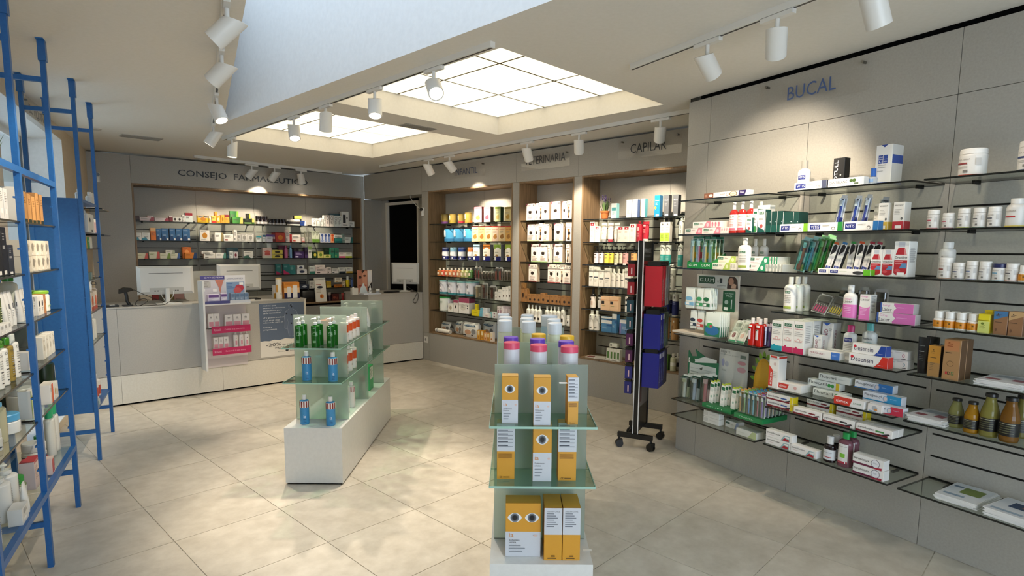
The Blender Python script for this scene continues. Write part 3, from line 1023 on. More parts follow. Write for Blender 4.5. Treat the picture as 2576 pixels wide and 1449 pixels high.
def vessel_parts(kind,w,h,dp,look):
 r = w / 2
 sy = max(0.35,min(1.0,dp / w)) if dp else 1.0
 L = look
 key = (kind,round(w,3),round(h,3),round(sy,2),str(look))
 bm_ = liquid(L['b'],trans=L.get('tr',0.6)) if L.get('liq') else mat(L['b'],L.get('ro',0.35))
 cm_ = mat(L.get('c','#f2f0ea'),0.35)
 out = []
 seg = L.get('seg',18)
 def lat(name,prof,m,sg=seg):
  return memo(key + (name,),lambda: MB().lathe(prof,m,sg,r,r * sy,1,sy).mesh(name))
 if kind in ('bottle','pump','spray'):
  sh,nk,cz = L.get('sh',0.66),L.get('nk',0.40),L.get('cz',0.80)
  cr = L.get('cr',nk + 0.07)
  prof = [(r * 0.93,0),(r,h * 0.02),(r * L.get('waist',1.0),h * sh * 0.5),(r,h * sh)]
  for i in range(1,5):
   a = i / 4 * math.pi / 2
   prof.append((r * (nk + (1 - nk) * math.cos(a)),h * (sh + (cz - sh - 0.02) * math.sin(a))))
  prof.append((r * nk,h * (cz + 0.01)))
  out.append(('',lat('body',prof,bm_)))
  if kind == 'bottle':
   out.append(('cap',lat('cap',[(r * cr,h * cz),(r * cr,h * 0.985),(r * cr * 0.9,h)],cm_)))
  else:
   ct_ = h * (cz + (1 - cz) * 0.38)
   out.append(('collar',lat('collar',[(r * cr,h * cz),(r * cr,ct_)],cm_)))
   def pump():
    mb = MB()
    mb.lathe([(r * 0.14,ct_),(r * 0.14,h * 0.95)],cm_,8,r,r * sy)
    mb.lathe([(r * 0.30,h * 0.95),(r * 0.34,h * 0.975),(r * 0.22,h)],cm_,10,r,r * sy)
    yb = r * sy
    dirx = L.get('noz',(-1,-0.4))
    ln = r * L.get('nozl',0.95)
    n_ = math.hypot(*dirx)
    mb.tube([(r,yb,h * 0.975),(r + dirx[0] / n_ * ln * 0.7,yb + dirx[1] / n_ * ln * 0.7,h * 0.972),(r + dirx[0] / n_ * ln,yb + dirx[1] / n_ * ln,h * 0.945)],r * 0.15,cm_,6)
    return mb.mesh('pump_head')
   out.append(('pump_head',memo(key + ('pump',),pump)))
  lz0,lz1 = 0.04,sh
 elif kind == 'jar':
  cz = L.get('cz',0.68)
  nk = L.get('nk',0.9)
  cr = L.get('cr',0.98)
  out.append(('',lat('body',[(r * 0.95,0),(r,h * 0.03),(r,h * (cz - 0.08)),(r * nk,h * (cz - 0.01))],bm_)))
  out.append(('lid',lat('lid',[(r * cr,h * cz),(r * cr,h * 0.96),(r * cr * 0.94,h)],cm_)))
  lz0,lz1 = 0.06,cz - 0.12
 elif kind == 'tin':
  out.append(('',lat('body',[(r * 0.99,0),(r,h * 0.02),(r,h * 0.92)],bm_)))
  out.append(('lid',lat('lid',[(r * 1.02,h * 0.9),(r * 1.02,h * 0.99),(r * 0.96,h)],cm_)))
  lz0,lz1 = 0.04,0.88
 elif kind == 'juice':
  out.append(('',lat('body',[(r * 0.92,0),(r,h * 0.04),(r,h * 0.50),(r * 0.93,h * 0.60),(r * 0.62,h * 0.80),(r * 0.55,h * 0.86),(r * 0.55,h * 0.93)],bm_)))
  out.append(('lid',lat('lid',[(r * 0.64,h * 0.915),(r * 0.66,h * 0.93),(r * 0.64,h * 0.99),(r * 0.56,h)],cm_)))
  lz0,lz1 = 0.12,0.46
 elif kind == 'tube':
  def tub():
   mb = MB()
   N = 14
   rings = []
   for t,(a,b) in ((0.14,(0.80,0.80 * sy)),(0.4,(0.90,0.72 * sy)),(0.75,(0.97,0.36 * sy)),(0.97,(1.0,0.06)),(1.0,(1.0,0.05))):
    rings.append([(r + r * a * math.cos(2 * math.pi * i / N),r * sy + r * b * math.sin(2 * math.pi * i / N),t * h) for i in range(N)])
   vs = [p for q in rings for p in q]
   mb.faces(vs,[(k * N + i,k * N + (i + 1) % N,(k + 1) * N + (i + 1) % N,(k + 1) * N + i) for k in range(len(rings) - 1) for i in range(N)],bm_,True)
   mb.poly(rings[-1],bm_)
   return mb.mesh('body')
  out.append(('',memo(key + ('tube',),tub)))
  out.append(('cap',lat('cap',[(r * 0.72,0),(r * 0.78,h * 0.14)],cm_)))
  lz0,lz1 = 0.2,0.8
 bands = L.get('bands',[])
 for i,(z0,z1,col) in enumerate(bands):
  rr = 1.012 + 0.004 * i
  if kind == 'tube':
   rr = 0.93 + 0.004 * i
  out.append(('label' if i == 0 else 'label_band',memo(key + ('band',i),lambda: band_mesh(r,sy,z0 * h,z1 * h,col,rr).mesh('label'))))
 if L.get('tx'):
  def tx():
   mb = MB()
   rr = r * (1.05 if kind != 'tube' else 0.96)
   for q in L['tx']:
    s,zc,hh,col,wf = q[:5]
    off = q[5] if len(q) > 5 else 0.0
    vert = len(q) > 6
    if s in ('#','='):          # a printed block / small-print lines
     rows_ = [(zc,hh)] if s == '#' else [(zc - i * 0.05,0.016) for i in range(int(hh))]
     for z_,h_ in rows_:
      pts0 = [((off - wf / 2 + wf * i / 4)) for i in range(5)]
      for a,b in zip(pts0,pts0[1:]):
       P = []
       for ang,zz in ((a,z_ - h_ / 2),(b,z_ - h_ / 2),(b,z_ + h_ / 2),(a,z_ + h_ / 2)):
        P.append((r + rr * math.sin(ang),r * sy - rr * sy * math.cos(ang),zz * h))
       mb.poly(P,mat(col,0.4))
     continue
    put_text(mb,s,(off - wf / 2),(off + wf / 2),zc * h,hh * h,mat(col,0.4),
       lambda x,z: (r + rr * 1.004 * math.sin(x),r * sy - rr * 1.004 * sy * math.cos(x),z),vert)
   return mb.mesh('lettering')
  out.append(('lettering',memo(key + ('tx',),tx)))
 return out

def bag_parts(w,h,dp,look):
 key = ('bag',round(w,3),round(h,3),round(dp,3),str(look))
 def bag():
  mb = MB()
  m = mat(look['c'],look.get('ro',0.4))
  N = 16
  rings = []
  for t,a,b in ((0,0.47,0.40),(0.04,0.50,0.48),(0.5,0.5,0.5),(0.85,0.49,0.40),(0.95,0.49,0.12),(1.0,0.50,0.04)):
   ring = []
   for i in range(N):
    c,s_ = math.cos(2 * math.pi * (i + 0.5) / N),math.sin(2 * math.pi * (i + 0.5) / N)
    ex = 0.45
    ring.append((w / 2 + w * a * math.copysign(abs(c) ** ex,c),dp / 2 + dp * b * math.copysign(abs(s_) ** ex,s_),t * h))
   rings.append(ring)
  vs = [p for q in rings for p in q]
  mb.faces(vs,[(k * N + i,k * N + (i + 1) % N,(k + 1) * N + (i + 1) % N,(k + 1) * N + i) for k in range(5) for i in range(N)],m,True)
  mb.poly(rings[-1],m); mb.poly(list(reversed(rings[0])),m)
  return mb.mesh('bag')
 out = [('',memo(key,bag))]
 if look.get('pr'):
  def pr():
   q = print_mesh(w,h,look['pr'],dp)
   q.v = [(x,y + (0.004 if z > 0.6 * h else 0.0) + (0.4 * dp * max(0,z / h - 0.82) / 0.18),z) for x,y,z in q.v]
   return q.mesh('printed_front')
  out.append(('printed_front',memo(key + ('pr',),pr)))
 return out

def pack_parts(w,h,dp,look):
 """hanging / blister pack: backing card with euro hole tab, clear blister and a brush or refill inside"""
 key = ('pack',round(w,3),round(h,3),round(dp,3),str(look))
 def card():
  mb = MB()
  t = 0.0016
  mb.box(0,w,dp - t,dp,0,h * 0.93,mat(look['c'],0.4))
  mb.box(w * 0.12,w * 0.88,dp - t,dp,h * 0.93,h,mat(look.get('tab',look['c']),0.4))
  return mb.mesh('card')
 out = [('',memo(key + ('card',),card))]
 if look.get('pr'):
  def pr():
   q = print_mesh(w,h,look['pr'],dp)
   q.v = [(x,y + dp - 0.0018,z) for x,y,z in q.v]
   return q.mesh('printed_card')
  out.append(('printed_card',memo(key + ('pr',),pr)))
 br = look.get('brush')
 if br:
  def brush():
   mb = MB()
   x = w / 2; y = dp * 0.5
   r_ = min(w * 0.16,dp * 0.3)
   mb.tube([(x,y,h * 0.06),(x,y,h * 0.25),(x,y,h * 0.5),(x,y,h * 0.66),(x,y,h * 0.84)],r_,mat(br,0.35),8)
   mb.box(x - r_ * 1.1,x + r_ * 1.1,y - r_ * 1.3,y - r_ * 0.2,h * 0.70,h * 0.85,mat(look.get('bristle','#e8eef0'),0.6))
   return mb.mesh('toothbrush')
  out.append(('toothbrush',memo(key + ('brush',),brush)))
 if look.get('blister',True):
  def bl():
   mb = MB()
   mb.bbox_round(w * 0.06,w * 0.94,0.0,dp - 0.0025,h * 0.03,h * 0.90,min(w,dp) * 0.2,clear_for(look.get('btint','#e6eeee')))
   return mb.mesh('blister')
  out.append(('blister',memo(key + ('bl',),bl)))
 return out
_clr = {}
def clear_for(t):
 if t not in _clr:
  _clr[t] = clear_glass('blister_' + t.strip('#'),t,0.25)
 return _clr[t]

def build(kind,w,h,dp,look):
 if kind == 'carton':
  return carton_parts(w,h,dp,look)
 if kind == 'bag':
  return bag_parts(w,h,dp,look)
 if kind == 'pack':
  return pack_parts(w,h,dp,look)
 return vessel_parts(kind,w,h,dp,look)

CR = [0,0,1.0]
def crop(x0,y0,s):
 CR[:] = [x0,y0,s]
def X(v):
 return CR[0] + v / CR[2]
def Y(v):
 return CR[1] + v / CR[2]
tag_mesh = MB().box(0,0.034,0,0.0006,0,0.017,mat('#f6f5f0',0.6)).mesh('price_tag')
N_ITEMS = [0]
def put(fr,u,d,z,w,h,dp,kind,look,name,label,cat,group=None,lean=0.0,tilt=0.0,yaw=0.0,price=False):
 parts = build(kind,w,h,dp,look)
 a,t = R(lean),R(tilt)
 off = Vector((0,0,0))
 if lean > 0:
  off = Vector((w - w * math.cos(a),0,w * math.sin(a)))
 elif lean < 0:
  off = Vector((0,0,0))
 dz = dp * math.sin(t) if tilt > 0 else 0.0
 loc = fr.w(u + off.x,d,z + off.z + dz + 0.0004)
 if yaw:                                  # turn about its own middle
  c = fr.w(u + w / 2,d - dp / 2,z)
  ya = fr.rz + R(yaw)
  v = Vector((-w / 2,-dp / 2))
  loc = Vector((c.x + v.x * math.cos(ya) - v.y * math.sin(ya),c.y + v.x * math.sin(ya) + v.y * math.cos(ya),z + 0.0004))
 root = link(name,parts[0][1],None,loc,0,(-t,a,fr.rz + R(yaw)))
 tag(root,label,cat,group)
 for pn,me in parts[1:]:
  link(pn,me,root)
 if price:
  link('price_tag',tag_mesh,root,(w * 0.3,-0.0018,0.004))
 N_ITEMS[0] += 1
 return root

def G(key,name,label,cat,x0,x1,n,ytop,dp,kind,look,rows=1,inset=0.03,dz=0.0,h=None,gap=0.0015,lean=0.0,tilt=0.0,yaw=0.0,price=0,ybase=None,group=None,rgap=0.004,w=None,jit=0.0):
 """n look-alike products side by side on one shelf, between two picture columns; rows deep"""
 fr,su0,su1,sd0,sd1,z = SHELVES[key]
 d = sd1 - inset
 yt = Y(ytop)
 ua = fr.at(X(x0),yt,d)[0]
 ub = fr.at(X(x1),yt,d)[0]
 if h is None:
  h = fr.at((X(x0) + X(x1)) / 2,yt,d)[1] - z - dz
 h = max(h,0.012)
 pitch = (ub - ua) / n
 ww = w or max(pitch - gap,0.008)
 many = n * rows > 1
 dp = dp or ww
 for r_ in range(rows):
  dd = d - r_ * (dp + rgap)
  if dd - dp < sd0 - 0.002 and r_:
   break
  for i in range(n):
   put(fr,ua + i * pitch + (random.uniform(-jit,jit) if jit else 0),dd,z + dz,ww,h,dp,kind,look,name,label,cat,(group or label) if many else None,lean,tilt,yaw,price and r_ == 0 and i % max(price,1) == 0)
 return h

# ================================================================== DENTAL WALL PRODUCTS
def gum(acc,acc2,base='#f3eee6',logo='#2f6b4a',word='GUM'):
 return dict(c=base,pr=[('p',[(0.62,0),(1,0),(1,1),(0.78,1)],acc),('e',0.84,0.45,0.07,0.3,acc2),('r',0.08,0.45,0.34,0.82,logo),('t',0.11,0.31,0.635,0.2,word,'#e9f2ea'),('l',0.40,0.72,0.62,4,'#b08f8c'),('l',0.08,0.22,0.5,2,'#c07f86')])
def vitis(end,base='#f1efe9'):
 return dict(c=base,pr=[('r',0.05,0.2,0.36,0.78,'#1d2a78'),('t',0.08,0.33,0.49,0.34,'VITIS','#f2f2f8'),('l',0.42,0.66,0.66,3,'#a8a49c'),('e',0.74,0.3,0.055,0.2,'#8e8a84'),('e',0.74,0.26,0.035,0.13,'#f1efe9'),('r',0.86,0.0,1.0,1.0,end),('s',0,1,end)])

# --- bay at the free end, top shelf
crop(1690,440,7.1556)
k = ('R',0,13)
G(k,'toothpaste_carton','slim white toothpaste carton with brown end on the topmost shelf','carton',585,1040,1,322,0.04,'carton',dict(c='#f0e8e0',pr=[('r',0,0,0.38,1,'#84553f'),('e',0.27,0.5,0.08,0.28,'#efe4da'),('e',0.08,0.5,0.05,0.28,'#a87a62'),('r',0.42,0.15,0.62,0.8,'#d5d2e2'),('t',0.66,0.82,0.6,0.28,'pearl','#6a4a40'),('e',0.92,0.5,0.05,0.3,'#d99a86'),('e',0.92,0.5,0.03,0.2,'#f0e8e0')]),h=0.034)
G(k,'toothpaste_carton','slim cream toothpaste carton with gold wreath and dark violet end','carton',1040,1400,1,275,0.04,'carton',dict(c='#f3e9da',pr=[('e',0.20,0.5,0.2,0.46,'#7a6238'),('e',0.20,0.5,0.16,0.38,'#f5e4c4'),('t',0.1,0.3,0.5,0.22,'natura','#7a5230'),('p',[(0.46,0),(0.5,1),(0.86,1),(0.78,0)],'#33275c'),('t',0.55,0.75,0.65,0.3,'Blanx','#f0eef8')]),h=0.034)
# --- second shelf
k = ('R',0,11)
pinkgum = gum('#e58a98','#f2c9cf')
h0 = G(k,'toothpaste_carton','white and pink toothpaste carton with green logo, lower one of the pink pile','carton',240,886,2,942,0.045,'carton',pinkgum,h=0.040)
G(k,'toothpaste_carton','white and pink toothpaste carton with green logo, top one of the pink pile','carton',380,706,1,805,0.045,'carton',pinkgum,dz=0.0415,h=0.040)
G(k,'toothpaste_carton','end-on pink toothpaste carton beside the red mouthwash','carton',890,1018,3,930,0.16,'carton',dict(c='#efe2da',pr=[('l',0.2,0.8,0.8,8,'#e08a98')]),h=0.040)
G(k,'toothpaste_carton','end-on pink toothpaste carton on top of the pink pile','carton',712,884,3,800,0.16,'carton',dict(c='#efe2da',pr=[('e',0.5,0.5,0.3,0.4,'#e58a98'),('l',0.2,0.8,0.8,5,'#c9677c')]),dz=0.0415,h=0.040)
redmw = dict(b='#cf3a34',liq=1,tr=0.35,c='#e8e2dc',sh=0.62,nk=0.36,cz=0.77,cr=0.40,bands=[(0.10,0.60,'#f4ece6')],tx=[('GUM',0.53,0.05,'#2f6b4a',0.9),('=',0.44,5,'#d98a86',1.0),('#',0.14,0.06,'#e05a72',1.7)])
G(k,'mouthwash_bottle','red mouthwash bottle with white label and spiral cap beside the pink cartons','bottle',1025,1480,3,480,0.042,'bottle',redmw,gap=0.004)
G(k,'mouthwash_bottle','red mouthwash bottle standing behind the white and green cartons','bottle',1500,1650,1,478,0.042,'bottle',redmw,inset=0.13)
gbox = dict(c='#f3f0ea',side='#14524a',pr=[('p',[(0,0),(1,0),(1,0.10),(0.15,0.24),(0,0.42)],'#14524a'),('r',0.18,0.78,0.85,0.90,'#2f6b4a'),('t',0.25,0.78,0.84,0.07,'GUM','#eef2ec'),('l',0.15,0.66,0.8,3,'#a39e95'),('e',0.55,0.28,0.2,0.09,'#b5534f')])
G(k,'mouthwash_carton','short white carton with dark green foot before the red bottles','carton',1342,1448,1,770,0.05,'carton',gbox,inset=0.008)
G(k,'mouthwash_carton','tall white carton with dark green foot, herb leaves on its front','carton',1466,1556,1,612,0.055,'carton',dict(c='#f1eee6',side='#14524a',pr=[('r',0.15,0.80,0.85,0.88,'#2f6b4a'),('e',0.55,0.15,0.4,0.14,'#3f8a4a'),('l',0.15,0.7,0.8,6,'#77736c')]))
G(k,'mouthwash_carton','tall white carton with dark green foot and red seal','carton',1558,1690,1,622,0.055,'carton',gbox)
dg = dict(c='#123f38',top='#0f332e',pr=[('r',0,0,1,0.34,'#155046'),('e',0.86,0.5,0.07,0.02,'#d8e6e0'),('r',0.0,0.0,0.04,1.0,'#e5e9e4')])
G(k,'mouthwash_carton','dark green mouthwash carton standing side-on in a row','carton',1700,2010,3,655,0.09,'carton',dg)
G(k,'mouthwash_carton','wide dark green mouthwash carton in the side-on row','carton',2012,2190,1,660,0.09,'carton',dg)
G(k,'mouthwash_carton','last dark green mouthwash carton at the end of the row','carton',2196,2292,1,668,0.09,'carton',dg)
G(k,'mouthwash_carton','pale carton lying across the tops behind the white cartons','carton',1545,1775,1,545,0.05,'carton',dict(c='#efece4',pr=[('l',0.1,0.7,0.9,4,'#aaa69c')]),inset=0.10,dz=0.0)
# --- third shelf
crop(1690,620,6.0366)
k = ('R',0,9)
def brush_tray(key,x0,x1,ytray,ytop,n,cols,label):
 fr,su0,su1,sd0,sd1,z = SHELVES[key]
 d = sd1 - 0.02
 ua,ub = fr.at(X(x0),Y(ytray),d)[0],fr.at(X(x1),Y(ytray),d)[0]
 h = fr.at(X((x0 + x1) / 2),Y(ytray),d)[1] - z
 w = ub - ua
 root = MB().box(0,w,0,0.13,0,0.004,mat('#17863f',0.4)).obj('brush_tray',None,fr.w(ua,d,z + 0.0004),fr.rz)
 tag(root,label,'tray')
 MB().box(0,w,0,0.002,0.004,h,mat('#17863f',0.4)).obj('front_wall',root)
 for x in (0,w - 0.002):
  mb = MB(); mb.faces([(x,0.002,0.004),(x + 0.002,0.002,0.004),(x + 0.002,0.13,0.004),(x,0.13,0.004),(x,0.002,h),(x + 0.002,0.002,h),(x + 0.002,0.13,h * 2.4),(x,0.13,h * 2.4)],
       [(0,3,2,1),(4,5,6,7),(0,1,5,4),(1,2,6,5),(2,3,7,6),(3,0,4,7)],mat('#147a39',0.4)); mb.obj('side_wall',root)
 pm = MB(); put_text(pm,'GUM',w * 0.15,w * 0.85,h * 0.5,h * 0.4,mat('#e8f2ea',0.4),lambda x,z_: (x,-0.0006,z_)); pm.obj('lettering',root)
 hb = fr.at(X((x0 + x1) / 2),ytop,d - 0.03)[1] - z - 0.006
 pw = w / n
 for r_ in range(3):
  for i in range(n):
   c_ = cols[(i + r_) % len(cols)]
   put(fr,ua + i * pw + 0.002,d - 0.014 - r_ * 0.036,z + 0.005,pw - 0.004,hb,0.028,'pack',
    dict(c='#dfe9df',tab='#2f7d63',btint='#cfe4da',brush=c_,pr=[('r',0.1,0.80,0.9,0.92,'#2f7d63'),('r',0.15,0.3,0.85,0.5,c_),('r',0.1,0.02,0.9,0.16,'#f0f0ea')]),
    'toothbrush_pack','clear upright toothbrush pack standing in ' + label.split(' with')[0],'toothbrush','toothbrushes in ' + label.split(' with')[0])
 return root
brush_tray(k,235,410,235,594.5,2,('#e0a234','#b8344a'),'green card tray at the free end of the dental shelf with toothbrushes')
brush_tray(k,420,604,240,596,2,('#e2a83a','#7a8f3a'),'second green card tray next to the lime cartons with toothbrushes')
lime = gum('#b9cf63','#e8efb8','#f2f0dc')
G(k,'toothpaste_carton','white and lime toothpaste carton lying in front','carton',607,890,1,240,0.045,'carton',lime,h=0.042)
G(k,'toothpaste_carton','white and lime toothpaste carton lying on the pile behind','carton',690,980,1,126,0.045,'carton',lime,inset=0.08,dz=0.044,h=0.042)
G(k,'toothpaste_carton','white and lime toothpaste carton at the bottom of the pile behind','carton',690,980,1,126,0.045,'carton',lime,inset=0.08,h=0.0425)
G(k,'toothpaste_carton','end-on pale carton next to the lime cartons','carton',895,978,2,240,0.1,'carton',dict(c='#e9e4d4',pr=[('l',0.2,0.8,0.8,9,'#b9b49c')]),h=0.042,inset=0.02)
whmw = dict(b='#ece9e2',c='#e4e1da',sh=0.66,nk=0.34,cz=0.80,cr=0.40,tx=[('#',0.56,0.06,'#2f6b4a',0.9),('GUM',0.56,0.035,'#eef2ec',0.7),('=',0.47,5,'#b9b5ac',1.1),('#',0.12,0.07,'#9fb04e',1.3)])
G(k,'mouthwash_bottle','white mouthwash bottle with spiral cap between lime and green cartons','bottle',988,1182,1,-132,0.045,'bottle',whmw,inset=0.012)
G(k,'mouthwash_bottle','greyish white mouthwash bottle in the shade behind the green cartons','bottle',1180,1450,2,-115,0.045,'bottle',whmw,inset=0.15,gap=0.006)
mint = gum('#2f9468','#dff0e4')
G(k,'toothpaste_carton','white and green toothpaste carton lying in front of the grey bottles','carton',1096,1430,1,255,0.045,'carton',mint,h=0.043)
G(k,'toothpaste_carton','white and green toothpaste carton lying on top, under the grey bottles','carton',1150,1488,1,130,0.045,'carton',mint,inset=0.034,dz=0.0445,h=0.043)
G(k,'toothpaste_carton','end-on white and green carton in the lower row at the shelf end','carton',1435,1690,5,258,0.14,'carton',dict(c='#dfe0d6',pr=[('r',0.5,0,1,1,'#a7aaa0'),('l',0.1,0.8,0.45,8,'#4f8a6e')]),h=0.043)
G(k,'toothpaste_carton','end-on white and green carton in the upper row at the shelf end','carton',1492,1612,3,130,0.12,'carton',dict(c='#dfe0d6',pr=[('r',0.6,0,1,1,'#2f9468'),('l',0.1,0.8,0.45,8,'#9a9a90')]),inset=0.034,dz=0.0445,h=0.043)

# --- fourth shelf: branded counter display with floss packs
crop(1680,680,5.1757)
k = ('R',0,5)
fr,su0,su1,sd0,sd1,z = SHELVES[k]
d = 0.13
ua,ub = fr.at(X(372),Y(300),d)[0],fr.at(X(925),Y(300),d)[0]
zt = fr.at(X(640),Y(62),d)[1]
wD = ub - ua
disp = empty('floss_display',fr.w(ua,d,z + 0.0004),fr.rz)
tag(disp,'cardboard display with round-cornered header, holding floss picks packs','display')
bp = MB(); Hd = zt - z
bp.bbox_round(0,wD,0,0.010,0.012,Hd,0.002,mat('#d9cfbf',0.5)); bp.obj('back_board',disp)
hd = MB()
hd.poly([(wD * a,-0.0008,Hd * b) for a,b in ((0.02,0.79),(0.98,0.79),(0.98,0.97),(0.94,0.99),(0.06,0.99),(0.02,0.97))],mat('#d8d6cd',0.45))
hd.poly([(wD * a,-0.0012,Hd * b) for a,b in ((0.05,0.85),(0.43,0.85),(0.45,0.87),(0.45,0.955),(0.43,0.97),(0.05,0.97))],mat('#1f4a2c',0.4))
put_text(hd,'G.U.M',wD * 0.08,wD * 0.42,Hd * 0.91,Hd * 0.06,mat('#e9efe6',0.4),lambda x,z_: (x,-0.0018,z_))
put_text(hd,'1',wD * 0.56,wD * 0.62,Hd * 0.91,Hd * 0.075,mat('#2a2d2a',0.4),lambda x,z_: (x,-0.0018,z_))
put_text(hd,'N\u00ba',wD * 0.50,wD * 0.555,Hd * 0.895,Hd * 0.03,mat('#5b605b',0.4),lambda x,z_: (x,-0.0018,z_))
for i in range(2):
 hd.poly([(wD * 0.5,-0.0012,Hd * (0.825 - 0.018 * i)),(wD * (0.7 - 0.08 * i),-0.0012,Hd * (0.825 - 0.018 * i)),(wD * (0.7 - 0.08 * i),-0.0012,Hd * (0.834 - 0.018 * i)),(wD * 0.5,-0.0012,Hd * (0.834 - 0.018 * i))],mat('#8c8c86',0.5))
# portrait print of a smiling person
hd.poly([(wD * a,-0.0012,Hd * b) for a,b in ((0.73,0.79),(0.98,0.79),(0.96,0.93),(0.90,0.985),(0.78,0.985),(0.74,0.93))],mat('#3d2a22',0.5))
hd.poly([(wD * (0.82 + 0.06 * math.cos(i * math.pi / 8)),-0.0016,Hd * (0.905 + 0.06 * math.sin(i * math.pi / 8))) for i in range(16)],mat('#b98b72',0.5))
hd.poly([(wD * a,-0.0020,Hd * b) for a,b in ((0.82,0.80),(0.93,0.80),(0.94,0.86),(0.88,0.875),(0.84,0.85))],mat('#c9a288',0.5))
hd.obj('header_print',disp)
pb = MB()
pb.poly([(wD * a,-0.0010,Hd * b) for a,b in ((0.66,0.42),(0.92,0.42),(0.93,0.44),(0.93,0.74),(0.92,0.755),(0.66,0.755),(0.65,0.74),(0.65,0.44))],mat('#1f5c38',0.4))
put_text(pb,'SOFT-PICKS',wD * 0.69,wD * 0.89,Hd * 0.71,Hd * 0.018,mat('#cfe0d2',0.4),lambda x,z_: (x,-0.0018,z_))
put_text(pb,'PRO',wD * 0.72,wD * 0.86,Hd * 0.67,Hd * 0.032,mat('#cfe0d2',0.4),lambda x,z_: (x,-0.0018,z_))
pb.poly([(wD * (0.735 + 0.045 * math.cos(i * math.pi / 6)),-0.0016,Hd * (0.57 + 0.035 * math.sin(i * math.pi / 6))) for i in range(12)],mat('#b8cabb',0.4))
pb.poly([(wD * a,-0.0016,Hd * b) for a,b in ((0.84,0.47),(0.86,0.47),(0.865,0.62),(0.85,0.62))],mat('#dfe8e0',0.4))
pb.poly([(wD * a,-0.0016,Hd * b) for a,b in ((0.68,0.44),(0.77,0.44),(0.77,0.49),(0.68,0.49))],mat('#f2f2ee',0.4))
pb.obj('green_print',disp)
MB().box(-0.10,wD * 0.75,-0.12,0.012,0.0,0.012,mat('#d9cfbf',0.5)).obj('tray',disp)
hk = MB().tube([(0,0.0,0),(0,-0.10,0.004)],0.002,mat('#8d8d8a',0.3,1.0),6).mesh('hook')
for xx in (-0.02,0.10,0.22):
 for zz in (0.78,0.40):
  link('hook',hk,disp,(wD * 0.08 + xx,0,Hd * zz))
def floss(acc,n,x0,x1,y0,y1,lab,dd0):
 zb,ztp = fr.at(X((x0 + x1) / 2),Y(y1),dd0)[1],fr.at(X((x0 + x1) / 2),Y(y0),dd0)[1]
 a,b = fr.at(X(x0),Y(y0),dd0)[0],fr.at(X(x1),Y(y0),dd0)[0]
 for i in range(n):
  put(fr,a,dd0 - 0.016 * i,zb,b - a,ztp - zb,0.013,'bag',dict(c='#dfe6df',ro=0.25,pr=[('r',0.08,0.72,0.92,0.86,'#2f6b4a'),('e',0.45,0.48,0.4,0.10,acc),('r',0,0.14,1,0.30,acc),('r',0.1,0.17,0.5,0.27,'#f2f2ee'),('t',0.18,0.82,0.79,0.07,'GUM','#eaf2ea')]),
   'floss_pick_pack',lab,'floss pack',lab)
floss('#7fb4d6',5,232,345,228,492,'shiny floss pick pouch with pale blue band hanging on the display',0.235)
floss('#3f9a62',5,376,462,232,505,'shiny floss pick pouch with mint green band hanging on the display',0.235)
floss('#1f6b40',5,466,556,236,515,'shiny floss pick pouch with dark green band hanging beside the green print',0.235)
crop(1680,680,5.1757)
floss('#2d3b4f',2,292,375,520,755,'small pouch with black face drawing hanging low on the display',0.225)
floss('#c8413c',2,386,472,525,775,'small pouch with red stripes hanging low on the display',0.225)
G(k,'floss_bag','large white and green floss bag with blue print in the display tray','bag',486,690,1,552,0.018,'bag',dict(c='#dfe8df',pr=[('r',0,0.0,1,0.42,'#2a7a5a'),('e',0.5,0.25,0.45,0.2,'#2f6fa6'),('e',0.35,0.45,0.2,0.12,'#3fae5a'),('e',0.42,0.42,0.09,0.06,'#b5485e'),('e',0.62,0.85,0.2,0.05,'#2f6b4a'),('r',0.2,0.55,0.5,0.72,'#f2f2ee')]),rows=5,inset=0.045,dz=0.0125,rgap=0.003)
for i,(x0,x1,lab,c_) in enumerate(((758,872,'white rounded floss dispenser pack with dark red window, leaning back','#7a2436'),(866,985,'white rounded floss dispenser pack with pale pink window, leaning back','#e5b7a8'))):
 G(k,'floss_pack',lab,'floss pack',x0,x1,1,690,0.030,'pack',dict(c='#e4e8e2',btint='#eef2ee',pr=[('r',0.2,0.70,0.8,0.86,'#8d9a92'),('e',0.5,0.25,0.46,0.24,'#f2f0ea'),('e',0.42,0.30,0.22,0.12,c_),('r',0.05,0.0,0.95,0.07,'#3f9a72')]),rows=3,inset=0.03,tilt=32,h=0.155,rgap=0.012,w=0.062)
G(k,'mouthwash_bottle','clear red mouthwash bottle with white spiral cap at the shelf end','bottle',1035,1232,2,628,0.045,'bottle',dict(b='#d62a20',liq=1,tr=0.35,c='#e8e2dc',sh=0.72,nk=0.40,cz=0.80,cr=0.46,bands=[],tx=[('#',0.42,0.38,'#e6dfe2',1.2,-0.4),('#',0.58,0.05,'#2f6b4a',0.7,-0.4),('#',0.72,0.07,'#f4f0ea',0.9)]),rows=2,inset=0.02,gap=0.004)
G(k,'interdental_pack','small clear pack with violet brush heads behind the red bottles','toothbrush',1236,1345,2,705,0.03,'pack',dict(c='#cfcad6',btint='#dcd8e6',brush='#6a4aa0',pr=[('r',0.1,0.7,0.9,0.9,'#e8e6ee'),('r',0,0,1,0.2,'#7a5ab0')]),rows=2,inset=0.05)

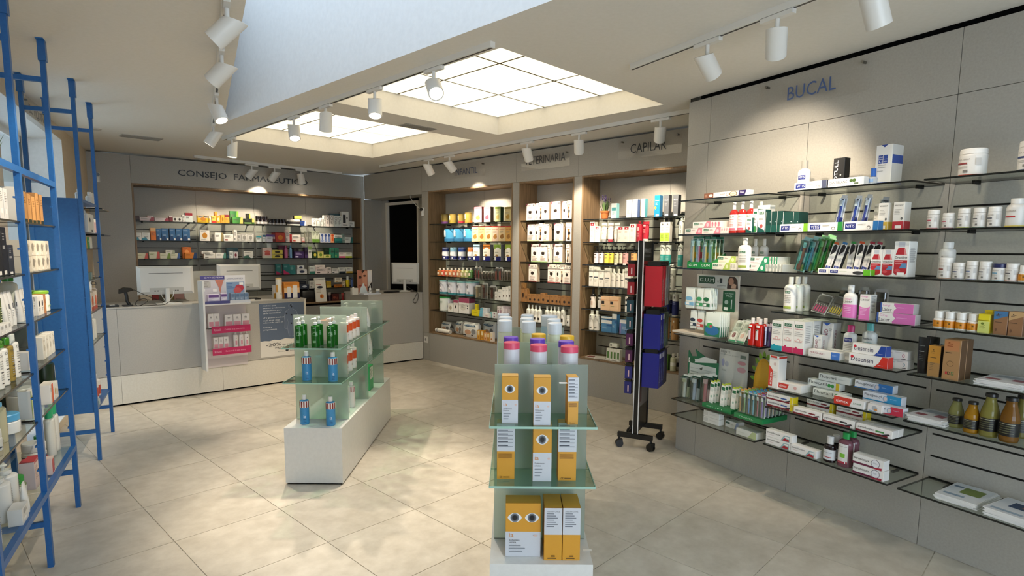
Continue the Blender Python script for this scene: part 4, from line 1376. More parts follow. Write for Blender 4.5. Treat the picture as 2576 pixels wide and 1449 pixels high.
# --- fifth shelf: leaflet cards, travel kits, brush trays
crop(1680,860,4.024)
k = ('R',0,1)
fr,su0,su1,sd0,sd1,z = SHELVES[k]
def card(x0,x1,y0,y1,d,name,label,cat,base,pr,t=0.006,shape=None,tilt=0):
 a,b = fr.at(X(x0),Y(y1),d)[0],fr.at(X(x1),Y(y1),d)[0]
 ztop = fr.at(X((x0 + x1) / 2),Y(y0),d)[1]
 w,h = b - a,ztop - z
 mb = MB()
 shape_ = shape or [(0,0),(1,0),(1,1),(0,1)]
 f0 = [(x * w,0,y * h) for x,y in shape_]; f1 = [(x * w,t,y * h) for x,y in shape_]
 n = len(shape_)
 mb.poly(f0,mat(base,0.5)); mb.poly(list(reversed(f1)),mat(base,0.5))
 for i in range(n):
  mb.poly([f0[(i + 1) % n],f0[i],f1[i],f1[(i + 1) % n]],mat(base,0.5))
 o = mb.obj(name,None,fr.w(a,d,z + 0.0004),fr.rz)
 tag(o,label,cat)
 print_mesh(w,h,pr).obj('printed_front',o)
 mb = MB(); mb.faces([(w * 0.45,t,0),(w * 0.55,t,0),(w * 0.55,t,h * 0.6),(w * 0.45,t,h * 0.6),(w * 0.45,t + h * 0.22,0),(w * 0.55,t + h * 0.22,0)],[(2,3,4,5),(0,3,4),(1,2,5)],mat('#cfcabf',0.6)); mb.obj('easel',o)
 return o
card(196,502,88,420,0.13,'boarding_pass_card','green and white card shaped like an airliner with a boarding pass print','card','#1f6b47',
  [('p',[(0.02,0.80),(0.30,0.80),(0.55,0.88),(0.95,0.86),(0.95,0.80),(0.40,0.74),(0.02,0.70)],'#d9ddd6'),('e',0.14,0.76,0.10,0.06,'#1f5c3a'),('r',0.06,0.30,0.94,0.70,'#ccd4cd'),('r',0.06,0.60,0.94,0.61,'#a9b3ab'),('l',0.10,0.52,0.45,3,'#9aa59c'),('p',[(0.40,0.62),(0.50,0.66),(0.50,0.62),(0.46,0.58)],'#4a564d'),('r',0.50,0.40,0.66,0.50,'#e8ebe6')],
  shape=[(0,0),(1,0),(1,0.80),(0.62,0.86),(0.28,0.98),(0.24,1.0),(0.30,0.86),(0.12,0.84),(0.02,0.95),(0,0.95)])
card(505,795,86,500,0.10,'info_card','pale grey card reading SIENTE with small mouth drawings','card','#c9cac4',
  [('t',0.05,0.38,0.955,0.035,'SIENTE','#5a605c'),('t',0.05,0.70,0.905,0.028,'La diferencia y repara','#7a807c'),('r',0.74,0.88,0.94,0.94,'#6a7a70'),('e',0.15,0.76,0.05,0.07,'#8f93b0'),('e',0.28,0.74,0.07,0.05,'#a9adb8'),('e',0.80,0.80,0.14,0.035,'#c08a92'),('e',0.80,0.68,0.15,0.05,'#c79aa2'),('t',0.12,0.28,0.62,0.03,'FUNC','#8a8e8a')])
# plain fruit-shaped standee
o = card(858,1045,165,560,0.09,'fruit_standee','flat yellow fruit-shaped card with green leaf crown','card','#d9a51f',[('e',0.5,0.55,0.40,0.40,'#e0ae2c')],shape=[(0.5 + 0.5 * math.cos(t_ * math.pi / 10),0.5 + 0.5 * math.sin(t_ * math.pi / 10)) for t_ in range(20)])
wl = fr.at(X(1045),Y(400),0.09)[0] - fr.at(X(858),Y(400),0.09)[0]
hl = fr.at(X(950),Y(165),0.09)[1] - z
leaf = MB()
for i in range(9):
 a = math.pi * (0.06 + 0.88 * i / 8)
 cx_,cz_ = wl * 0.5 + wl * 0.5 * math.cos(a),hl * 0.52 + hl * 0.5 * math.sin(a)
 dx_,dz_ = math.cos(a) * wl * 0.26,math.sin(a) * wl * 0.30
 nx_,nz_ = -math.sin(a) * wl * 0.10,math.cos(a) * wl * 0.10
 leaf.faces([(cx_ - nx_,0.003,cz_ - nz_),(cx_ + dx_ * 0.6 - nx_ * 0.8,0.003,cz_ + dz_ * 0.6 - nz_ * 0.8),(cx_ + dx_,0.003,cz_ + dz_),(cx_ + dx_ * 0.6 + nx_ * 0.8,0.003,cz_ + dz_ * 0.6 + nz_ * 0.8),(cx_ + nx_,0.003,cz_ + nz_)],[(0,1,2,3,4)],'#6f9a2a')
leaf.obj('leaf_crown',o)
kit = lambda c1,c2: dict(c='#174a38',tab='#cfd6d2',btint='#d8dedb',brush=c1,bristle=c2,pr=[('r',0.1,0.1,0.45,0.8,'#d9dcd6'),('r',0.55,0.05,0.9,0.5,c2)])
for x0,x1,c1,c2,lab in ((98,205,'#e8e8e2','#d6d9b8','white'),(200,300,'#b9c4dc','#e8eef4','pale blue'),(305,415,'#d98a92','#e8c2c6','pink')):
 G(k,'travel_brush_kit','clear zipped travel toothbrush pouch with %s brush and green card' % lab,'toothbrush kit',x0,x1,1,340,0.04,'pack',kit(c1,c2),rows=2,inset=0.05,tilt=4)
def low_tray(x0,x1,d,dep,hgt,lab,txt):
 a,b = fr.at(X(x0),Y(700),d)[0],fr.at(X(x1),Y(700),d)[0]
 w = b - a
 o = MB().box(0,w,0,dep,0,hgt,mat('#1d7d45',0.35),top='#166638').obj('brush_rack',None,fr.w(a,d,z + 0.0004),fr.rz)
 tag(o,lab,'tray')
 mb = MB(); put_text(mb,txt,w * 0.15,w * 0.7,hgt * 0.5,hgt * 0.3,mat('#b9d8c4',0.4),lambda x,z_: (x,-0.0006,z_)); mb.obj('lettering',o)
 return a,w
a,w = low_tray(345,640,0.275,0.10,0.026,'low green rack holding the white carded toothbrushes','GUM')
for i,x0 in enumerate((418,530,640)):
 for r_ in range(3):
  put(fr,fr.at(X(x0),Y(620),0.25)[0] - 0.01,0.262 - 0.028 * r_,z + 0.0268,0.034,0.155 - 0.004 * i,0.020,'pack',dict(c='#e9ebe4',tab='#b5c838',btint='#e8efe8',blister=False,pr=[('r',0.1,0.72,0.9,0.86,'#1f6b47'),('e',0.5,0.6,0.45,0.08,'#d5ddd6'),('r',0.1,0.1,0.9,0.5,'#f2f2ec'),('e',0.5,0.3,0.2,0.06,'#9fc0b0')]),
   'toothbrush_card','white carded toothbrush with lime hang tab in the low green rack','toothbrush','carded toothbrushes in the low green rack',lean=4)
a,w = low_tray(672,960,0.298,0.24,0.030,'low green rack crowded with small coloured toothbrushes','TRAVEL')
kc = ('#d9a04a','#8fbf5a','#4f8fd0','#5fb0c8','#b85a5a','#8a6ab0')
for i in range(6):
 for r_ in range(6):
  put(fr,a + w * (0.04 + 0.155 * i),0.285 - 0.036 * r_,z + 0.0308,w * 0.135,0.150,0.026,'pack',dict(c='#d2d6cf',tab=kc[i],btint='#e2e8e4',brush=kc[(i + r_ // 2) % 6],pr=[('r',0.1,0.78,0.9,0.9,kc[i])]),'child_toothbrush','small clear toothbrush pack with coloured handle in the crowded green rack','toothbrush','children toothbrushes in the green rack')
# --- lowest shelf
k = ('R',0,0)
plain = dict(c='#e6e4dd',pr=[('r',0.03,0.2,0.3,0.8,'#d3d1c9'),('l',0.4,0.6,0.9,4,'#c9c6bc')])
G(k,'white_carton','plain white carton, lower of a pair under the green racks','carton',358,520,1,800,0.05,'carton',plain,h=0.040,inset=0.06)
G(k,'white_carton','plain white carton, upper of a pair under the green racks','carton',360,522,1,735,0.05,'carton',plain,h=0.040,inset=0.06,dz=0.0412)
G(k,'white_carton','white carton with blue corner and green logo under the green racks','carton',582,720,1,800,0.06,'carton',dict(c='#e4e4e0',pr=[('r',0.05,0.5,0.35,0.8,'#3f5f52'),('p',[(0.7,0),(1,0),(1,1),(0.85,1)],'#8f9ec4'),('l',0.42,0.6,0.7,4,'#b3b3ae')]),h=0.045,inset=0.10)
G(k,'white_carton','white carton with pale green corner at the edge of the lowest shelf','carton',692,900,1,890,0.07,'carton',dict(c='#dfded2',pr=[('p',[(0.6,0),(1,0),(1,1),(0.8,1)],'#b9c48f'),('l',0.1,0.5,0.5,3,'#c9c6b4')]),h=0.042,inset=0.03)

# --- middle bay, top shelf
crop(1930,340,3.813)
k = ('R',1,13)
G(k,'toothpaste_carton','white toothpaste carton with navy logo on the topmost middle shelf','carton',264,572,1,440,0.045,'carton',vitis('#4a4f66'),h=0.042,inset=0.012)
G(k,'toothpaste_carton','white toothpaste carton with thin grey capitals and two green discs','carton',587,932,1,400,0.045,'carton',dict(c='#eeece6',pr=[('t',0.05,0.55,0.52,0.32,'DENTIBLANC','#6a6a68'),('e',0.66,0.62,0.05,0.2,'#4f6b34'),('e',0.74,0.62,0.05,0.2,'#4f6b34'),('r',0.74,0.12,0.86,0.34,'#6b7a62'),('r',0.04,0.2,0.4,0.23,'#8a8a86')]),h=0.042,inset=0.012)
G(k,'mouthwash_bottle','white mouthwash bottle with grey cap behind the topmost cartons','bottle',282,398,1,240,0.05,'bottle',dict(b='#efece4',c='#8d8a82',sh=0.62,nk=0.5,cz=0.74,cr=0.53,tx=[('#',0.46,0.13,'#1d2a78',1.2),('VITIS',0.46,0.07,'#f0f0f6',0.95),('=',0.32,4,'#b5b1a8',1.2)]),inset=0.11)
G(k,'black_box','black box with vertical white lettering on the topmost middle shelf','carton',640,752,1,218,0.05,'carton',dict(c='#0e0e0e',pr=[('v',0.12,0.42,0.5,0.85,'XOTULL','#e6e6e2'),('r',0.62,0.42,0.75,0.46,'#b9b9b4')]),inset=0.11)
G(k,'drops_bottle','small clear bottle with tall blue cap','bottle',962,1042,1,315,0.0,'bottle',dict(b='#dfe6ee',liq=1,tr=0.4,c='#2a62b8',sh=0.42,nk=0.45,cz=0.5,cr=0.6,tx=[('#',0.25,0.2,'#8fb0d8',1.2)]),inset=0.06)
G(k,'irrigator_box','tall white box with blue triangle and logo squares on top shelf','carton',1052,1212,1,92,0.10,'carton',dict(c='#eceae4',side='#d5d3cd',pr=[('p',[(0.30,1),(0.72,1),(0.51,0.935)],'#27408f'),('r',0.18,0.64,0.44,0.74,'#2c4a9a'),('r',0.47,0.64,0.74,0.74,'#2c4a9a'),('r',0.18,0.53,0.44,0.63,'#2c4a9a'),('r',0.47,0.53,0.74,0.63,'#2c4a9a'),('t',0.22,0.42,0.69,0.04,'IRI','#e8eaf2'),('t',0.22,0.42,0.58,0.04,'LI','#e8eaf2'),('t',0.5,0.7,0.58,0.04,'NA','#e8eaf2'),('t',0.16,0.5,0.34,0.02,'BASIC','#77757a'),('l',0.18,0.48,0.7,2,'#b9b7b2'),('r',0,0,1,0.055,'#1f4aa0'),('s',0,0.055,'#1f4aa0'),('s',0.53,0.74,'#33509c')]),inset=0.09)
# second shelf
crop(2000,440,6.44)
k = ('R',1,11)
G(k,'toothpaste_carton','white toothpaste carton with navy logo and lime tip next to dark green cartons','carton',-245,212,1,792,0.045,'carton',vitis('#7db52e'),h=0.044,inset=0.012)
G(k,'toothpaste_carton','white toothpaste carton with navy logo and wide green end','carton',220,780,1,768,0.045,'carton',vitis('#2c8a3c'),h=0.046,inset=0.012)
G(k,'toothpaste_carton','white toothpaste carton with navy logo and blue end','carton',792,1355,1,748,0.045,'carton',vitis('#2f78b8'),h=0.046,inset=0.012)
tb = lambda hnd,sh: dict(c='#e9eaec' if not sh else '#b9bcc0',brush=hnd,btint='#eef2f6',pr=[('r',0.08,0.0,0.92,0.38,'#1c3a9a'),('v',0.12,0.32,0.2,0.3,'VITIS','#b9c8ea'),('r',0.3,0.86,0.8,0.89,'#6a6e76')])  # sh picks a greyer card, shade put into the colour
for x0,x1,yt,sh,lab in ((628,745,335,0,'pink and blue'),(870,985,340,0,'glossy white and navy'),(1040,1150,320,1,'olive and navy')):
 G(k,'toothbrush_blister','tall blister toothbrush in %s leaning behind the navy logo cartons' % lab,'toothbrush',x0,x1,1,yt,0.022,'pack',tb('#28409a',sh),inset=0.10,lean=9)
G(k,'toothbrush_blister','shaded blister pack leaning behind the white boxes with bands','toothbrush',1285,1420,1,362,0.022,'pack',tb('#7a3a34',1),inset=0.17,lean=10)
bx = lambda col: dict(c='#e6e3db',pr=[('t',0.12,0.88,0.88,0.05,'BEXIDENT','#5a5a58'),('l',0.12,0.72,0.8,4,'#b5b2aa'),('e',0.8,0.40,0.10,0.05,'#6a6a66'),('r',0,0.0,1,0.30,col),('r',0.25,0.05,0.8,0.16,'#f0eee8'),('s',0,0.30,col)])
G(k,'mouthwash_carton','white carton with yellow band behind the price label','carton',1362,1530,1,455,0.06,'carton',bx('#d3b24a'),inset=0.07)
G(k,'mouthwash_carton','plain white carton half hidden by the yellow banded one','carton',1292,1372,1,470,0.06,'carton',dict(c='#e0ddd5',pr=[('t',0.1,0.9,0.88,0.05,'BEX','#5a5a58'),('l',0.12,0.72,0.9,6,'#b5b2aa')]),inset=0.14)
G(k,'mouthwash_carton','white carton with red band at the shelf end','carton',1605,1790,1,440,0.06,'carton',bx('#b8313c'),inset=0.07)
# third shelf
crop(1930,340,3.813)
k = ('R',1,9)
teal = lambda c1: dict(c='#b7d3d0',tab='#a8d8d8',btint='#9fd0cf',brush=c1,pr=[('r',0.05,0.58,0.95,0.70,'#2a3f9a'),('r',0.08,0.28,0.92,0.56,'#cfe6ee'),('v',0.3,0.6,0.42,0.22,'Inter','#3a4a6a'),('e',0.3,0.12,0.2,0.10,c1),('e',0.7,0.12,0.2,0.10,'#e0b04a')])
for i,(x0,x1,c1,lab) in enumerate(((255,372,'#d8584a','teal blister of interdental brushes, first in the leaning row'),(335,440,'#4aa0c8','teal blister of interdental brushes, second in the leaning row'),(410,500,'#3f9a5a','sea green blister of interdental brushes with green label'),(470,560,'#5aa04a','light green blister of interdental brushes, last in the leaning row'))):
 lk = teal(c1)
 if i > 1:
  lk = dict(lk,btint='#a6dcb0',tab='#a8e0a0',c='#b4d8b4')
 G(k,'interdental_pack',lab,'interdental brush',x0,x1,1,985 - 8 * i,0.024,'pack',lk,inset=0.05 + 0.02 * i,lean=14,w=0.062)
vb = lambda tab: dict(c='#dfdedb',tab=tab,blister=False,pr=[('p',[(0.15,0.55),(0.85,0.72),(0.85,0.88),(0.5,0.93),(0.2,0.88)],'#1a1a1c'),('r',0.12,0.0,0.88,0.22,'#2a3f8f'),('v',0.3,0.7,0.11,0.18,'VITIS','#dfe4f2'),('r',0.6,0.28,0.75,0.5,'#b9bac0'),('s',0,0.9,'#2c2e34')])
for i,(x0,x1,tabc,ln,lab) in enumerate(((528,590,'#c85a2a',17,'first'),(606,672,'#3a78b0',17,'second'),(742,800,'#2f8f3f',6,'third'),(806,864,'#c8502a',9,'fourth'),(876,932,'#9a2038',14,'fifth'),(930,985,'#a83850',17,'sixth'))):
 G(k,'toothbrush_box','slim white toothbrush box with black window, %s in the leaning row' % lab,'toothbrush',x0,x1,1,1020,0.028,'pack',vb(tabc),inset=0.07 + 0.012 * (i % 3),lean=ln,w=0.034,h=0.175)
G(k,'toothpaste_carton','slim white carton with two navy logos and lime end under the toothbrush boxes','carton',486,996,1,1282,0.045,'carton',dict(c='#eceae4',pr=[('r',0.03,0.25,0.17,0.8,'#1d2a78'),('t',0.05,0.15,0.52,0.3,'VITIS','#f0f0f6'),('r',0.22,0.0,0.225,1,'#b9b7b2'),('r',0.25,0.25,0.40,0.8,'#1d2a78'),('t',0.27,0.38,0.52,0.3,'VITIS','#f0f0f6'),('l',0.43,0.62,0.6,2,'#b9c4a0'),('e',0.78,0.4,0.10,0.3,'#3a3a3c'),('r',0.875,0,1,1,'#6abf2a'),('s',0,1,'#6abf2a')]),h=0.030,inset=0.010)
orl = dict(c='#ecebe6',pr=[('r',0.28,0.84,0.72,0.98,'#c4c8cf'),('p',[(0.12,0.62),(0.88,0.62),(0.72,0.82),(0.28,0.82)],'#b52a34'),('p',[(0.70,0.62),(0.88,0.62),(0.74,0.80),(0.66,0.80)],'#d98a8a'),('t',0.08,0.92,0.545,0.075,'Oraldine','#3a3a3e'),('r',0.06,0.10,0.94,0.47,'#b52a34'),('e',0.5,0.10,0.40,0.07,'#b52a34'),('l',0.12,0.42,0.7,2,'#d88a8a'),('p',[(0.42,0.24),(0.92,0.24),(0.92,0.38),(0.60,0.38)],'#5f8fb8'),('e',0.32,0.17,0.2,0.05,'#d05058'),('sl',0.8,8,'#9a9a98')])
G(k,'mouthwash_carton','short white carton printed with a red mouthwash bottle','carton',1000,1224,2,1098,0.055,'carton',orl,inset=0.05,price=0)
G(k,'mouthwash_carton','tall white carton printed with a red mouthwash bottle','carton',1227,1372,1,1018,0.075,'carton',orl,inset=0.05,price=1)
# fourth shelf
crop(1920,670,4.3913)
k = ('R',1,7)
G(k,'mouthwash_bottle','white mouthwash bottle with green logo and spiral cap, in a file of three','bottle',215,345,1,118,0.058,'bottle',whmw,rows=3,inset=0.05,rgap=0.006)
ip = lambda c1: dict(c='#a9a9a6',tab='#9a9a98',btint='#d6d8d6',pr=[('r',0.1,0.56,0.9,0.62,'#4a4a4a')] + [('p',[(0.08 + 0.17 * i,0.08),(0.19 + 0.17 * i,0.08),(0.22 + 0.17 * i,0.42),(0.14 + 0.17 * i,0.42)],c1) for i in range(5)] + [('r',0.1 + 0.17 * i,0.42,0.16 + 0.17 * i,0.5,'#e8e8e6') for i in range(5)])
G(k,'interdental_pack','clear pack of bright pink interdental brushes leaning back','interdental brush',520,685,1,250,0.022,'pack',ip('#e0488a'),inset=0.055,tilt=26,lean=10,h=0.115)
G(k,'interdental_pack','clear pack of yellow interdental brushes leaning back','interdental brush',700,852,1,300,0.022,'pack',ip('#e0d02a'),inset=0.055,tilt=26,lean=10,h=0.110)
for x0,x1,lab in ((835,925,'before the white bottle'),(1040,1160,'behind the pink carton')):
 G(k,'interdental_pack','empty looking clear interdental pack standing ' + lab,'interdental brush',x0,x1,1,235,0.022,'pack',dict(c='#9c9c99',btint='#c9cbc9',pr=[('r',0.15,0.7,0.85,0.78,'#c4c4c2')]),inset=0.20)
G(k,'mouthwash_bottle','white mouthwash bottle with bright pink lower half','bottle',872,1025,1,207,0.05,'bottle',dict(b='#dedcd8',c='#e6e4e0',sh=0.60,nk=0.42,cz=0.78,cr=0.46,bands=[(0.02,0.42,'#d672b4')],tx=[('Gingi',0.58,0.05,'#d672b4',0.9),('Lacer',0.51,0.07,'#26262a',1.25),('=',0.34,4,'#eab4da',1.0)]),inset=0.03)
lacer = dict(c='#e6e4de',pr=[('r',0,0,1,0.56,'#dd78ba'),('e',0.5,0.56,0.5,0.08,'#e6e4de'),('t',0.1,0.75,0.91,0.07,'Gingi','#d672b4'),('t',0.1,0.92,0.80,0.085,'Lacer','#202024'),('l',0.12,0.42,0.8,5,'#eab4da'),('sl',0.9,12,'#8a8a88')])
G(k,'mouthwash_carton','upright white and pink carton with curved colour border','carton',1072,1192,1,312,0.06,'carton',lacer,inset=0.05)
G(k,'interdental_pack','clear hanging pack behind the stacked pink cartons','interdental brush',1208,1370,1,255,0.022,'pack',dict(c='#b5b2ae',btint='#d2d2d0',pr=[('r',0.1,0.55,0.9,0.7,'#dcdad6'),('t',0.2,0.8,0.62,0.05,'Lacer','#5a5a5e')]),inset=0.21)
lac2 = dict(c='#e6e4de',side='#b9b5b2',pr=[('r',0.42,0,1,1,'#cf6fb0'),('p',[(0.36,0),(0.50,0.5),(0.36,1),(0,1),(0,0)],'#e6e4de'),('t',0.08,0.30,0.72,0.3,'Gingi','#d672b4'),('t',0.06,0.36,0.32,0.36,'Lacer','#202024'),('l',0.52,0.6,0.82,2,'#eab4da'),('r',0,0,0.05,1,'#3a5aa0')])
G(k,'toothpaste_carton','pink and white toothpaste carton, lower of the stacked pair','carton',1258,1690,1,505,0.05,'carton',lac2,h=0.050,inset=0.025)
G(k,'toothpaste_carton','pink and white toothpaste carton, upper of the stacked pair','carton',1300,1672,1,388,0.05,'carton',lac2,h=0.048,dz=0.0515,inset=0.035)
# fifth shelf
k = ('R',1,5)
paro = lambda c1,c2: dict(c='#e4e2dc',pr=[('r',0,0,1,0.17,c1),('e',0.3,0.17,0.1,0.045,c1),('r',0.12,0.81,0.85,0.90,'#1f5c3f'),('t',0.2,0.78,0.855,0.055,'GUM','#e8f0ea'),('t',0.14,0.84,0.76,0.035,'PAROEX',c2),('l',0.12,0.66,0.85,3,'#b3b0aa'),('e',0.5,0.42,0.16,0.05,'#d4a0a0'),('p',[(0.12,0.42),(0.36,0.38),(0.64,0.38),(0.88,0.42),(0.8,0.36),(0.2,0.36)],'#d9aaa6'),('e',0.5,0.415,0.11,0.035,'#ece9e4'),('sl',0.85,10,'#9a9a96')])
G(k,'mouthwash_carton','white carton with green logo and teal foot','carton',100,224,1,600,0.075,'carton',paro('#1f96a8','#5a9aa0'),rows=3,inset=0.012)
G(k,'mouthwash_carton','white carton with green logo and crimson foot','carton',226,466,2,605,0.075,'carton',paro('#c02a5c','#c05068'),rows=3,inset=0.012)
pa = lambda s: dict(c='#dedcda',pr=[('p',[(0.05,1),(0.75,1),(0.42,0.90)],'#2f5ab0'),('v',0.22,0.55,0.44,0.72,'PERIO-AID','#8f2f4a'),('l',0.62,0.8,0.9,2,'#aaa'),('sv',0.2,0.45,0.42,0.7,'PERIO-AID','#8f4a5a')])
G(k,'mouthwash_carton','tall white carton with blue point and vertical maroon lettering','carton',656,782,1,625,0.075,'carton',pa(1),inset=0.15)
G(k,'mouthwash_carton','short white carton with blue point and vertical maroon lettering','carton',560,652,1,765,0.06,'carton',pa(0),inset=0.09)
G(k,'toothpaste_carton','white carton with maroon capitals and blue end','carton',500,852,1,935,0.05,'carton',dict(c='#e2e0da',pr=[('t',0.05,0.52,0.58,0.28,'PERIO-AID','#9a3a54'),('r',0.73,0,1,1,'#3f72c0'),('l',0.77,0.6,0.95,3,'#a9c0e6'),('l',0.06,0.3,0.4,2,'#b9b7b2')]),h=0.040,inset=0.018)
G(k,'toothpaste_carton','white carton with navy stripe behind the maroon lettered one','carton',705,980,1,910,0.05,'carton',dict(c='#d8d6d2',pr=[('r',0.05,0.5,0.4,0.7,'#27408f'),('l',0.45,0.6,0.9,3,'#aaa')]),h=0.042,inset=0.09)
G(k,'mouthwash_bottle','white bottle with crimson cap and navy logo','bottle',872,1022,1,655,0.05,'bottle',dict(b='#dcdbd8',c='#b8306a',sh=0.66,nk=0.46,cz=0.80,cr=0.52,tx=[('#',0.57,0.12,'#1d2a78',1.1),('VITIS',0.57,0.06,'#e8eaf2',0.9),('=',0.44,6,'#a9a7a4',1.2)]),inset=0.11)
G(k,'mouthwash_bottle','white bottle with aqua cap and dark script','bottle',1080,1246,1,630,0.05,'bottle',dict(b='#d3d6d5',c='#5fb3b3',sh=0.68,nk=0.42,cz=0.80,cr=0.48,tx=[('Bexident',0.60,0.06,'#3a4046',1.3),('=',0.50,4,'#8fb0b0',1.2)]),inset=0.12)
des = lambda c1: dict(c='#e8e6e0',pr=[('t',0.06,0.64,0.52,0.46,'Desensin','#2a2448'),('e',0.085,0.68,0.04,0.15,'#c8283a'),('p',[(0.66,0),(0.78,0.4),(0.86,1),(1,1),(1,0)],c1),('l',0.76,0.2,0.95,1,'#e0e0ee'),('s',0,1,c1)])
G(k,'toothpaste_carton','large white carton with bold dark lettering and red end','carton',948,1385,1,985,0.05,'carton',des('#cf2f22'),h=0.056,inset=0.012)
G(k,'toothpaste_carton','large white carton with bold dark lettering and blue end','carton',986,1362,1,880,0.05,'carton',des('#23469a'),h=0.052,dz=0.0572,inset=0.022)
wc = lambda c1: dict(c='#dcdad5',pr=[('l',0.05,0.7,0.4,2,c1),('e',0.8,0.5,0.06,0.2,c1),('e',0.8,0.5,0.035,0.12,'#dcdad5'),('l',0.4,0.85,0.9,2,'#aaa'),('r',0.7,0.08,0.92,0.16,'#4a4a50')])
G(k,'toothpaste_carton','white carton with red spot, upper of the pair beside the bold lettered cartons','carton',1372,1608,1,900,0.06,'carton',wc('#b8506a'),h=0.044,dz=0.0452,inset=0.085)
G(k,'toothpaste_carton','white carton with teal spot, lower of the pair beside the bold lettered cartons','carton',1402,1606,1,1000,0.06,'carton',wc('#4f8a9a'),h=0.044,inset=0.085)
# sixth shelf
k = ('R',1,3)
elm = '#c93a2c'
G(k,'mouthwash_carton','tall white carton with red foot and vertical white word','carton',72,180,1,990,0.075,'carton',dict(c='#e2dfd9',pr=[('p',[(0,0.05),(0.42,0.05),(0.42,0.55),(0,0.70)],elm),('v',0.08,0.36,0.3,0.4,'elmex','#f2e8e4'),('r',0.15,0.94,0.8,1.0,elm),('e',0.62,0.75,0.14,0.05,'#c9b4ae'),('l',0.5,0.5,0.9,4,'#bdb9b3'),('s',0.92,0.98,elm)]),inset=0.02)
crop(1900,900,4.025)
G(k,'toothpaste_carton','white carton with red flag lying beside the tall red-footed carton','carton',232,470,1,258,0.06,'carton',dict(c='#e2dfd9',pr=[('p',[(0,0.2),(0.40,0.2),(0.48,0.85),(0,0.85)],elm),('t',0.06,0.38,0.52,0.34,'elmex','#f2e8e4'),('e',0.75,0.55,0.07,0.22,'#d3a8a0')]),rows=2,h=0.046,inset=0.03)
flu = lambda a: dict(c='#dcded6',pr=[('t',0.05,0.60,0.58,0.42,'Fluocaril','#33403c')] + a)
G(k,'toothpaste_carton','white carton with dark lettering, topmost of the green disc pile','carton',640,965,1,190,0.05,'carton',flu([('l',0.64,0.55,0.9,2,'#9aa29c')]),h=0.040,dz=0.083,inset=0.13)
G(k,'toothpaste_carton','white carton with green discs and yellow end','carton',530,865,1,230,0.05,'carton',flu([('e',0.68,0.5,0.05,0.26,'#3f9a48'),('e',0.78,0.5,0.05,0.26,'#3f9a48'),('r',0.88,0,0.98,1,'#d8b82a')]),h=0.040,dz=0.0415,inset=0.12)
G(k,'toothpaste_carton','white carton with green discs and orange corner, lowest of its pile','carton',585,935,1,310,0.05,'carton',flu([('e',0.72,0.5,0.06,0.26,'#3f9a48'),('e',0.84,0.5,0.06,0.26,'#3f9a48'),('p',[(0.6,0),(0.95,0),(0.9,0.2),(0.65,0.2)],'#d0582a')]),h=0.040,inset=0.085)
pg = lambda c1: dict(c='#d8dade',pr=[('p',[(0.58,0),(0.64,1),(1,1),(1,0)],c1),('r',0,0,0.62,0.12,c1),('t',0.05,0.50,0.60,0.42,'Parogencyl','#3a4450'),('e',0.60,0.5,0.065,0.36,'#8fa8c4'),('e',0.60,0.5,0.045,0.26,'#d8c4bc'),('l',0.72,0.6,0.9,2,'#a9c8e0')])
G(k,'toothpaste_carton','white and blue carton with round tooth picture, topmost of its pile','carton',1010,1405,1,215,0.05,'carton',pg('#2f72b4'),h=0.042,dz=0.083,inset=0.13)
G(k,'toothpaste_carton','white and turquoise carton with round tooth picture, middle of its pile','carton',1092,1492,1,320,0.05,'carton',pg('#2a8ab8'),h=0.042,dz=0.0415,inset=0.085)
G(k,'toothpaste_carton','white and turquoise carton at the bottom of the tooth picture pile','carton',1092,1492,1,320,0.05,'carton',pg('#2a8ab8'),h=0.0405,inset=0.085)
G(k,'toothpaste_carton','white and red carton with round tooth picture lying low','carton',1160,1510,1,430,0.05,'carton',pg('#c03048'),h=0.042,inset=0.03)
G(k,'toothpaste_carton','white carton with red flag and the green word JUNIOR','carton',798,1112,1,405,0.045,'carton',dict(c='#e2e0dc',pr=[('p',[(0,0),(0.52,0),(0.62,1),(0,1)],elm),('t',0.07,0.48,0.5,0.4,'elmex','#f4ece8'),('t',0.64,0.92,0.5,0.26,'JUNIOR','#2f7a52')]),h=0.042,inset=0.006)
G(k,'toothpaste_carton','small white carton with animal drawing on its end, beside the JUNIOR one','carton',1140,1290,1,455,0.06,'carton',dict(c='#e2ddd8',pr=[('e',0.5,0.5,0.2,0.3,'#b0b4b8'),('e',0.58,0.3,0.12,0.18,'#d08a4a'),('r',0.1,0.05,0.6,0.16,'#7aa8c8')]),h=0.040,inset=0.012)
# seventh shelf: red and white cartons
k = ('R',1,2)
par = lambda e1,extra=(): dict(c='#e6e2dd',side='#dcd8d2',pr=[('r',0,0,0.88,0.22,'#7a1f2a'),('t',0.06,0.50,0.55,0.34,'parodontax','#1f1f22'),('r',0.55,0.42,0.78,0.62,e1),('p',[(0.75,0.1),(0.95,0.4),(0.9,0.5),(0.7,0.2)],'#2a2428')] + list(extra))
ylw = [('r',0.90,0,1.0,1,'#e0c81f'),('s',0,1,'#e0c81f')]
hp = 0.040
G(k,'toothpaste_carton','white and maroon toothpaste carton with yellow tip, lower one at the shelf end','carton',115,385,1,460,0.05,'carton',par('#3a5a9a',ylw),h=hp,inset=0.03)
G(k,'toothpaste_carton','white and maroon toothpaste carton with yellow tip, upper one at the shelf end','carton',115,385,1,385,0.05,'carton',par('#3a5a9a',ylw),h=hp,dz=hp + 0.001,inset=0.03)
G(k,'toothpaste_carton','white and maroon toothpaste carton in the front row, second from the brush racks','carton',388,680,1,515,0.05,'carton',par('#7a1f2a'),h=hp,inset=0.012)
G(k,'toothpaste_carton','white and maroon toothpaste carton in the front row with black swoosh','carton',685,1012,1,590,0.05,'carton',par('#2a2a2e'),h=hp,inset=0.012)
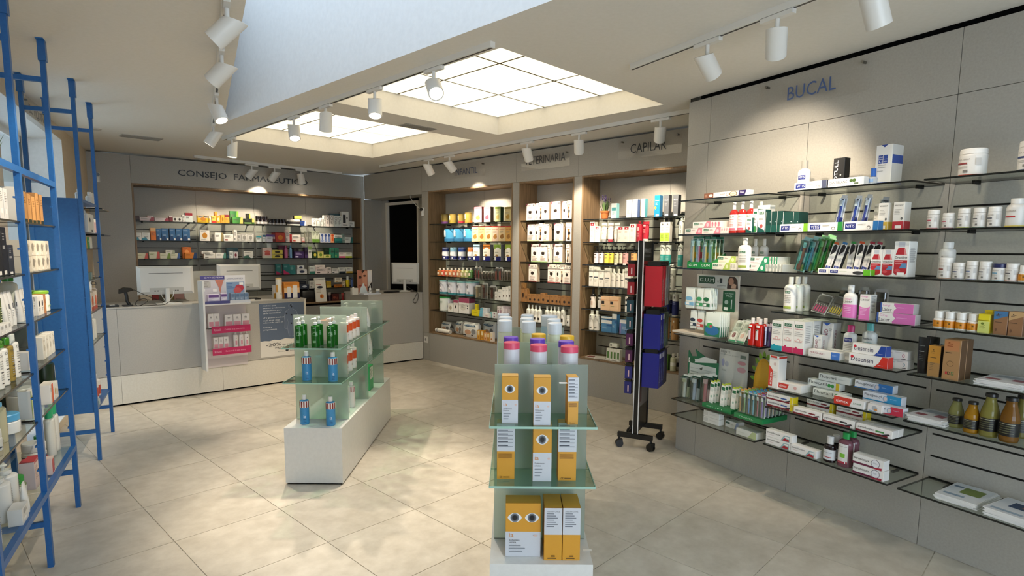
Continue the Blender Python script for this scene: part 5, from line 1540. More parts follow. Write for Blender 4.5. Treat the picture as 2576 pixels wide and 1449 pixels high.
G(k,'toothpaste_carton','white and maroon toothpaste carton in the front row with green word and flower','carton',1022,1400,1,670,0.05,'carton',par('#4a8a4a'),h=hp,rows=2,inset=0.012)
for i,(x0,x1,yt) in enumerate(((520,790,440),(820,1130,520))):
 w_ = ('behind the front row, nearer the brush racks','behind the front row, nearer the jars')[i]
 G(k,'toothpaste_carton','white and maroon carton with yellow tip, lower of the pair ' + w_,'carton',x0,x1,1,yt,0.05,'carton',par('#7a1f2a',ylw),h=hp,inset=0.12)
 G(k,'toothpaste_carton','white and maroon carton with yellow tip, upper of the pair ' + w_,'carton',x0,x1,1,yt,0.05,'carton',par('#7a1f2a',ylw),h=hp,dz=hp + 0.001,inset=0.12)
# lowest shelf
k = ('R',1,0)
par2 = dict(c='#e4e2de',pr=[('t',0.06,0.56,0.62,0.32,'parodontax','#1f1f22'),('l',0.08,0.32,0.4,1,'#b06a72'),('p',[(0.58,0),(0.72,0.8),(0.92,0.8),(0.92,0)],'#8fb0b4'),('p',[(0.62,0.05),(0.74,0.45),(0.9,0.3),(0.9,0.05)],'#a82a34'),('p',[(0.72,0.5),(0.76,0.7),(0.9,0.7),(0.9,0.45)],'#e4e2de')])
G(k,'toothpaste_carton','white carton with teal and red wedge, lower of the pair on the lowest shelf','carton',106,372,1,800,0.05,'carton',par2,h=0.044,inset=0.02)
G(k,'toothpaste_carton','white carton with teal and red wedge, upper of the pair on the lowest shelf','carton',110,380,1,715,0.05,'carton',par2,h=0.044,dz=0.045,inset=0.02)
G(k,'toothpaste_carton','white carton with teal and red wedge lying alone before the dark bottles','carton',356,630,1,868,0.05,'carton',par2,h=0.044,inset=0.02)
G(k,'mouthwash_bottle','dark brown bottle with white cap and round white label','bottle',680,800,1,800,0.05,'bottle',dict(b='#1c1214',ro=0.15,c='#d9d8d6',sh=0.60,nk=0.5,cz=0.70,cr=0.58,bands=[(0.10,0.50,'#d3d6d8')],tx=[('parodontax',0.38,0.04,'#3a4a6a',1.5),('#',0.20,0.03,'#a82a34',1.4)]),rows=2,inset=0.03)
G(k,'mouthwash_bottle','pinkish bottle with green cap, lime drawing on the label','bottle',825,972,1,765,0.055,'bottle',dict(b='#8a5a66',liq=1,tr=0.35,c='#1f9a4a',sh=0.66,nk=0.42,cz=0.82,cr=0.50,waist=0.97,bands=[],tx=[('#',0.40,0.56,'#dcdcd8',1.45),('parodontax',0.60,0.03,'#2a2a2e',1.2),('#',0.34,0.12,'#7ab83a',0.7),('#',0.14,0.06,'#a82a40',1.4)]),rows=2,inset=0.03)
par3 = dict(c='#e4e2de',pr=[('r',0,0,0.9,0.20,'#6a2440'),('t',0.04,0.54,0.56,0.34,'parodontax','#1f1f22'),('e',0.74,0.52,0.14,0.42,'#4a4a5a'),('e',0.74,0.52,0.125,0.37,'#e2e2e6'),('l',0.67,0.6,0.82,3,'#a0a0a8'),('p',[(0.6,0),(0.95,0),(0.95,0.25),(0.7,0.12)],'#a82a40')])
G(k,'toothpaste_carton','large white carton with ringed seal, lower of the pair at the shelf end','carton',990,1312,1,1075,0.055,'carton',par3,h=0.052,inset=0.012)
G(k,'toothpaste_carton','large white carton with ringed seal, upper of the pair at the shelf end','carton',990,1312,1,990,0.055,'carton',par3,h=0.052,dz=0.053,inset=0.012)

# --- bay with the supplement jars
crop(2260,330,3.535)
tub = lambda foot,tcol='#8a3a3a': dict(b='#dcd9d3',c='#e4e1db',cz=0.80,nk=0.97,cr=0.97,tx=[('ANA MARIA',0.60,0.05,'#8a8078',1.0,-0.3),('#',0.45,0.06,tcol,0.9,-0.45),('=',0.34,2,'#a9a6a0',0.9,-0.4),('#',0.16,0.09,'#7a766f',0.35,-0.1),('#',0.5,0.25,'#b9b6b0',0.4,0.75),('#',0.03,0.025,foot,2.4)])
k = ('R',2,13)
G(k,'supplement_tub','large white supplement tub with brick red foot line on top shelf','tub',505,752,1,152,0.0,'jar',tub('#a8452f'),inset=0.02)
G(k,'supplement_tub','large white supplement tub with navy foot line on top shelf','tub',1042,1290,1,78,0.0,'jar',tub('#20304f','#2a3a6a'),inset=0.02)
k = ('R',2,11)
for i,(x0,x1,yt,fc,lab) in enumerate(((243,352,702,'#a83038','tall, crimson foot line'),(375,487,728,'#8a2a34','short, crimson foot line'),(515,632,688,'#b5c24a','lime foot line'),(653,772,680,'#2f7a5a','green foot line'),(783,908,672,'#20242a','black foot line'))):
 G(k,'supplement_jar','white supplement jar on the second jar shelf, ' + lab,'jar',x0,x1,1,yt,0.0,'jar',dict(tub(fc,'#b5485a' if i < 2 else '#5a5a5e'),cz=0.76),inset=0.03)
G(k,'supplement_jar','white shouldered supplement bottle with yellow foot line','jar',940,1130,1,595,0.0,'bottle',dict(b='#d8d5cf',c='#e0ddd7',sh=0.62,nk=0.6,cz=0.82,cr=0.64,tx=[('#',0.36,0.05,'#b03a3a',1.1,-0.3),('#',0.03,0.03,'#d8c23a',2.4),('ANA MARIA',0.55,0.05,'#8a8078',1.2,-0.3)]),inset=0.03)
k = ('R',2,9)
G(k,'supplement_jar','tall white shouldered supplement bottle at the back','jar',345,490,1,985,0.0,'bottle',dict(b='#d8d5cf',c='#dcd9d3',sh=0.72,nk=0.62,cz=0.84,cr=0.66,tx=[('#',0.60,0.03,'#5a5650',0.12,-0.2),('ANA MARIA',0.53,0.035,'#a39c94',1.2,-0.2)]),inset=0.10)
for i,(x0,x1,yt,fc,tc,cap,lab) in enumerate(((348,470,1125,'#c8702a','#7a3a30',None,'orange foot line'),(470,586,1170,'#1f2f4a','#2a3a6a',None,'squat, navy lettering'),(590,702,1156,'#2a3a6a','#6a7a9a',None,'blue grey lettering'),(706,822,1160,'#20242a','#6a6a70',None,'grey lettering'),(822,952,1178,'#8fb0c0','#5f9ab8','#1f2352','dark blue lid'),(942,1066,1178,'#b8502f','#5a5a60',None,'brick foot line'))):
 lk = dict(tub(fc,tc),cz=0.76)
 if cap:
  lk['c'] = cap
 G(k,'supplement_jar','white supplement jar on the third jar shelf, ' + lab,'jar',x0,x1,1,yt,0.0,'jar',lk,inset=0.03)
amb = dict(b='#e6e2da',c='#e4e2dc',cz=0.60,nk=0.8,cr=0.86,bands=[(0.08,0.46,'#d3860f')],tx=[('#',0.30,0.10,'#6a4a10',0.3,0.3),('=',0.40,1,'#9a6a10',1.0),('=',0.14,1,'#9a6a10',0.8)],seg=8)
G(k,'pill_jar','white pill jar with amber label at the edge of the third jar shelf','jar',1060,1160,1,1195,0.0,'jar',amb,inset=0.03)
crop(2240,720,3.533)
k = ('R',2,7)
G(k,'pill_jar','square-shouldered white pill jar with amber label, in the row of four','jar',368,782,4,235,0.0,'jar',amb,rows=2,inset=0.03)
G(k,'balm_carton','yellow green carton with stepped top','carton',785,893,1,250,0.05,'carton',dict(c='#d8c81f',pr=[('r',0,0,1,0.62,'#c9cf72'),('e',0.4,0.5,0.15,0.06,'#6a7a2a'),('l',0.15,0.4,0.8,4,'#8a9040'),('r',0,0.66,1,0.68,'#3a3a1a')]),inset=0.03)
G(k,'balm_carton','tall bright yellow carton behind the stepped one','carton',840,915,1,215,0.05,'carton',dict(c='#dcc41f'),inset=0.085)
kraft = lambda c1: dict(c='#8a6444',side='#6f5038',pr=[('p',[(0,0.62),(1,0.82),(1,1),(0,1)],c1),('e',0.3,0.88,0.05,0.02,'#3a2f28'),('l',0.15,0.84,0.6,2,'#4a3a30'),('r',0.1,0.52,0.6,0.545,'#4a3426'),('e',0.22,0.2,0.08,0.07,'#6a4a34')])
G(k,'kraft_box','kraft carton with blue slanted top','carton',925,1055,1,225,0.06,'carton',kraft('#3f6f9a'),inset=0.03)
G(k,'kraft_box','kraft carton with tan slanted top','carton',1058,1195,1,230,0.06,'carton',kraft('#b59468'),inset=0.03)
k = ('R',2,5)
G(k,'cream_tube','black cosmetic tube standing on its cap beside the kraft cartons','tube',228,345,1,458,0.05,'tube',dict(b='#16181a',c='#0e0f10',ro=0.3,tx=[('essential',0.78,0.03,'#9aa09a',1.0),('#',0.62,0.012,'#c8ccc8',0.9),('=',0.52,4,'#5a5f5c',0.7)]),inset=0.05)
G(k,'cream_tube','black cosmetic tube half hidden behind the kraft cartons','tube',300,425,1,452,0.05,'tube',dict(b='#141617',c='#0e0f10',ro=0.3),inset=0.12)
G(k,'kraft_box','small kraft carton with ochre top','carton',344,456,1,530,0.05,'carton',dict(c='#a07a48',side='#2a1f14',pr=[('r',0,0.45,1,1,'#b5802f'),('e',0.4,0.86,0.06,0.02,'#6a4a1a'),('r',0.18,0.60,0.7,0.62,'#4a3414'),('l',0.2,0.8,0.7,2,'#7a5a24'),('l',0.2,0.42,0.6,5,'#7a5f3c')]),inset=0.03)
G(k,'kraft_box','large kraft carton with ring seal and coloured letters','carton',482,640,1,478,0.055,'carton',dict(c='#a07a50',side='#5f452c',pr=[('r',0.05,0.72,0.9,0.98,'#b0764a'),('e',0.3,0.92,0.06,0.015,'#8a4a20'),('l',0.2,0.88,0.7,2,'#8a4a24'),('r',0.12,0.66,0.5,0.68,'#3a2a1c'),('e',0.45,0.40,0.2,0.07,'#5a452c'),('e',0.45,0.40,0.18,0.06,'#a07a50'),('t',0.2,0.32,0.16,0.07,'I','#b03a3a'),('t',0.34,0.5,0.16,0.08,'D','#1a1a1a'),('t',0.54,0.72,0.16,0.08,'S','#3a7a4a')]),rows=2,inset=0.02)
def paper_stack(key,x0,x1,yb,n,label,cover,seed,d_in=0.02,dp=0.21,h1=0.003):
 fr,su0,su1,sd0,sd1,z = SHELVES[key]
 d = sd1 - d_in
 a,b = fr.at(X(x0),Y(yb),d)[0],fr.at(X(x1),Y(yb),d)[0]
 rn = random.Random(seed)
 w = b - a
 for i in range(n):
  c_ = '#d6d6d8' if i < n - 1 else cover
  pr = []
  mb = MB().box(-w / 2,w / 2,-dp / 2,dp / 2,0,h1 - 0.0003,mat('#dddcd9',0.6))
  tp = fr.w(a + w / 2 + rn.uniform(-0.006,0.006),d - dp / 2,z + 0.0005 + i * h1)
  o = mb.obj('leaflet',None,tp,fr.rz + rn.uniform(-0.07,0.07))
  if i == n - 1:
   tag(o,label + ', topmost','leaflet')
  else:
   tag(o,label + ', in the pile below','leaflet',label + ' pile')
  if i == n - 1:
   q = MB(); zz = h1
   for cc,xa,ya,xb,yb_ in cover_prints[cover]:
    q.poly([(w * xa,dp * ya,zz),(w * xb,dp * ya,zz),(w * xb,dp * yb_,zz),(w * xa,dp * yb_,zz)],mat(cc,0.5)); zz += 0.0002
   q.obj('cover_print',o)
cover_prints = {'a': [('#c9c9cc',-0.48,-0.48,0.48,0.48),('#8a4a52',-0.4,-0.3,-0.1,-0.1),('#8f5560',0.1,-0.2,0.35,0.05),('#9aa0a8',-0.35,0.1,0.3,0.35)],
    'b': [('#cfd2d4',-0.48,-0.48,0.48,0.48),('#6a7a34',-0.15,-0.1,0.35,0.3),('#7f93a4',-0.4,-0.35,0.1,-0.25),('#5f7488',-0.42,0.2,-0.2,0.3)],
    'c': [('#cbcdd0',-0.48,-0.48,0.48,0.48),('#243a5a',-0.2,-0.05,0.2,0.3),('#8a5a4a',0.05,0.05,0.28,0.25),('#8fa0ae',-0.4,-0.4,0.3,-0.3)]}
paper_stack(k,742,1175,880,9,'white leaflet with red print in the pile beside the kraft cartons','a',3)
k = ('R',2,3)
paper_stack(k,140,470,1185,9,'white leaflet with red print in the pile before the juice bottles','a',5)
def juice(c1):
 return dict(b=c1,liq=1,tr=0.45,c='#141414',bands=[(0.14,0.44,'#12110e')],tx=[('=',0.36,4,'#5a5a40',1.6),('#',0.41,0.008,'#b9b9a0',1.8)])
for x0,x1,yt,c1,ins,lab in ((502,640,1003,'#9a9a5f',0.06,'small glass juice bottle with pale green juice and black lid'),(642,785,1033,'#b8861f',0.03,'small glass juice bottle with amber juice and black lid'),(786,962,960,'#97914a',0.03,'tall glass juice bottle with green juice and wide black label'),(964,1150,995,'#8a5f24',0.02,'tall glass juice bottle with brown juice and black label'),(1080,1240,975,'#8a8040',0.14,'tall glass juice bottle standing behind the brown one')):
 G(k,'juice_bottle',lab,'bottle',x0,x1,1,yt,0.0,'juice',juice(c1),inset=ins,price=0)
crop(2200,1100,4.152)
k = ('R',2,0)
paper_stack(k,620,1060,690,7,'white magazine with green photograph in the loose pile','b',8,0.03,0.24,0.004)
paper_stack(k,1130,1640,900,9,'white magazine with dark blue photograph at the shelf edge','c',9,0.02,0.22,0.004)

# ================================================================== NICHE PRODUCTS (wall with three niches)
SHELVES['If'] = (MW,0.16,1.71,-0.285,0.0,0.408)
SHELVES['Cf'] = (MW,2.76,4.44,-0.285,0.0,0.408)
def two(c,top,ttop=0.7,txt=None,tcol='#a03028',pic=None,side=None):
 pr = [('r',0,ttop,1,1,top)]
 if txt:
  pr.append(('t',0.12,0.88,0.80,0.09,txt,tcol))
 if pic:
  pr += [('e',0.5,0.30,0.28,0.14,pic),('e',0.58,0.40,0.16,0.08,pic)]
 pr.append(('l',0.15,0.62,0.85,2,'#9a8f80'))
 d_ = dict(c=c,pr=pr)
 if side:
  d_['side'] = side
 return d_
crop(1060,440,6.588)
tin = lambda b,c,foot,lab='#e8e4d8': dict(b=b,c=c,bands=[(0.02,0.22,foot)],tx=[('#',0.55,0.4,lab,0.8,-0.4),('#',0.78,0.12,'#f4f2ea',0.35,-0.3),('=',0.45,3,'#6a5a3a',0.6,-0.4)])
for x0,x1,f,lab in ((300,432,'#6a3a7a','violet'),(440,572,'#8a7a2a','olive'),(580,706,'#b02a38','red'),(694,850,'#d0702a','orange')):
 G(('I0',0),'milk_tin','gold milk powder tin with %s foot on the topmost baby shelf' % lab,'tin',x0,x1,1,645 if x0 < 600 else 622,0.0,'tin',tin('#8a7534','#6f5c28',f,'#d8c890'),inset=0.03 + (0.0 if x0 != 580 else 0.05),w=0.098)
for x0,x1,b,t,pic,sd,lab in ((876,1000,'#f3dccb','#e8707a','#d8945a','#7a2a26','cream and coral cereal carton'),(1035,1146,'#f3d8d0','#ea7a86','#d05a6a','#3a2a22','pale pink cereal carton'),(1220,1312,'#cfd8a0','#7f9a3a','#c8b06a','#223a1f','green cereal carton'),(1376,1490,'#d8c890','#8a7a34','#b8903a','#2a2014','olive cereal carton')):
 G(('I1',0),'cereal_carton','tall ' + lab + ' on the topmost baby shelf','carton',x0,x1,1,530,0.055,'carton',two(b,t,0.86,'cereal','#a02a28',pic,sd),inset=0.03)
G(('I0',1),'milk_tin','large blue milk powder tin with black lid on the second baby shelf','tin',330,826,3,872,0.0,'tin',tin('#4a9ac4','#171a20','#2f6f9a','#d8e6ee'),gap=0.006)
for i,(b,lab) in enumerate((('#f4dc98','yellow'),('#f3c488','apricot'),('#f5dcae','cream'),('#d9bfa6','beige'),('#eed2a0','sand'),('#e2b060','ochre'))):
 G(('I1',1),'cereal_carton','%s cereal carton with red top band on the second baby shelf' % lab,'carton',832 + 112 * i,832 + 112 * (i + 1) - (8 if i == 5 else 0),1,848,0.055,'carton',two(b,'#c8382c',0.93,'cereal','#b8302a','#a8763a'),inset=0.03)
for x0,x1,t,lab in ((320,450,'#1f2a5a','dark blue lid'),(452,582,'#7fb0c8','pale blue lid'),(586,728,'#22408a','navy lid'),(740,852,'#c87a3a','orange mark')):
 G(('I0',2),'milk_tin','white and blue milk tin with %s on the third baby shelf' % lab,'tin',x0,x1,1,1200,0.0,'tin',dict(b='#dfe3e8',c=t,bands=[(0.02,0.28,'#1d2466'),(0.66,0.88,t)],tx=[('#',0.45,0.25,'#f4f4f2',1.4),('#',0.14,0.1,'#e4e8f0',0.4,0.4)]),inset=0.03,w=0.098)
for x0,x1,t,lab in ((858,968,'#a9c8dc','pale blue'),(1022,1140,'#d0803a','orange'),(1206,1320,'#8fb04a','green'),(1390,1495,'#9fb84a','lime')):
 G(('I1',2),'cereal_carton','white and navy carton with %s top on the third baby shelf' % lab,'carton',x0,x1,1,1155,0.055,'carton',dict(c='#f0ead8',side='#6a6a70',pr=[('r',0,0,1,0.28,'#1a1f6a'),('r',0,0.72,1,1,t),('e',0.5,0.74,0.3,0.08,'#f4f2ea'),('l',0.12,0.52,0.85,1,'#5a6a4a'),('e',0.4,0.33,0.2,0.07,'#a8864a'),('r',0.06,0.04,0.3,0.24,'#f4f4f0')]),inset=0.03)
crop(1060,640,6.036)
for i in range(9):
 c_ = ('#b5713a','#c2543c','#b8683a','#c07a4a','#b85f3f','#c48a5a','#a9a468','#b9b878','#4f7a34')[i]
 G(('I0',3),'juice_pouch','small %s baby juice bottle, number %s along the fourth baby shelf' % (('brown orange','red orange','orange','peach','coral','tan','pale green','straw','green')[i],('one','two','three','four','five','six','seven','eight','nine')[i]),'bottle',222 + 59.5 * i,222 + 59.5 * (i + 1),1,208,0.0,'bottle',dict(b=c_,c='#e6e0d4',sh=0.6,nk=0.34,cz=0.78,tx=[('#',0.35,0.3,'#ead8c0',1.0)]),gap=0.006)
clearp = lambda c1,c2: dict(c='#d9d6d0',btint='#e2e2e0',brush=c1,bristle=c2,pr=[('r',0.1,0.75,0.9,0.92,'#f0eee8'),('e',0.3,0.28,0.18,0.14,c1),('e',0.7,0.28,0.18,0.14,c2)])
G(('I1',3),'soother_pack','tall clear soother pack beside the juice bottles','baby item',782,880,2,185,0.04,'pack',clearp('#a83a34','#8f9aa0'))
G(('I1',3),'soother_pack','low dark soother pack on the fourth baby shelf','baby item',884,1082,4,258,0.05,'pack',clearp('#5a4038','#d8c8b8'))
G(('I1',3),'soother_pack','tall clear soother pack with coral and grey discs','baby item',1088,1206,2,195,0.04,'pack',clearp('#c86a5a','#7f8a90'))
G(('I1',3),'soother_pack','low clear soother pack at the niche side','baby item',1215,1362,3,245,0.05,'pack',clearp('#8a7a70','#b0a090'))
G(('I0',4),'milk_tin','white and teal milk powder tin on the fifth baby shelf','tin',230,782,4,405,0.0,'tin',dict(b='#d8d8e0',c='#7fb0b0',bands=[(0.02,0.16,'#2f7a84')],tx=[('AN',0.66,0.2,'#2a2a34',0.9,-0.5),('#',0.45,0.1,'#f2f2f2',0.3),('#',0.25,0.14,'#9a9aa8',0.25,0.2)]),gap=0.008)
G(('I1',4),'feeding_pack','clear square pack with cream bottle teat','baby item',776,880,1,470,0.05,'pack',clearp('#d8c49a','#efe6d0'))
G(('I1',4),'feeding_pack','taller clear pack with brown topped bottle','baby item',882,975,1,432,0.05,'pack',clearp('#6a4a3c','#b89a8a'))
G(('I1',4),'feeding_pack','clear square pack with dark teats','baby item',995,1108,1,475,0.05,'pack',clearp('#7a4a40','#4a3a36'))
for i,(x0,x1,yt) in enumerate(((1113,1156,568),(1160,1216,535),(1222,1276,498),(1279,1318,490),(1321,1364,482))):
 G(('I1',4),'baby_care_box','small white baby care box, %s of the rising row' % ('lowest','second','third','fourth','tallest')[i],'carton',x0,x1,1,yt,0.035,'carton',dict(c='#efece4',pr=[('e',0.5,0.35,0.2,0.08,'#6a5a50'),('l',0.2,0.75,0.8,2,'#8a8a84')]))
G(('I0',5),'milk_tin','white tub with green lid on the lowest baby shelf','tin',236,352,1,645,0.0,'tin',dict(b='#e9ebe4',c='#2f8a44',tx=[('#',0.4,0.35,'#3f5a3a',0.5,-0.4),('=',0.7,3,'#7a9a7a',0.8)]))
G(('I0',5),'baby_care_jar','lilac white jar behind the small white box','jar',345,446,1,690,0.0,'jar',dict(b='#d8d4e2',c='#e4e0ea',tx=[('#',0.4,0.2,'#9a94b4',1.0)]),inset=0.09)
G(('I0',5),'baby_care_box','square white box before the lilac jar','carton',406,480,1,748,0.05,'carton',dict(c='#f0eee6',pr=[('e',0.5,0.5,0.25,0.22,'#b5a894'),('l',0.15,0.8,0.85,1,'#8a8a84')]))
G(('I0',5),'baby_care_box','upright white box with pink top','carton',486,556,1,692,0.05,'carton',dict(c='#f0eae4',pr=[('r',0,0.78,1,1,'#a84a68'),('e',0.5,0.45,0.12,0.14,'#2a2a2a')]))
G(('I0',5),'breast_pump_box','large white box with raspberry lid on the lowest baby shelf','carton',568,724,1,665,0.11,'carton',dict(c='#efece6',top='#a84a68',pr=[('r',0,0.70,1,1,'#a84a68'),('e',0.42,0.38,0.28,0.2,'#d8d4c8'),('l',0.25,0.42,0.6,2,'#7a7a78'),('e',0.86,0.5,0.06,0.05,'#3a3a3a'),('e',0.86,0.36,0.06,0.05,'#3a3a3a'),('s',0.7,1,'#8a3a58')]))
G(('I1',5),'cream_box','flat yellow box on the lowest baby shelf','carton',762,874,1,842,0.05,'carton',dict(c='#e6d21f',pr=[('l',0.2,0.6,0.8,2,'#a89a10')]))
G(('I1',5),'cream_box','upright yellow tube box on the flat yellow one','carton',812,846,1,757,0.03,'carton',dict(c='#e8d428'),dz=0.062)
for i in range(3):
 G(('I1',5),'cream_box','white and sky blue carton, %s in its stack' % ('lowest','middle','top')[i],'carton',880 + 6 * i,1002,1,860,0.05,'carton',dict(c='#e6eaec',pr=[('r',0,0,0.4,1,'#6fb4cc'),('l',0.45,0.6,0.9,2,'#8aa0a8')]),h=0.036,dz=0.037 * i)
G(('I1',5),'cream_box','white carton with red word lying before the blue stack','carton',950,1032,1,862,0.05,'carton',dict(c='#eeeae4',pr=[('t',0.15,0.85,0.5,0.3,'cera','#c04a4a')]),h=0.046,inset=0.0)
for i in range(2):
 G(('I1',5),'cream_box','white and pale teal carton, %s of two' % ('lower','upper')[i],'carton',1036,1140,1,860,0.05,'carton',dict(c='#e4e6e4',pr=[('r',0,0,0.35,1,'#7fb4b4'),('e',0.7,0.5,0.12,0.25,'#9a6a74')]),h=0.036,dz=0.037 * i)
G(('I1',5),'cream_box','white upright carton with rosy print by the niche side','carton',1150,1225,2,790,0.05,'carton',dict(c='#e6dcd8',pr=[('r',0.2,0.3,0.8,0.7,'#b08a94'),('l',0.2,0.85,0.8,2,'#8a6a74')]))
G(('I1',5),'cream_box','mauve grey upright carton by the niche side','carton',1228,1362,3,785,0.05,'carton',dict(c='#b9aab0',pr=[('r',0.15,0.5,0.85,0.8,'#e0d4d6'),('e',0.5,0.3,0.2,0.12,'#4a3a40')]),inset=0.05)
dia = lambda: dict(c='#e9e7e0',ro=0.3,pr=[('e',0.5,0.80,0.38,0.08,'#2f5a7a'),('t',0.2,0.8,0.80,0.07,'Chelino','#e6eef2'),('e',0.4,0.36,0.2,0.17,'#c89a7a'),('e',0.75,0.42,0.14,0.18,'#8a8a88'),('r',0.1,0.10,0.28,0.18,'#3a3a3a'),('r',0.62,0.12,0.72,0.22,'#3a3a3a')])
for x0,x1,yt,ins,lab in ((288,430,1030,0.16,'at the oak side'),(500,616,1022,0.14,'half hidden in the middle'),(614,850,1038,0.04,'largest, standing in front'),(918,1112,1025,0.19,'in the shade behind the amber cartons')):
 G('If','nappy_pack','white nappy pack with blue script, ' + lab,'nappy pack',x0,x1,1,yt,0.09,'bag',dia(),inset=ins)
G('If','nappy_pack','grey nappy pack between the two white ones','nappy pack',428,500,1,1040,0.09,'bag',dict(c='#8d8b86',pr=[('e',0.5,0.5,0.4,0.25,'#3a3a3a'),('e',0.5,0.45,0.28,0.18,'#8d8b86')]),inset=0.17)
fr,su0,su1,sd0,sd1,z = SHELVES['If']
a = fr.at(X(212),Y(1190),-0.03)[0]; b = fr.at(X(425),Y(1190),-0.03)[0]
o = MB().tube([(0,0.03,0.03),(0.01,0.03,0.031),(b - a - 0.01,0.03,0.029),(b - a,0.03,0.028)],0.028,mat('#e6e3da',0.5),14).obj('changing_mat_roll',None,fr.w(a,-0.02,z),fr.rz)
tag(o,'rolled white changing mat lying in front of the nappy packs','roll')
MB().tube([(0.03,0.03,0.03),(0.05,0.03,0.0302)],0.0286,mat('#9a9a98',0.5),14).obj('paper_band',o)
for i,(x0,x1,c_) in enumerate(((848,892,'#d8a03a'),(900,946,'#d89a34'),(950,992,'#e0a878'),(992,1040,'#cf9a4a'),(1044,1084,'#e8dccc'))):
 G('If','infusion_box','slim %s carton standing before the shaded nappy pack' % ('amber','honey','peach','tan','ivory')[i],'carton',x0,x1,1,(1150,1155,1195,1198,1185)[i],0.04,'carton',dict(c=c_,pr=[('r',0.2,0.5,0.8,0.9,'#f0dcb0'),('e',0.5,0.25,0.25,0.1,'#b8762a')]),inset=0.02)

# --- veterinary niche
crop(1300,440,7.247)
def pet(c='#f2e6dc',foot='#e8dccf',drk='#2a2018'):
 return dict(c=c,side='#b9a58f',pr=[('p',[(0,0.82),(0.2,1),(0,1)],'#8a4a58'),('r',0,0,1,0.045,foot),('l',0.25,0.9,0.7,2,'#8a7a70'),('e',0.86,0.9,0.07,0.04,'#5a5450'),('e',0.46,0.48,0.19,0.09,drk),('p',[(0.25,0.52),(0.67,0.52),(0.6,0.58),(0.52,0.56),(0.46,0.62),(0.40,0.56),(0.32,0.58)],drk),('l',0.15,0.32,0.8,3,'#b39a8c'),('l',0.15,0.14,0.8,2,'#8f7a6c'),('e',0.25,0.62,0.12,0.006,drk),('e',0.68,0.62,0.12,0.006,drk)])
def petside(c='#f0e4d8'):
 return dict(c=c,pr=[('r',0.05,0.74,0.95,0.77,'#8a6a4a'),('l',0.2,0.92,0.8,2,'#9a8f88'),('e',0.5,0.62,0.22,0.06,'#8a6a3a'),('p',[(0.3,0.05),(0.75,0.05),(0.7,0.55),(0.4,0.58)],'#a07a50'),('e',0.6,0.42,0.22,0.1,'#2a2018'),('e',0.5,0.12,0.25,0.08,'#4a3424')])
vd = (('topmost',(('V',0),440,((178,326,525,0),(332,410,520,0),(470,590,503,0),(630,797,485,0),(827,918,483,0)),((408,470,500),(920,985,468)))),
  ('second',(('V',1),440,((195,336,900,0),(338,400,895,0),(470,590,890,0),(682,846,878,0)),((402,466,885),(895,1002,868)))),
  ('third',(('V',2),440,((262,410,1264,0),(412,562,1264,0),(672,836,1262,0)),((566,602,1264),(900,965,1262)))),
  ('fourth',(('V',3),620,((218,368,326,0),(566,712,330,1),(714,790,335,1),(860,980,348,1)),((792,855,338),))))
foot = ('#cfd8cf','#d8d09a','#9ab87a','#9a3a34')
for si,(nm,(key,y0,fronts,sides)) in enumerate(vd):
 crop(1300,y0,7.247)
 for j,(x0,x1,yt,kd) in enumerate(fronts):
  G(key,'flea_collar_carton','cream insect drawing carton, %s veterinary shelf, %s' % (nm,('first by the oak side','second','third','fourth','fifth')[j]),'carton',x0,x1,1,yt,0.055,'carton',pet(foot=foot[si]))
 for j,(x0,x1,yt) in enumerate(sides):
  G(key,'flea_collar_carton','cream carton showing a dog picture, %s veterinary shelf%s' % (nm,(', between the insect cartons',', at the far oak side')[j]),'carton',x0,x1,1,yt,0.06,'carton',petside(),inset=0.015)
crop(1300,620,7.247)
kp = (75,140,192,270,352,430,512,600,680,750,805,900,985)
for i in range(12):
 G(('V',4),'kraft_pet_box','small kraft pet box, %s along the fifth veterinary shelf' % ('tall first','second','third','fourth','fifth','sixth','seventh','eighth','ninth','tenth','eleventh','last')[i],'carton',kp[i],kp[i + 1] - 4,1,(668,765,868,870,875,850,885,895,890,905,900,910)[i],0.05,'carton',dict(c='#94693c',pr=[('e',0.7,0.35,0.24,0.14,'#2a1a10'),('l',0.2,0.85,0.8,2,'#6a4a2a')]))
for i,(x0,x1,yt) in enumerate(((156,226,1065),(233,293,1068),(298,358,1075),(363,430,1082),(500,562,1090),(576,636,1098),(641,702,1100),(706,772,1105))):
 G(('V',5),'pet_shampoo_bottle','white pet shampoo bottle with dog silhouette, %s on the lowest veterinary shelf' % ('first','second','third','fourth','fifth','sixth','seventh','eighth')[i],'bottle',x0,x1,1,yt,0.0,'bottle',dict(b='#e9e5da',c='#efebe2',sh=0.66,nk=0.36,cz=0.8,tx=[('#',0.22,0.14,'#2a2420',0.9),('=',0.55,3,'#b5a898',0.9)]))
G(('V',5),'pet_spray_bottle','white pet spray bottle with trigger head','bottle',786,862,1,1058,0.0,'spray',dict(b='#e6e2d8',c='#dcd8ce',sh=0.62,nk=0.32,cz=0.78,noz=(1,-0.2),nozl=1.3,tx=[('#',0.25,0.16,'#2a2420',0.9)]))
G(('V',5),'pet_cream_jar','white jar with small black picture beside the trigger bottle','jar',876,985,1,1262,0.0,'jar',dict(b='#ece8dd',c='#efece2',tx=[('#',0.35,0.18,'#2a2420',0.35)]))
G(('V',5),'pet_cream_box','white box behind the pet jar','carton',938,984,1,1140,0.05,'carton',dict(c='#e9e5da',pr=[('l',0.2,0.7,0.8,3,'#b5a898')]),inset=0.12)

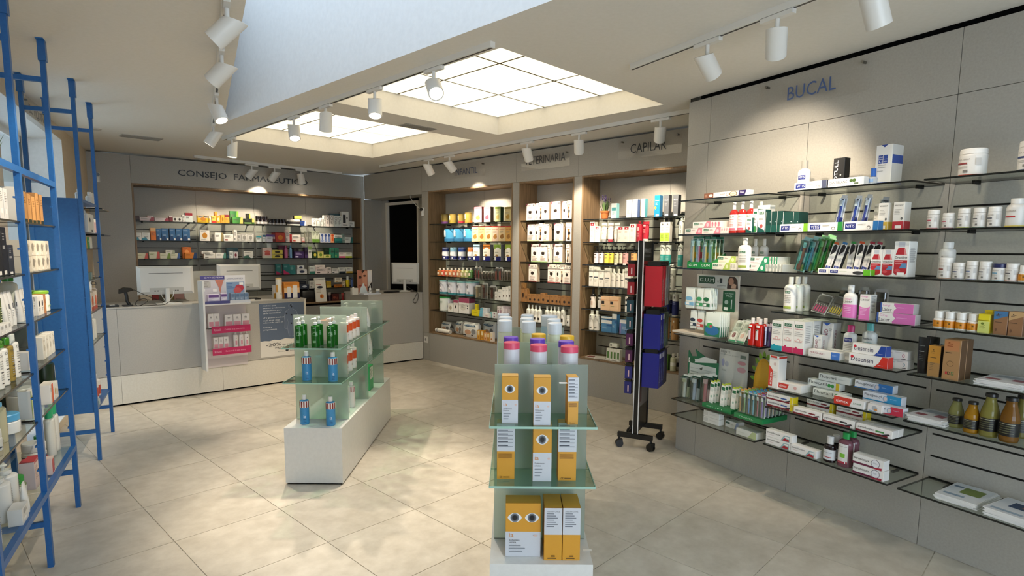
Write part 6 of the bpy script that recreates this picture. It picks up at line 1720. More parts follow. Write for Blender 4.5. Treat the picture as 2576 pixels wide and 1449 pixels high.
# --- hair care niche
crop(1455,400,6.586)
def lavender(fr,u,d,z,s,label,seed):
 rn = random.Random(seed)
 root = MB().lathe([(0.030 * s,0),(0.040 * s,0.058 * s),(0.044 * s,0.058 * s),(0.046 * s,0.075 * s),(0.040 * s,0.075 * s),(0.038 * s,0.066 * s),(0.0,0.066 * s)],mat('#b5642e',0.7),18).obj('lavender_pot',None,fr.w(u,d,z + 0.0004),fr.rz)
 tag(root,label,'potted plant')
 lf = MB(); fl_ = MB()
 for i in range(46):
  a = rn.uniform(0,2 * math.pi); rr = rn.uniform(0,0.034) * s
  ln = rn.uniform(0.06,0.12) * s; sp = rn.uniform(0.1,0.55)
  p0 = Vector((rr * math.cos(a),rr * math.sin(a),0.066 * s))
  p1 = p0 + Vector((math.cos(a) * sp * ln,math.sin(a) * sp * ln,ln))
  n_ = Vector((-math.sin(a),math.cos(a),0)) * 0.004 * s
  lf.faces([p0 - n_,p0 + n_,(p0 + p1) / 2 + n_ * 1.3,p1,(p0 + p1) / 2 - n_ * 1.3],[(0,1,2,3,4)],mat(('#3f5a34','#4f6a3c','#56703f')[i % 3],0.7))
 for i in range(22):
  a = rn.uniform(0,2 * math.pi); rr = rn.uniform(0,0.03) * s
  b_ = Vector((rr * math.cos(a) * 1.9,rr * math.sin(a) * 1.9,(0.066 + rn.uniform(0.085,0.125)) * s))
  for j in range(4):
   fl_.lathe([(0.0,b_.z + j * 0.011 * s),(0.0055 * s,b_.z + (j * 0.011 + 0.005) * s),(0.0,b_.z + (j * 0.011 + 0.011) * s)],mat(('#54486e','#5f5278','#4a3f62')[j % 3],0.7),6,b_.x,b_.y,cap=False)
 lf.obj('leaves',root); fl_.obj('flower_spikes',root)
 return root
fr = MW
lavender(MW,MW.at(X(440),Y(900),-0.07)[0],-0.07,MZ[0] - 0.01,1.05,'potted lavender in terracotta on the hair care shelf',4)
k0,k1 = 'C0','C1'
G((k0,0),'hair_care_box','small teal and white box beside the lavender','carton',547,636,1,735,0.05,'carton',dict(c='#dfe8e6',side='#7fb4b8',pr=[('r',0.1,0.5,0.9,0.72,'#4f9aa0'),('l',0.15,0.42,0.85,4,'#5a9aa0')]),price=1)
G((k0,0),'hair_care_box','tall white hair care carton with ring print','carton',797,990,2,672,0.05,'carton',dict(c='#eeeae0',side='#4a5f8a',pr=[('e',0.66,0.64,0.26,0.11,'#cfc9bc'),('e',0.66,0.64,0.23,0.095,'#eeeae0'),('l',0.2,0.4,0.7,4,'#b5b0a4'),('t',0.2,0.8,0.9,0.03,'hair','#8a867c')]),gap=0.006)
G((k0,0),'hair_care_box','tall white hair care carton with teal side','carton',1040,1108,1,655,0.05,'carton',dict(c='#e8e4e0',side='#4f9aa4',pr=[('l',0.2,0.6,0.8,6,'#b8a8ac')]))
G((k1,0),'hair_colour_box','bright blue hair care carton','carton',1266,1356,1,602,0.055,'carton',dict(c='#1f86bc',side='#17608a',pr=[('t',0.15,0.85,0.76,0.06,'Pilexil','#e8f2f8'),('e',0.22,0.42,0.18,0.07,'#e0b84a'),('l',0.2,0.66,0.7,3,'#a0d0e8')]),price=1)
G((k1,0),'hair_colour_box','charcoal grey hair care carton','carton',1420,1506,1,596,0.055,'carton',dict(c='#5f6266',side='#34363a',pr=[('t',0.15,0.85,0.76,0.06,'Pilexil','#c8ccd0'),('l',0.2,0.6,0.7,3,'#8a8d92')]),price=1)
G((k1,0),'hair_colour_box','dark grey hair care carton next to the dental wall','carton',1572,1660,1,590,0.055,'carton',dict(c='#55585c',side='#2a2c30',pr=[('t',0.15,0.85,0.76,0.06,'Pilexil','#b8bcc0'),('l',0.2,0.6,0.7,3,'#84878c')]),price=1)
rt = lambda: dict(c='#f0e8de',pr=[('r',0.15,0.80,0.85,0.96,'#a8242e'),('e',0.5,0.87,0.1,0.04,'#f0d8d0'),('l',0.2,0.7,0.8,3,'#c8a89c'),('l',0.2,0.3,0.7,3,'#d8c8bc')])
G((k0,1),'hair_serum_carton','tall ivory carton with red seal by the oak side','carton',192,274,1,1042,0.05,'carton',rt())
G((k0,1),'hair_serum_carton','shorter ivory carton with red seal','carton',278,346,1,1112,0.05,'carton',rt())
for i,(x0,x1,b_,c_) in enumerate(((356,448,'#eadfc8','#9a9a98'),(462,556,'#ead6cc','#a83a48'),(562,660,'#ece6dc','#d8d4cc'))):
 G((k0,1),'hair_mask_tube','cream hair mask tube with %s cap' % ('grey','red','white')[i],'tube',x0,x1,1,1055,0.0,'tube',dict(b=b_,c=c_,tx=[('#',0.76,0.06,'#b8a890',0.6),('=',0.6,4,'#c4b4a0',0.8)]))
G((k0,1),'hair_serum_carton','low ivory carton with red seal, in the pair before the red bottle','carton',652,850,2,1120,0.05,'carton',rt())
G((k0,1),'hair_serum_carton','ivory carton with red seal right beside the red bottle','carton',856,940,1,1076,0.05,'carton',rt())
G((k0,1),'shampoo_bottle','red shampoo bottle with round cap','bottle',946,1040,1,1025,0.0,'bottle',dict(b='#a02230',c='#8a1a26',sh=0.82,nk=0.4,cz=0.88,tx=[('#',0.62,0.16,'#d8a0a0',0.8),('=',0.4,4,'#d08a8a',0.9)]))
G((k0,1),'hair_mask_tube','red hair mask tube','tube',1040,1148,1,1036,0.0,'tube',dict(b='#b02636',c='#d8d4cc',tx=[('#',0.8,0.08,'#e0b0b0',0.8),('=',0.6,4,'#e0a0a0',0.8)]))
G((k1,1),'shampoo_box','white and lime carton with black top','carton',1360,1520,2,1045,0.05,'carton',dict(c='#ece8de',pr=[('r',0,0.02,1,0.44,'#a8c848'),('e',0.5,0.88,0.16,0.05,'#6a6a66'),('l',0.2,0.7,0.8,3,'#a8a498'),('l',0.2,0.36,0.8,4,'#7f9a34')]),inset=0.02)
G((k1,1),'shampoo_bottle','black shampoo bottle behind the lime cartons','bottle',1400,1560,2,975,0.0,'bottle',dict(b='#131313',c='#0e0e0e',sh=0.78,nk=0.5,cz=0.84,cr=0.56),inset=0.10)
cero = dict(b='#d8d8cc',c='#e4e2d8',sh=0.78,nk=0.4,cz=0.86,tx=[('cero',0.42,0.42,'#4a5a50',0.5,0.0,1),('#',0.1,0.05,'#6a7a70',0.3)])
G((k1,1),'pump_bottle','pale pump bottle with vertical lettering partly behind the dental wall','bottle',1662,1740,1,945,0.0,'pump',cero,rows=2)
crop(1455,600,6.586)
pb_ = (('#dcd2d6','lilac white'),('#d8d0d4','pale lilac'),('#ecd858','bright yellow'),('#e6d45a','soft yellow'),('#dcdcb8','pale green'),('#e6d8c0','ivory'),('#e0a8a4','pink'),('#e8b070','orange'))
for i,(x0,x1) in enumerate(((244,322),(329,405),(419,498),(500,572),(581,662),(668,721),(722,806),(858,950))):
 c_,nm = pb_[i]
 G((k0,2),'pump_bottle','black pump bottle with %s label' % nm,'bottle',x0,x1,1,122,0.05,'pump',dict(b='#15110f',c='#0d0c0b',sh=0.66,nk=0.3,cz=0.74,cr=0.4,bands=[(0.10,0.62,c_)],tx=[('#',0.55,0.05,'#5a504a',0.8),('=',0.42,2,'#8a7a70',0.9)]),price=1 if i in (4,6) else 0)
tealb = dict(b='#d6d9d2',c='#e2e0d8',sh=0.80,nk=0.34,cz=0.84,cr=0.38,bands=[(0.03,0.46,'#3f9f98')],tx=[('a',0.66,0.10,'#5a6a68',0.5),('=',0.38,3,'#a8d8d0',0.9)])
G((k1,2),'pump_bottle','white and teal pump bottle, in the pair above the compression stand','bottle',1340,1524,2,30,0.0,'pump',tealb)
G((k1,2),'pump_bottle','white and teal pump bottle standing alone next to the dental wall','bottle',1640,1726,1,34,0.0,'pump',tealb)
wb_ = dict(c='#eae6dc',pr=[('r',0.1,0.44,0.9,0.50,'#4a4e54'),('l',0.2,0.85,0.8,3,'#b8b4a8'),('l',0.2,0.34,0.8,3,'#c4c0b4')])
for x0,x1,yt,lab in ((178,250,455,'tallest, by the oak side'),(253,338,470,'second'),(341,426,522,'shortest'),(433,524,492,'before the white bottles'),(768,864,496,'after the white bottles')):
 G((k0,3),'lotion_carton','white lotion carton with dark name bar, ' + lab,'carton',x0,x1,1,yt,0.05,'carton',wb_)
G((k0,3),'lotion_bottle','white lotion bottle with dark name bar','bottle',532,766,3,506,0.0,'bottle',dict(b='#ebe7dd',c='#efece3',sh=0.70,nk=0.36,cz=0.82,tx=[('#',0.40,0.04,'#4a4e54',1.0),('=',0.6,2,'#c4c0b4',0.8)]))
G((k1,3),'pump_bottle','cream pump bottle with vertical lettering standing alone','bottle',1490,1590,1,430,0.0,'pump',cero)
G((k0,4),'pump_bottle','black bottle with pale orange label by the oak side','bottle',188,264,1,828,0.0,'bottle',dict(b='#131110',c='#0c0b0b',sh=0.66,nk=0.36,cz=0.76,bands=[(0.06,0.60,'#e6ddd2')],tx=[('#',0.48,0.08,'#2a2a2a',0.5,-0.5),('=',0.36,4,'#d89a7a',0.8)]))
G((k0,4),'pump_bottle','black pump bottle with white label behind the peach boxes','bottle',308,400,1,826,0.0,'pump',dict(b='#131110',c='#0c0b0b',sh=0.64,nk=0.34,cz=0.72,bands=[(0.06,0.58,'#e0ddd8')],tx=[('#',0.48,0.08,'#2a2a2a',0.5,-0.5)]),inset=0.05)
G((k0,4),'soap_box','peach coloured box with small black label','carton',372,664,2,962,0.05,'carton',dict(c='#e8c29a',pr=[('r',0,0.72,1,0.76,'#d8925a'),('r',0.1,0.45,0.42,0.66,'#241f1a'),('l',0.15,0.34,0.7,2,'#9aa068')]),inset=0.02)
G((k0,4),'soap_box','narrow white and black box beyond the peach ones','carton',776,824,1,965,0.05,'carton',dict(c='#e6e2da',pr=[('r',0.1,0.7,0.9,0.85,'#241f1a'),('r',0.1,0.4,0.9,0.55,'#241f1a')]))
navy = dict(b='#d9d9d4',c='#e4e2da',sh=0.80,nk=0.34,cz=0.85,cr=0.40,bands=[(0.05,0.56,'#1c2868')],tx=[('a',0.70,0.10,'#2a2a30',0.5),('=',0.5,2,'#a8b0d8',0.9)])
G((k1,4),'pump_bottle','white and navy pump bottle','bottle',1402,1690,2,838,0.0,'pump',navy,gap=0.03)
G((k1,4),'pump_bottle','white and navy pump bottle set back between the other two','bottle',1502,1585,1,830,0.0,'pump',navy,inset=0.12)
G((k1,4),'pump_bottle','white and navy pump bottle hidden behind the red hosiery packs','bottle',1310,1400,1,838,0.0,'pump',navy,inset=0.03)
crop(1455,780,6.586)
G((k0,5),'lotion_bottle','white lotion bottle with slanted dark script','bottle',160,330,2,8,0.0,'bottle',dict(b='#eae6dd',c='#eeebe2',sh=0.74,nk=0.42,cz=0.82,tx=[('#',0.72,0.08,'#6a6a68',0.4),('#',0.14,0.03,'#2a2a2a',0.9),('=',0.58,4,'#c4c0b4',0.8)]))
bl = dict(c='#4a84b4',pr=[('r',0,0.72,1,1,'#e4e6e4'),('r',0.5,0.5,1,0.66,'#27588f'),('l',0.1,0.4,0.7,3,'#a8c8e0')])
G((k0,5),'dermo_box','blue and white flat carton, lower of two','carton',384,556,1,168,0.06,'carton',bl)
h_ = 0.085
G((k0,5),'dermo_box','blue and white flat carton, upper of two','carton',382,560,1,76,0.06,'carton',bl,dz=0.086,h=0.072)
G((k0,5),'dermo_box','upright blue and white carton','carton',562,640,1,66,0.06,'carton',dict(bl,side='#3a6f9c'))
G((k0,5),'dermo_box','blue and violet carton beside the compression stand','carton',686,835,1,166,0.06,'carton',dict(c='#5f88b8',pr=[('r',0,0.75,1,1,'#e4e4e6'),('r',0,0,0.16,0.75,'#8f7ab8'),('l',0.25,0.5,0.9,4,'#b8cce4')]))
G((k1,5),'pump_bottle','tan hair bottle with white pump','bottle',1376,1670,2,52,0.0,'pump',dict(b='#b58a54',c='#e6e0d4',sh=0.82,nk=0.30,cz=0.86,cr=0.34,tx=[('#',0.48,0.12,'#6a4420',0.2,-0.3),('#',0.70,0.07,'#f0ece2',0.25,0.1)]),gap=0.02)
def brochure(u,d,z,rot,c1,lab):
 o = MB().box(-0.1,0.1,-0.07,0.07,0,0.006,mat('#dcd8d0',0.5)).obj('brochure',None,MW.w(u,d,z + 0.0004),MW.rz + rot)
 tag(o,lab,'brochure')
 MB().box(-0.09,0.09,-0.06,0.02,0.006,0.0064,mat(c1,0.5)).obj('cover_print',o)
brochure(2.90,-0.10,0.408,0.2,'#7a4a44','reddish brochure lying on the oak floor of the hair care niche')
brochure(3.12,-0.09,0.408,-0.15,'#4a4038','dark brochure lying on the oak floor of the hair care niche')
brochure(3.02,-0.07,0.4148,0.5,'#c9c4bc','white brochure lying across the other two in the hair care niche')
G('Cf','tea_box','small white carton with green herb print on the oak floor','carton',466,690,4,645,0.05,'carton',dict(c='#e4e4da',pr=[('r',0.25,0.2,0.8,0.75,'#4f7a34'),('r',0.1,0.0,0.5,0.14,'#f4f2ea')]),inset=0.04)
G('Cf','tea_box','small white carton lying on the herb print cartons','carton',516,645,1,570,0.05,'carton',dict(c='#e4e4da',pr=[('e',0.2,0.5,0.1,0.3,'#3a3a34')]),inset=0.05,dz=0.142,h=0.04)
G('Cf','plant_box','green carton with yellow mark behind the compression stand','carton',1390,1490,1,738,0.05,'carton',dict(c='#3f6a1f',pr=[('e',0.5,0.5,0.25,0.2,'#c8c02a'),('r',0,0,1,0.12,'#24401a')]),inset=0.03)
G('Cf','shampoo_bottle','pale green bottle with white label next to the green carton','bottle',1508,1600,1,730,0.0,'bottle',dict(b='#c9ccb0',c='#e0ded4',sh=0.72,nk=0.4,cz=0.8,bands=[(0.3,0.5,'#e8e8e0')]),inset=0.02)
G('Cf','shampoo_bottle','white and black bottle behind the pale green one','bottle',1590,1670,1,720,0.0,'bottle',dict(b='#dcdad4',c='#e4e2dc',sh=0.72,nk=0.4,cz=0.8,bands=[(0.2,0.45,'#2a2c34')]),inset=0.10)

# ================================================================== NICHE BEHIND THE COUNTER
for i,z in enumerate(BZ):
 SHELVES[('Bs',i)] = (BW,-3.05,-0.06,-0.288,-0.01,z)
SHELVES['Bf'] = (BW,-3.05,-0.06,-0.288,0.0,BZ0 + 0.02)
def med(c,c2,mode='stripe',tcol='#5a5650'):
 if mode == 'stripe':
  pr = [('r',0,0,1,0.32,c2),('l',0.12,0.78,0.8,3,tcol)]
 elif mode == 'top':
  pr = [('r',0,0.72,1,1,c2),('l',0.12,0.58,0.8,4,tcol)]
 elif mode == 'end':
  pr = [('p',[(0.66,0),(1,0),(1,1),(0.8,1)],c2),('l',0.08,0.7,0.6,4,tcol)]
 elif mode == 'dot':
  pr = [('e',0.5,0.5,0.26,0.26,c2),('l',0.12,0.86,0.85,1,tcol),('l',0.12,0.12,0.85,1,tcol)]
 elif mode == 'ring':
  pr = [('e',0.5,0.72,0.30,0.16,'#20242a'),('e',0.5,0.72,0.24,0.125,c2),('l',0.15,0.46,0.85,5,tcol)]
 elif mode == 'wave':
  pr = [('p',[(0,0),(1,0),(1,0.2),(0.6,0.14),(0.5,0.42),(0,0.30)],c2),('e',0.82,0.12,0.16,0.10,'#eceae6'),('l',0.1,0.85,0.8,2,tcol),('l',0.2,0.5,0.8,3,tcol)]
 else:
  pr = [('l',0.12,0.8,0.85,6,tcol),('r',0.1,0.1,0.4,0.3,c2)]
 return dict(c=c,pr=pr)
ORDW = ('first','second','third','fourth','fifth','sixth')
BN = ('topmost counter niche shelf','second counter niche shelf','third counter niche shelf','fourth counter niche shelf','fifth counter niche shelf')
def brow(i,items,cr):
 for it in items:
  crop(*cr)
  x0,x1,yt,look,lab = it[:5]
  kw = it[5] if len(it) > 5 else {}
  kw = dict(kw)
  kind = kw.pop('kind','carton')
  n = kw.pop('n',1)
  dp = kw.pop('dp',0.06 if kind == 'carton' else 0.0)
  nm = kw.pop('name','medicine_carton' if kind == 'carton' else 'medicine_bottle')
  G(('Bs',i),nm,'%s on the %s' % (lab,BN[i]),'carton' if kind == 'carton' else 'bottle',x0,x1,n,yt,dp,kind,look,**kw)
CP,CQ,CS = (330,500,8.0516),(610,500,7.245),(690,640,10.35)
W_ = '#efece2'
brow(0,[(60,165,345,med('#4a3434','#2a1c1c'),'dark red brown carton'),(172,465,372,med('#ead6d2','#b85a64','end'),'long pink and white carton, first of two'),(476,762,388,med('#eadcd8','#b04a58','end'),'long pink and white carton, second of two'),
   (325,445,342,med('#efe4e0','#c87a84'),'small white carton lying on the long pink ones',dict(dz=0.045,h=0.022,inset=0.06)),(765,838,345,med('#8a3a40','#e8d8d4','top'),'maroon carton end'),
   (842,1024,368,med(W_,'#3a3026','dot'),'white carton with dark brown spots',dict(n=2)),(1032,1084,325,med(W_,'#b8b4a8','x'),'narrow white carton'),(1088,1240,287,med('#e6ece4','#9a2a34','top'),'white carton with maroon top'),
   (1342,1580,338,med('#e8b81f','#c8822a','dot'),'wide yellow vitamin carton'),(1340,1455,252,med('#efe6d8','#d8c8b0','x'),'white carton on the yellow one, first',dict(dz=0.058,h=0.034)),(1460,1576,256,med('#efe6d8','#d8c8b0','x'),'white carton on the yellow one, second',dict(dz=0.058,h=0.034)),
   (1556,1620,362,med('#ece0c0','#d8a82a','dot'),'cream vitamin carton'),(1630,1712,352,med('#f0c858','#c8382c'),'yellow vitamin carton with red foot'),(1722,1806,350,med('#e89a2a','#f0d8a0','dot'),'orange vitamin carton'),(1690,1746,262,med('#d8862a','#f0c060','x'),'tall orange vitamin carton behind',dict(inset=0.10)),
   (1816,1888,328,med('#d8902a','#8a5a14','dot'),'amber vitamin carton'),(1896,1986,326,med('#d0822a','#6a1a1a','top'),'amber vitamin carton with dark red top'),
   (1998,2172,250,med('#2f6a34','#8ab84a','end'),'green herbal carton',dict(inset=0.09)),(2050,2262,375,med('#3a7a34','#d8cc6a','end'),'flat green herbal carton in front'),(2288,2440,402,med('#1c2a1c','#6a8a4a'),'black and green carton'),(2340,2412,300,med('#22261a','#d8c83a','end'),'black carton with yellow flash on the black and green one',dict(dz=0.058,inset=0.05)),(2446,2496,400,med('#d8cc6a','#3a5a2a'),'small yellow green carton')],CP)
jarb = lambda: dict(b='#1d1216',c='#120c10',cz=0.72,nk=0.9,bands=[(0.06,0.34,'#cfcac6')],tx=[('#',0.5,0.1,'#8a8488',0.5)])
brow(0,[(246,468,320,jarb(),'large dark supplement jar',dict(kind='jar',n=3,name='supplement_jar')),(480,798,372,jarb(),'small dark supplement jar',dict(kind='jar',n=5,name='supplement_jar')),(812,1048,410,med('#221c26','#d8d4cc'),'long black and white carton'),(806,1046,342,med('#efe9e0','#c8c0b4','x'),'white carton lying on the black and white one',dict(dz=0.052,h=0.034)),(945,1075,312,med('#2a2a24','#c8b84a','top'),'dark carton with gold rim behind',dict(inset=0.12)),
   (1052,1160,405,med('#1f3a7a','#d8dce8','end'),'royal blue carton'),(1285,1345,358,med(W_,'#e8e4da','ring'),'short white ring carton'),(1356,1410,360,med(W_,'#d0d8d0','stripe'),'narrow white carton with pale green foot'),(1424,1472,354,med(W_,'#c8ccd0','x'),'narrow white carton beside the tall rings'),
   (1520,1582,298,med('#ece0d6','#f2ece4','ring'),'tall blush ring carton'),(1594,1662,298,med('#ece6dc','#f2ece4','ring'),'tall ivory ring carton'),(1670,1806,308,med('#dfe2dc','#eef0ea','ring'),'tall grey white ring carton',dict(n=2)),(1480,1516,300,med('#d8d6ce','#b0aea6','x'),'slim grey carton side'),(1600,1800,270,med('#4f6f7a','#7f9aa0','x'),'teal grey carton behind the ring cartons',dict(n=2,inset=0.16)),
   (1808,1936,236,dict(c='#e6e4dc',pr=[('r',0.15,0.25,0.55,0.80,'#23262a'),('e',0.75,0.6,0.1,0.08,'#2a2a2a'),('r',0.1,0.1,0.8,0.16,'#2a2a2a')]),'tall white carton with dark window'),(1942,2040,416,med('#dcdad2','#8a8a86','x'),'small white carton at the oak side')],CQ)
bluw = lambda: med('#3a6a98','#1f4470','wave','#a8c4dc')
brow(1,[(66,210,690,med('#e6e6de','#3a8aa0','wave'),'white and turquoise carton, first of two'),(218,382,690,med('#e6e6de','#3a8aa0','wave'),'white and turquoise carton, second of two'),(386,496,590,med('#e0782a','#e8b47a','top'),'tall orange carton'),
   (500,606,608,bluw(),'blue carton with white wave, first beside the orange one'),(610,752,600,bluw(),'wide blue carton with white wave'),(772,892,600,bluw(),'blue carton with white wave, third'),(902,1028,604,bluw(),'blue carton with white wave, fourth'),(1036,1188,606,bluw(),'blue carton with white wave, last'),
   (1386,1586,636,med('#efe8da','#c8862a','dot'),'white carton with amber spots'),(1692,1862,690,med('#ece8de','#8a7a50','end'),'white carton with gold mark'),(1876,2070,716,med('#dcd8ce','#8a3a3a','x'),'flat white carton with red mark'),(2076,2146,630,med('#e8e4da','#8a8a86','x'),'upright white carton'),(2152,2224,720,med('#dcd8ce','#b8b4aa','x'),'small white carton'),(2226,2480,706,med('#e6e2d8','#a8a49a','dot'),'white carton with ring marks',dict(n=2)),(1600,1680,690,med('#a8a49c','#7a766e','x'),'grey carton in shade',dict(inset=0.1))],CP)
brow(1,[(250,345,678,med('#e6ebe6','#3f9098','top'),'white carton with teal top'),(370,424,660,med('#e8ecec','#2f5a7a','top'),'narrow white carton with blue drop'),(432,588,655,med('#e6e2ea','#5a3f8a','top'),'white carton with violet top'),(600,776,622,med('#b8382a','#d8802a','dot'),'red carton with orange spots'),(545,600,622,med('#8a2028','#6a181e'),'dark red carton'),(786,856,570,med('#ead8d0','#8a7a74','x'),'tall blush carton'),(858,900,650,med('#c02a2a','#8a1a1a'),'narrow red carton'),(900,1062,655,med('#e8ded2','#c0584a','x'),'white carton beside the red one'),(1078,1134,704,med('#e8d4cc','#c87a70'),'small pink carton'),
   (1146,1196,600,med('#a8a898','#88887a','x'),'slim grey green carton, first'),(1204,1258,600,med('#9a9a8c','#7a7a6c','x'),'slim grey green carton, second'),(1266,1402,600,med('#dfe4c8','#6f9a3a'),'white and green carton',dict(n=2)),
   (1422,1606,632,dict(c='#e2e4ec',pr=[('e',0.5,0.78,0.36,0.16,'#3a5088'),('r',0.3,0.25,0.7,0.62,'#6a80b8'),('e',0.5,0.2,0.4,0.12,'#8fa0cc')]),'white carton with blue figure',dict(n=3)),(1610,1672,640,dict(c='#e8a070',pr=[('e',0.5,0.8,0.36,0.14,'#c8481f'),('r',0.25,0.2,0.75,0.62,'#d8581f')]),'orange carton with figure'),(1682,1816,690,med('#2f7a74','#1f5a58'),'teal carton'),(1660,1815,606,med('#e8e6de','#c8c4bc','x'),'white carton on the teal one',dict(dz=0.068,h=0.05)),(1822,1860,640,med('#8aa098','#6a8078'),'slim grey teal carton'),(1866,2010,700,med('#dfe0d8','#2f6a64','end'),'white carton with teal end at the oak side')],CQ)
brow(2,[(104,345,1105,med('#dfdcc0','#c85a50','end','#8a9a50'),'pale green and coral carton, first'),(360,576,1075,med('#dcdac0','#c85a50','end','#8a9a50'),'pale green and coral carton, second'),(582,790,1105,med('#dfdcc4','#7f9a48','end','#9aa050'),'pale green carton, first'),(795,992,1105,med('#dfdcc4','#3f5f98','end','#9aa050'),'pale green carton with blue end'),(692,882,1000,med('#e4e0d0','#b0b49a','end'),'pale carton lying on the green ones',dict(dz=0.056,h=0.05)),
   (1090,1326,1092,med('#d8802a','#22406a','end','#a85a1a'),'orange carton with navy end'),(1032,1216,978,med('#d0702a','#e8a05a','dot'),'orange carton standing behind',dict(inset=0.09)),(1472,1702,1095,med('#dcd8cc','#8a867a','x'),'white carton, lower of its pair'),(1425,1652,1030,med('#e6e2d6','#6a665a','x'),'white carton, upper of its pair',dict(dz=0.060,h=0.034)),(1716,1922,1098,med('#dad8d0','#4f7f74','end'),'white carton with green squares'),(1935,2160,992,med('#1f4450','#2f6470'),'dark teal box of lozenges',dict(inset=0.08)),(1990,2065,1065,med('#cfd4d0','#8aa0a0','x'),'small white carton before the dark teal box'),(2072,2160,1075,med('#d8d0d0','#7a2a3a','dot'),'small white carton with maroon mark'),(2275,2472,1065,med('#e2e0d4','#3f6a5a','wave'),'white carton with green wave')],CP)
brow(2,[(372,532,895,dict(c='#eed0c4',pr=[('e',0.5,0.62,0.34,0.14,'#d8685a'),('e',0.5,0.40,0.34,0.12,'#c8524a'),('r',0,0,1,0.2,'#e4e0c8')]),'pink carton with coral ovals'),(452,540,812,dict(b='#e8e8e0',c='#3f9a90'),'white tube with teal cap behind the coral oval carton',dict(kind='tube',inset=0.10,name='cream_tube')),(541,735,1015,med('#e0d058','#2a2a1c','dot'),'yellow and black carton, lower'),(541,735,950,med('#e0d058','#2a2a1c','dot'),'yellow and black carton, upper',dict(dz=0.060,h=0.055)),(768,832,850,dict(b='#b85a84',c='#8a2a54',sh=0.7,nk=0.5,cz=0.78),'pink spray bottle',dict(kind='bottle')),(858,908,852,dict(b='#6f98bc',c='#2f6a9a',sh=0.7,nk=0.5,cz=0.78),'blue spray bottle',dict(kind='bottle')),(660,770,850,med('#5a1a3a','#3a1028'),'plum carton in shade',dict(inset=0.12)),(946,1126,962,med('#3a2458','#d8d0e8','x','#b8a8d8'),'violet carton'),(930,1025,892,med('#241a2a','#4a3a54'),'dark carton behind the violet one',dict(inset=0.1)),(1134,1190,890,med('#2c1a40','#4a2f60'),'dark violet upright carton'),(1196,1262,872,med('#e0e0d4','#7f9a58','top'),'white upright carton with green top'),(1275,1368,965,med('#24421f','#d8c84a','dot'),'dark green carton with yellow dots'),(1372,1478,962,med('#e2d878','#6f8a2a','dot'),'yellow carton with green marks'),(1484,1612,1018,med('#e0d880','#7f9a2a','dot'),'flat yellow carton with green marks'),(1602,1676,898,med('#2f7f64','#1f5f4a','x'),'green upright carton, first of two'),(1682,1756,898,med('#2f7f64','#8fb84a','x'),'green upright carton, second of two'),(1490,1596,890,med('#143a2a','#0f2a1e'),'dark green carton in shade',dict(inset=0.1)),(1758,1876,978,med('#eadcd4','#d0607a'),'white carton with rose foot'),(1878,1996,978,med('#e4e2cc','#a8b03a'),'white carton with lime foot at the oak side')],CQ)
brow(3,[(45,172,250,dict(c='#1f6f70',pr=[('p',[(0,0),(1,0),(1,0.06),(0,0.34)],'#b82a5c'),('l',0.2,0.8,0.8,3,'#8ac0c0')]),'teal carton with crimson wedge behind the monitor'),(236,404,250,dict(c='#1f6f70',pr=[('p',[(0,0),(1,0),(1,0.06),(0,0.44)],'#c02a60'),('l',0.1,0.8,0.7,3,'#8ac0c0')]),'large teal carton with crimson wedge'),(404,552,285,dict(c='#2a7474',pr=[('l',0.1,0.8,0.7,6,'#8ac0c0')]),'teal carton beside the large one'),
   (592,850,388,med('#dcdad8','#26304a','dot'),'white carton with dark blue oval, lower'),(600,782,285,med('#dcdad8','#26304a','dot'),'white carton with dark blue oval, upper',dict(dz=0.068,h=0.058)),(916,1062,305,med('#d8dad4','#2f6f60'),'white carton with green foot'),(1072,1372,362,med('#ecdcd4','#6a5a54','x'),'long white carton, lower'),(1072,1325,280,med('#ecdcd4','#6a5a54','x'),'long white carton, upper',dict(dz=0.078,h=0.05)),(1380,1482,336,med('#e0d4cc','#4a3a34','x'),'white carton with dark bands'),(1496,1670,372,med('#e0dcd6','#3a3a40','x'),'flat white carton'),(1686,1852,342,med('#dcdcd8','#1f2a34'),'white carton with black foot'),(1872,2036,338,med('#e0ded4','#b8983a'),'white carton with gold foot at the oak side')],CS)
brow(4,[(672,905,785,med('#2a3244','#c8ccd4','dot'),'dark navy carton'),(660,830,690,med('#1c222e','#3a4458'),'dark carton behind the orange counter box',dict(inset=0.12)),(922,1068,690,med('#cfccc4','#8a8880','x'),'pale carton by the leaning card'),(1366,1482,700,med('#b8942a','#d8b84a'),'mustard carton'),(1585,1770,785,med('#c8742a','#d8943a','x'),'orange carton below the white one'),(1585,1770,690,med('#e4d8c4','#c88a3a','x'),'white carton on the orange one',dict(dz=0.078,h=0.07)),(1775,1850,690,med('#d8c4a8','#8a5a34','x'),'tan carton'),(1880,1974,570,dict(b='#d0b81f',c='#cfd0cc',sh=0.62,nk=0.6,cz=0.66),'yellow bottle with white cap',dict(kind='bottle')),(2000,2062,600,dict(b='#3f5488',c='#34406a',sh=0.7,nk=0.6,cz=0.76),'blue bottle',dict(kind='bottle'))],CS)
crop(*CS)
for x0,x1,yt,look,lab,kd in ((1402,1500,990,dict(b='#33202c',c='#9a9088'),'dark violet jar on the back worktop','jar'),(1762,1830,1000,dict(b='#7a1a1e',c='#b04a44'),'red jar on the back worktop','jar')):
 G('Bf','supplement_jar',lab,'jar',x0,x1,1,yt,0.0,kd,look,inset=0.02)
G('Bf','gift_box','dark red patterned box on the back worktop','carton',1510,1690,1,1030,0.06,'carton',dict(c='#4a1f1c',pr=[('e',0.3,0.5,0.2,0.2,'#8a4a3a'),('e',0.7,0.4,0.15,0.2,'#7a3a30')]),inset=0.02)
fr,su0,su1,sd0,sd1,z = SHELVES['Bf']
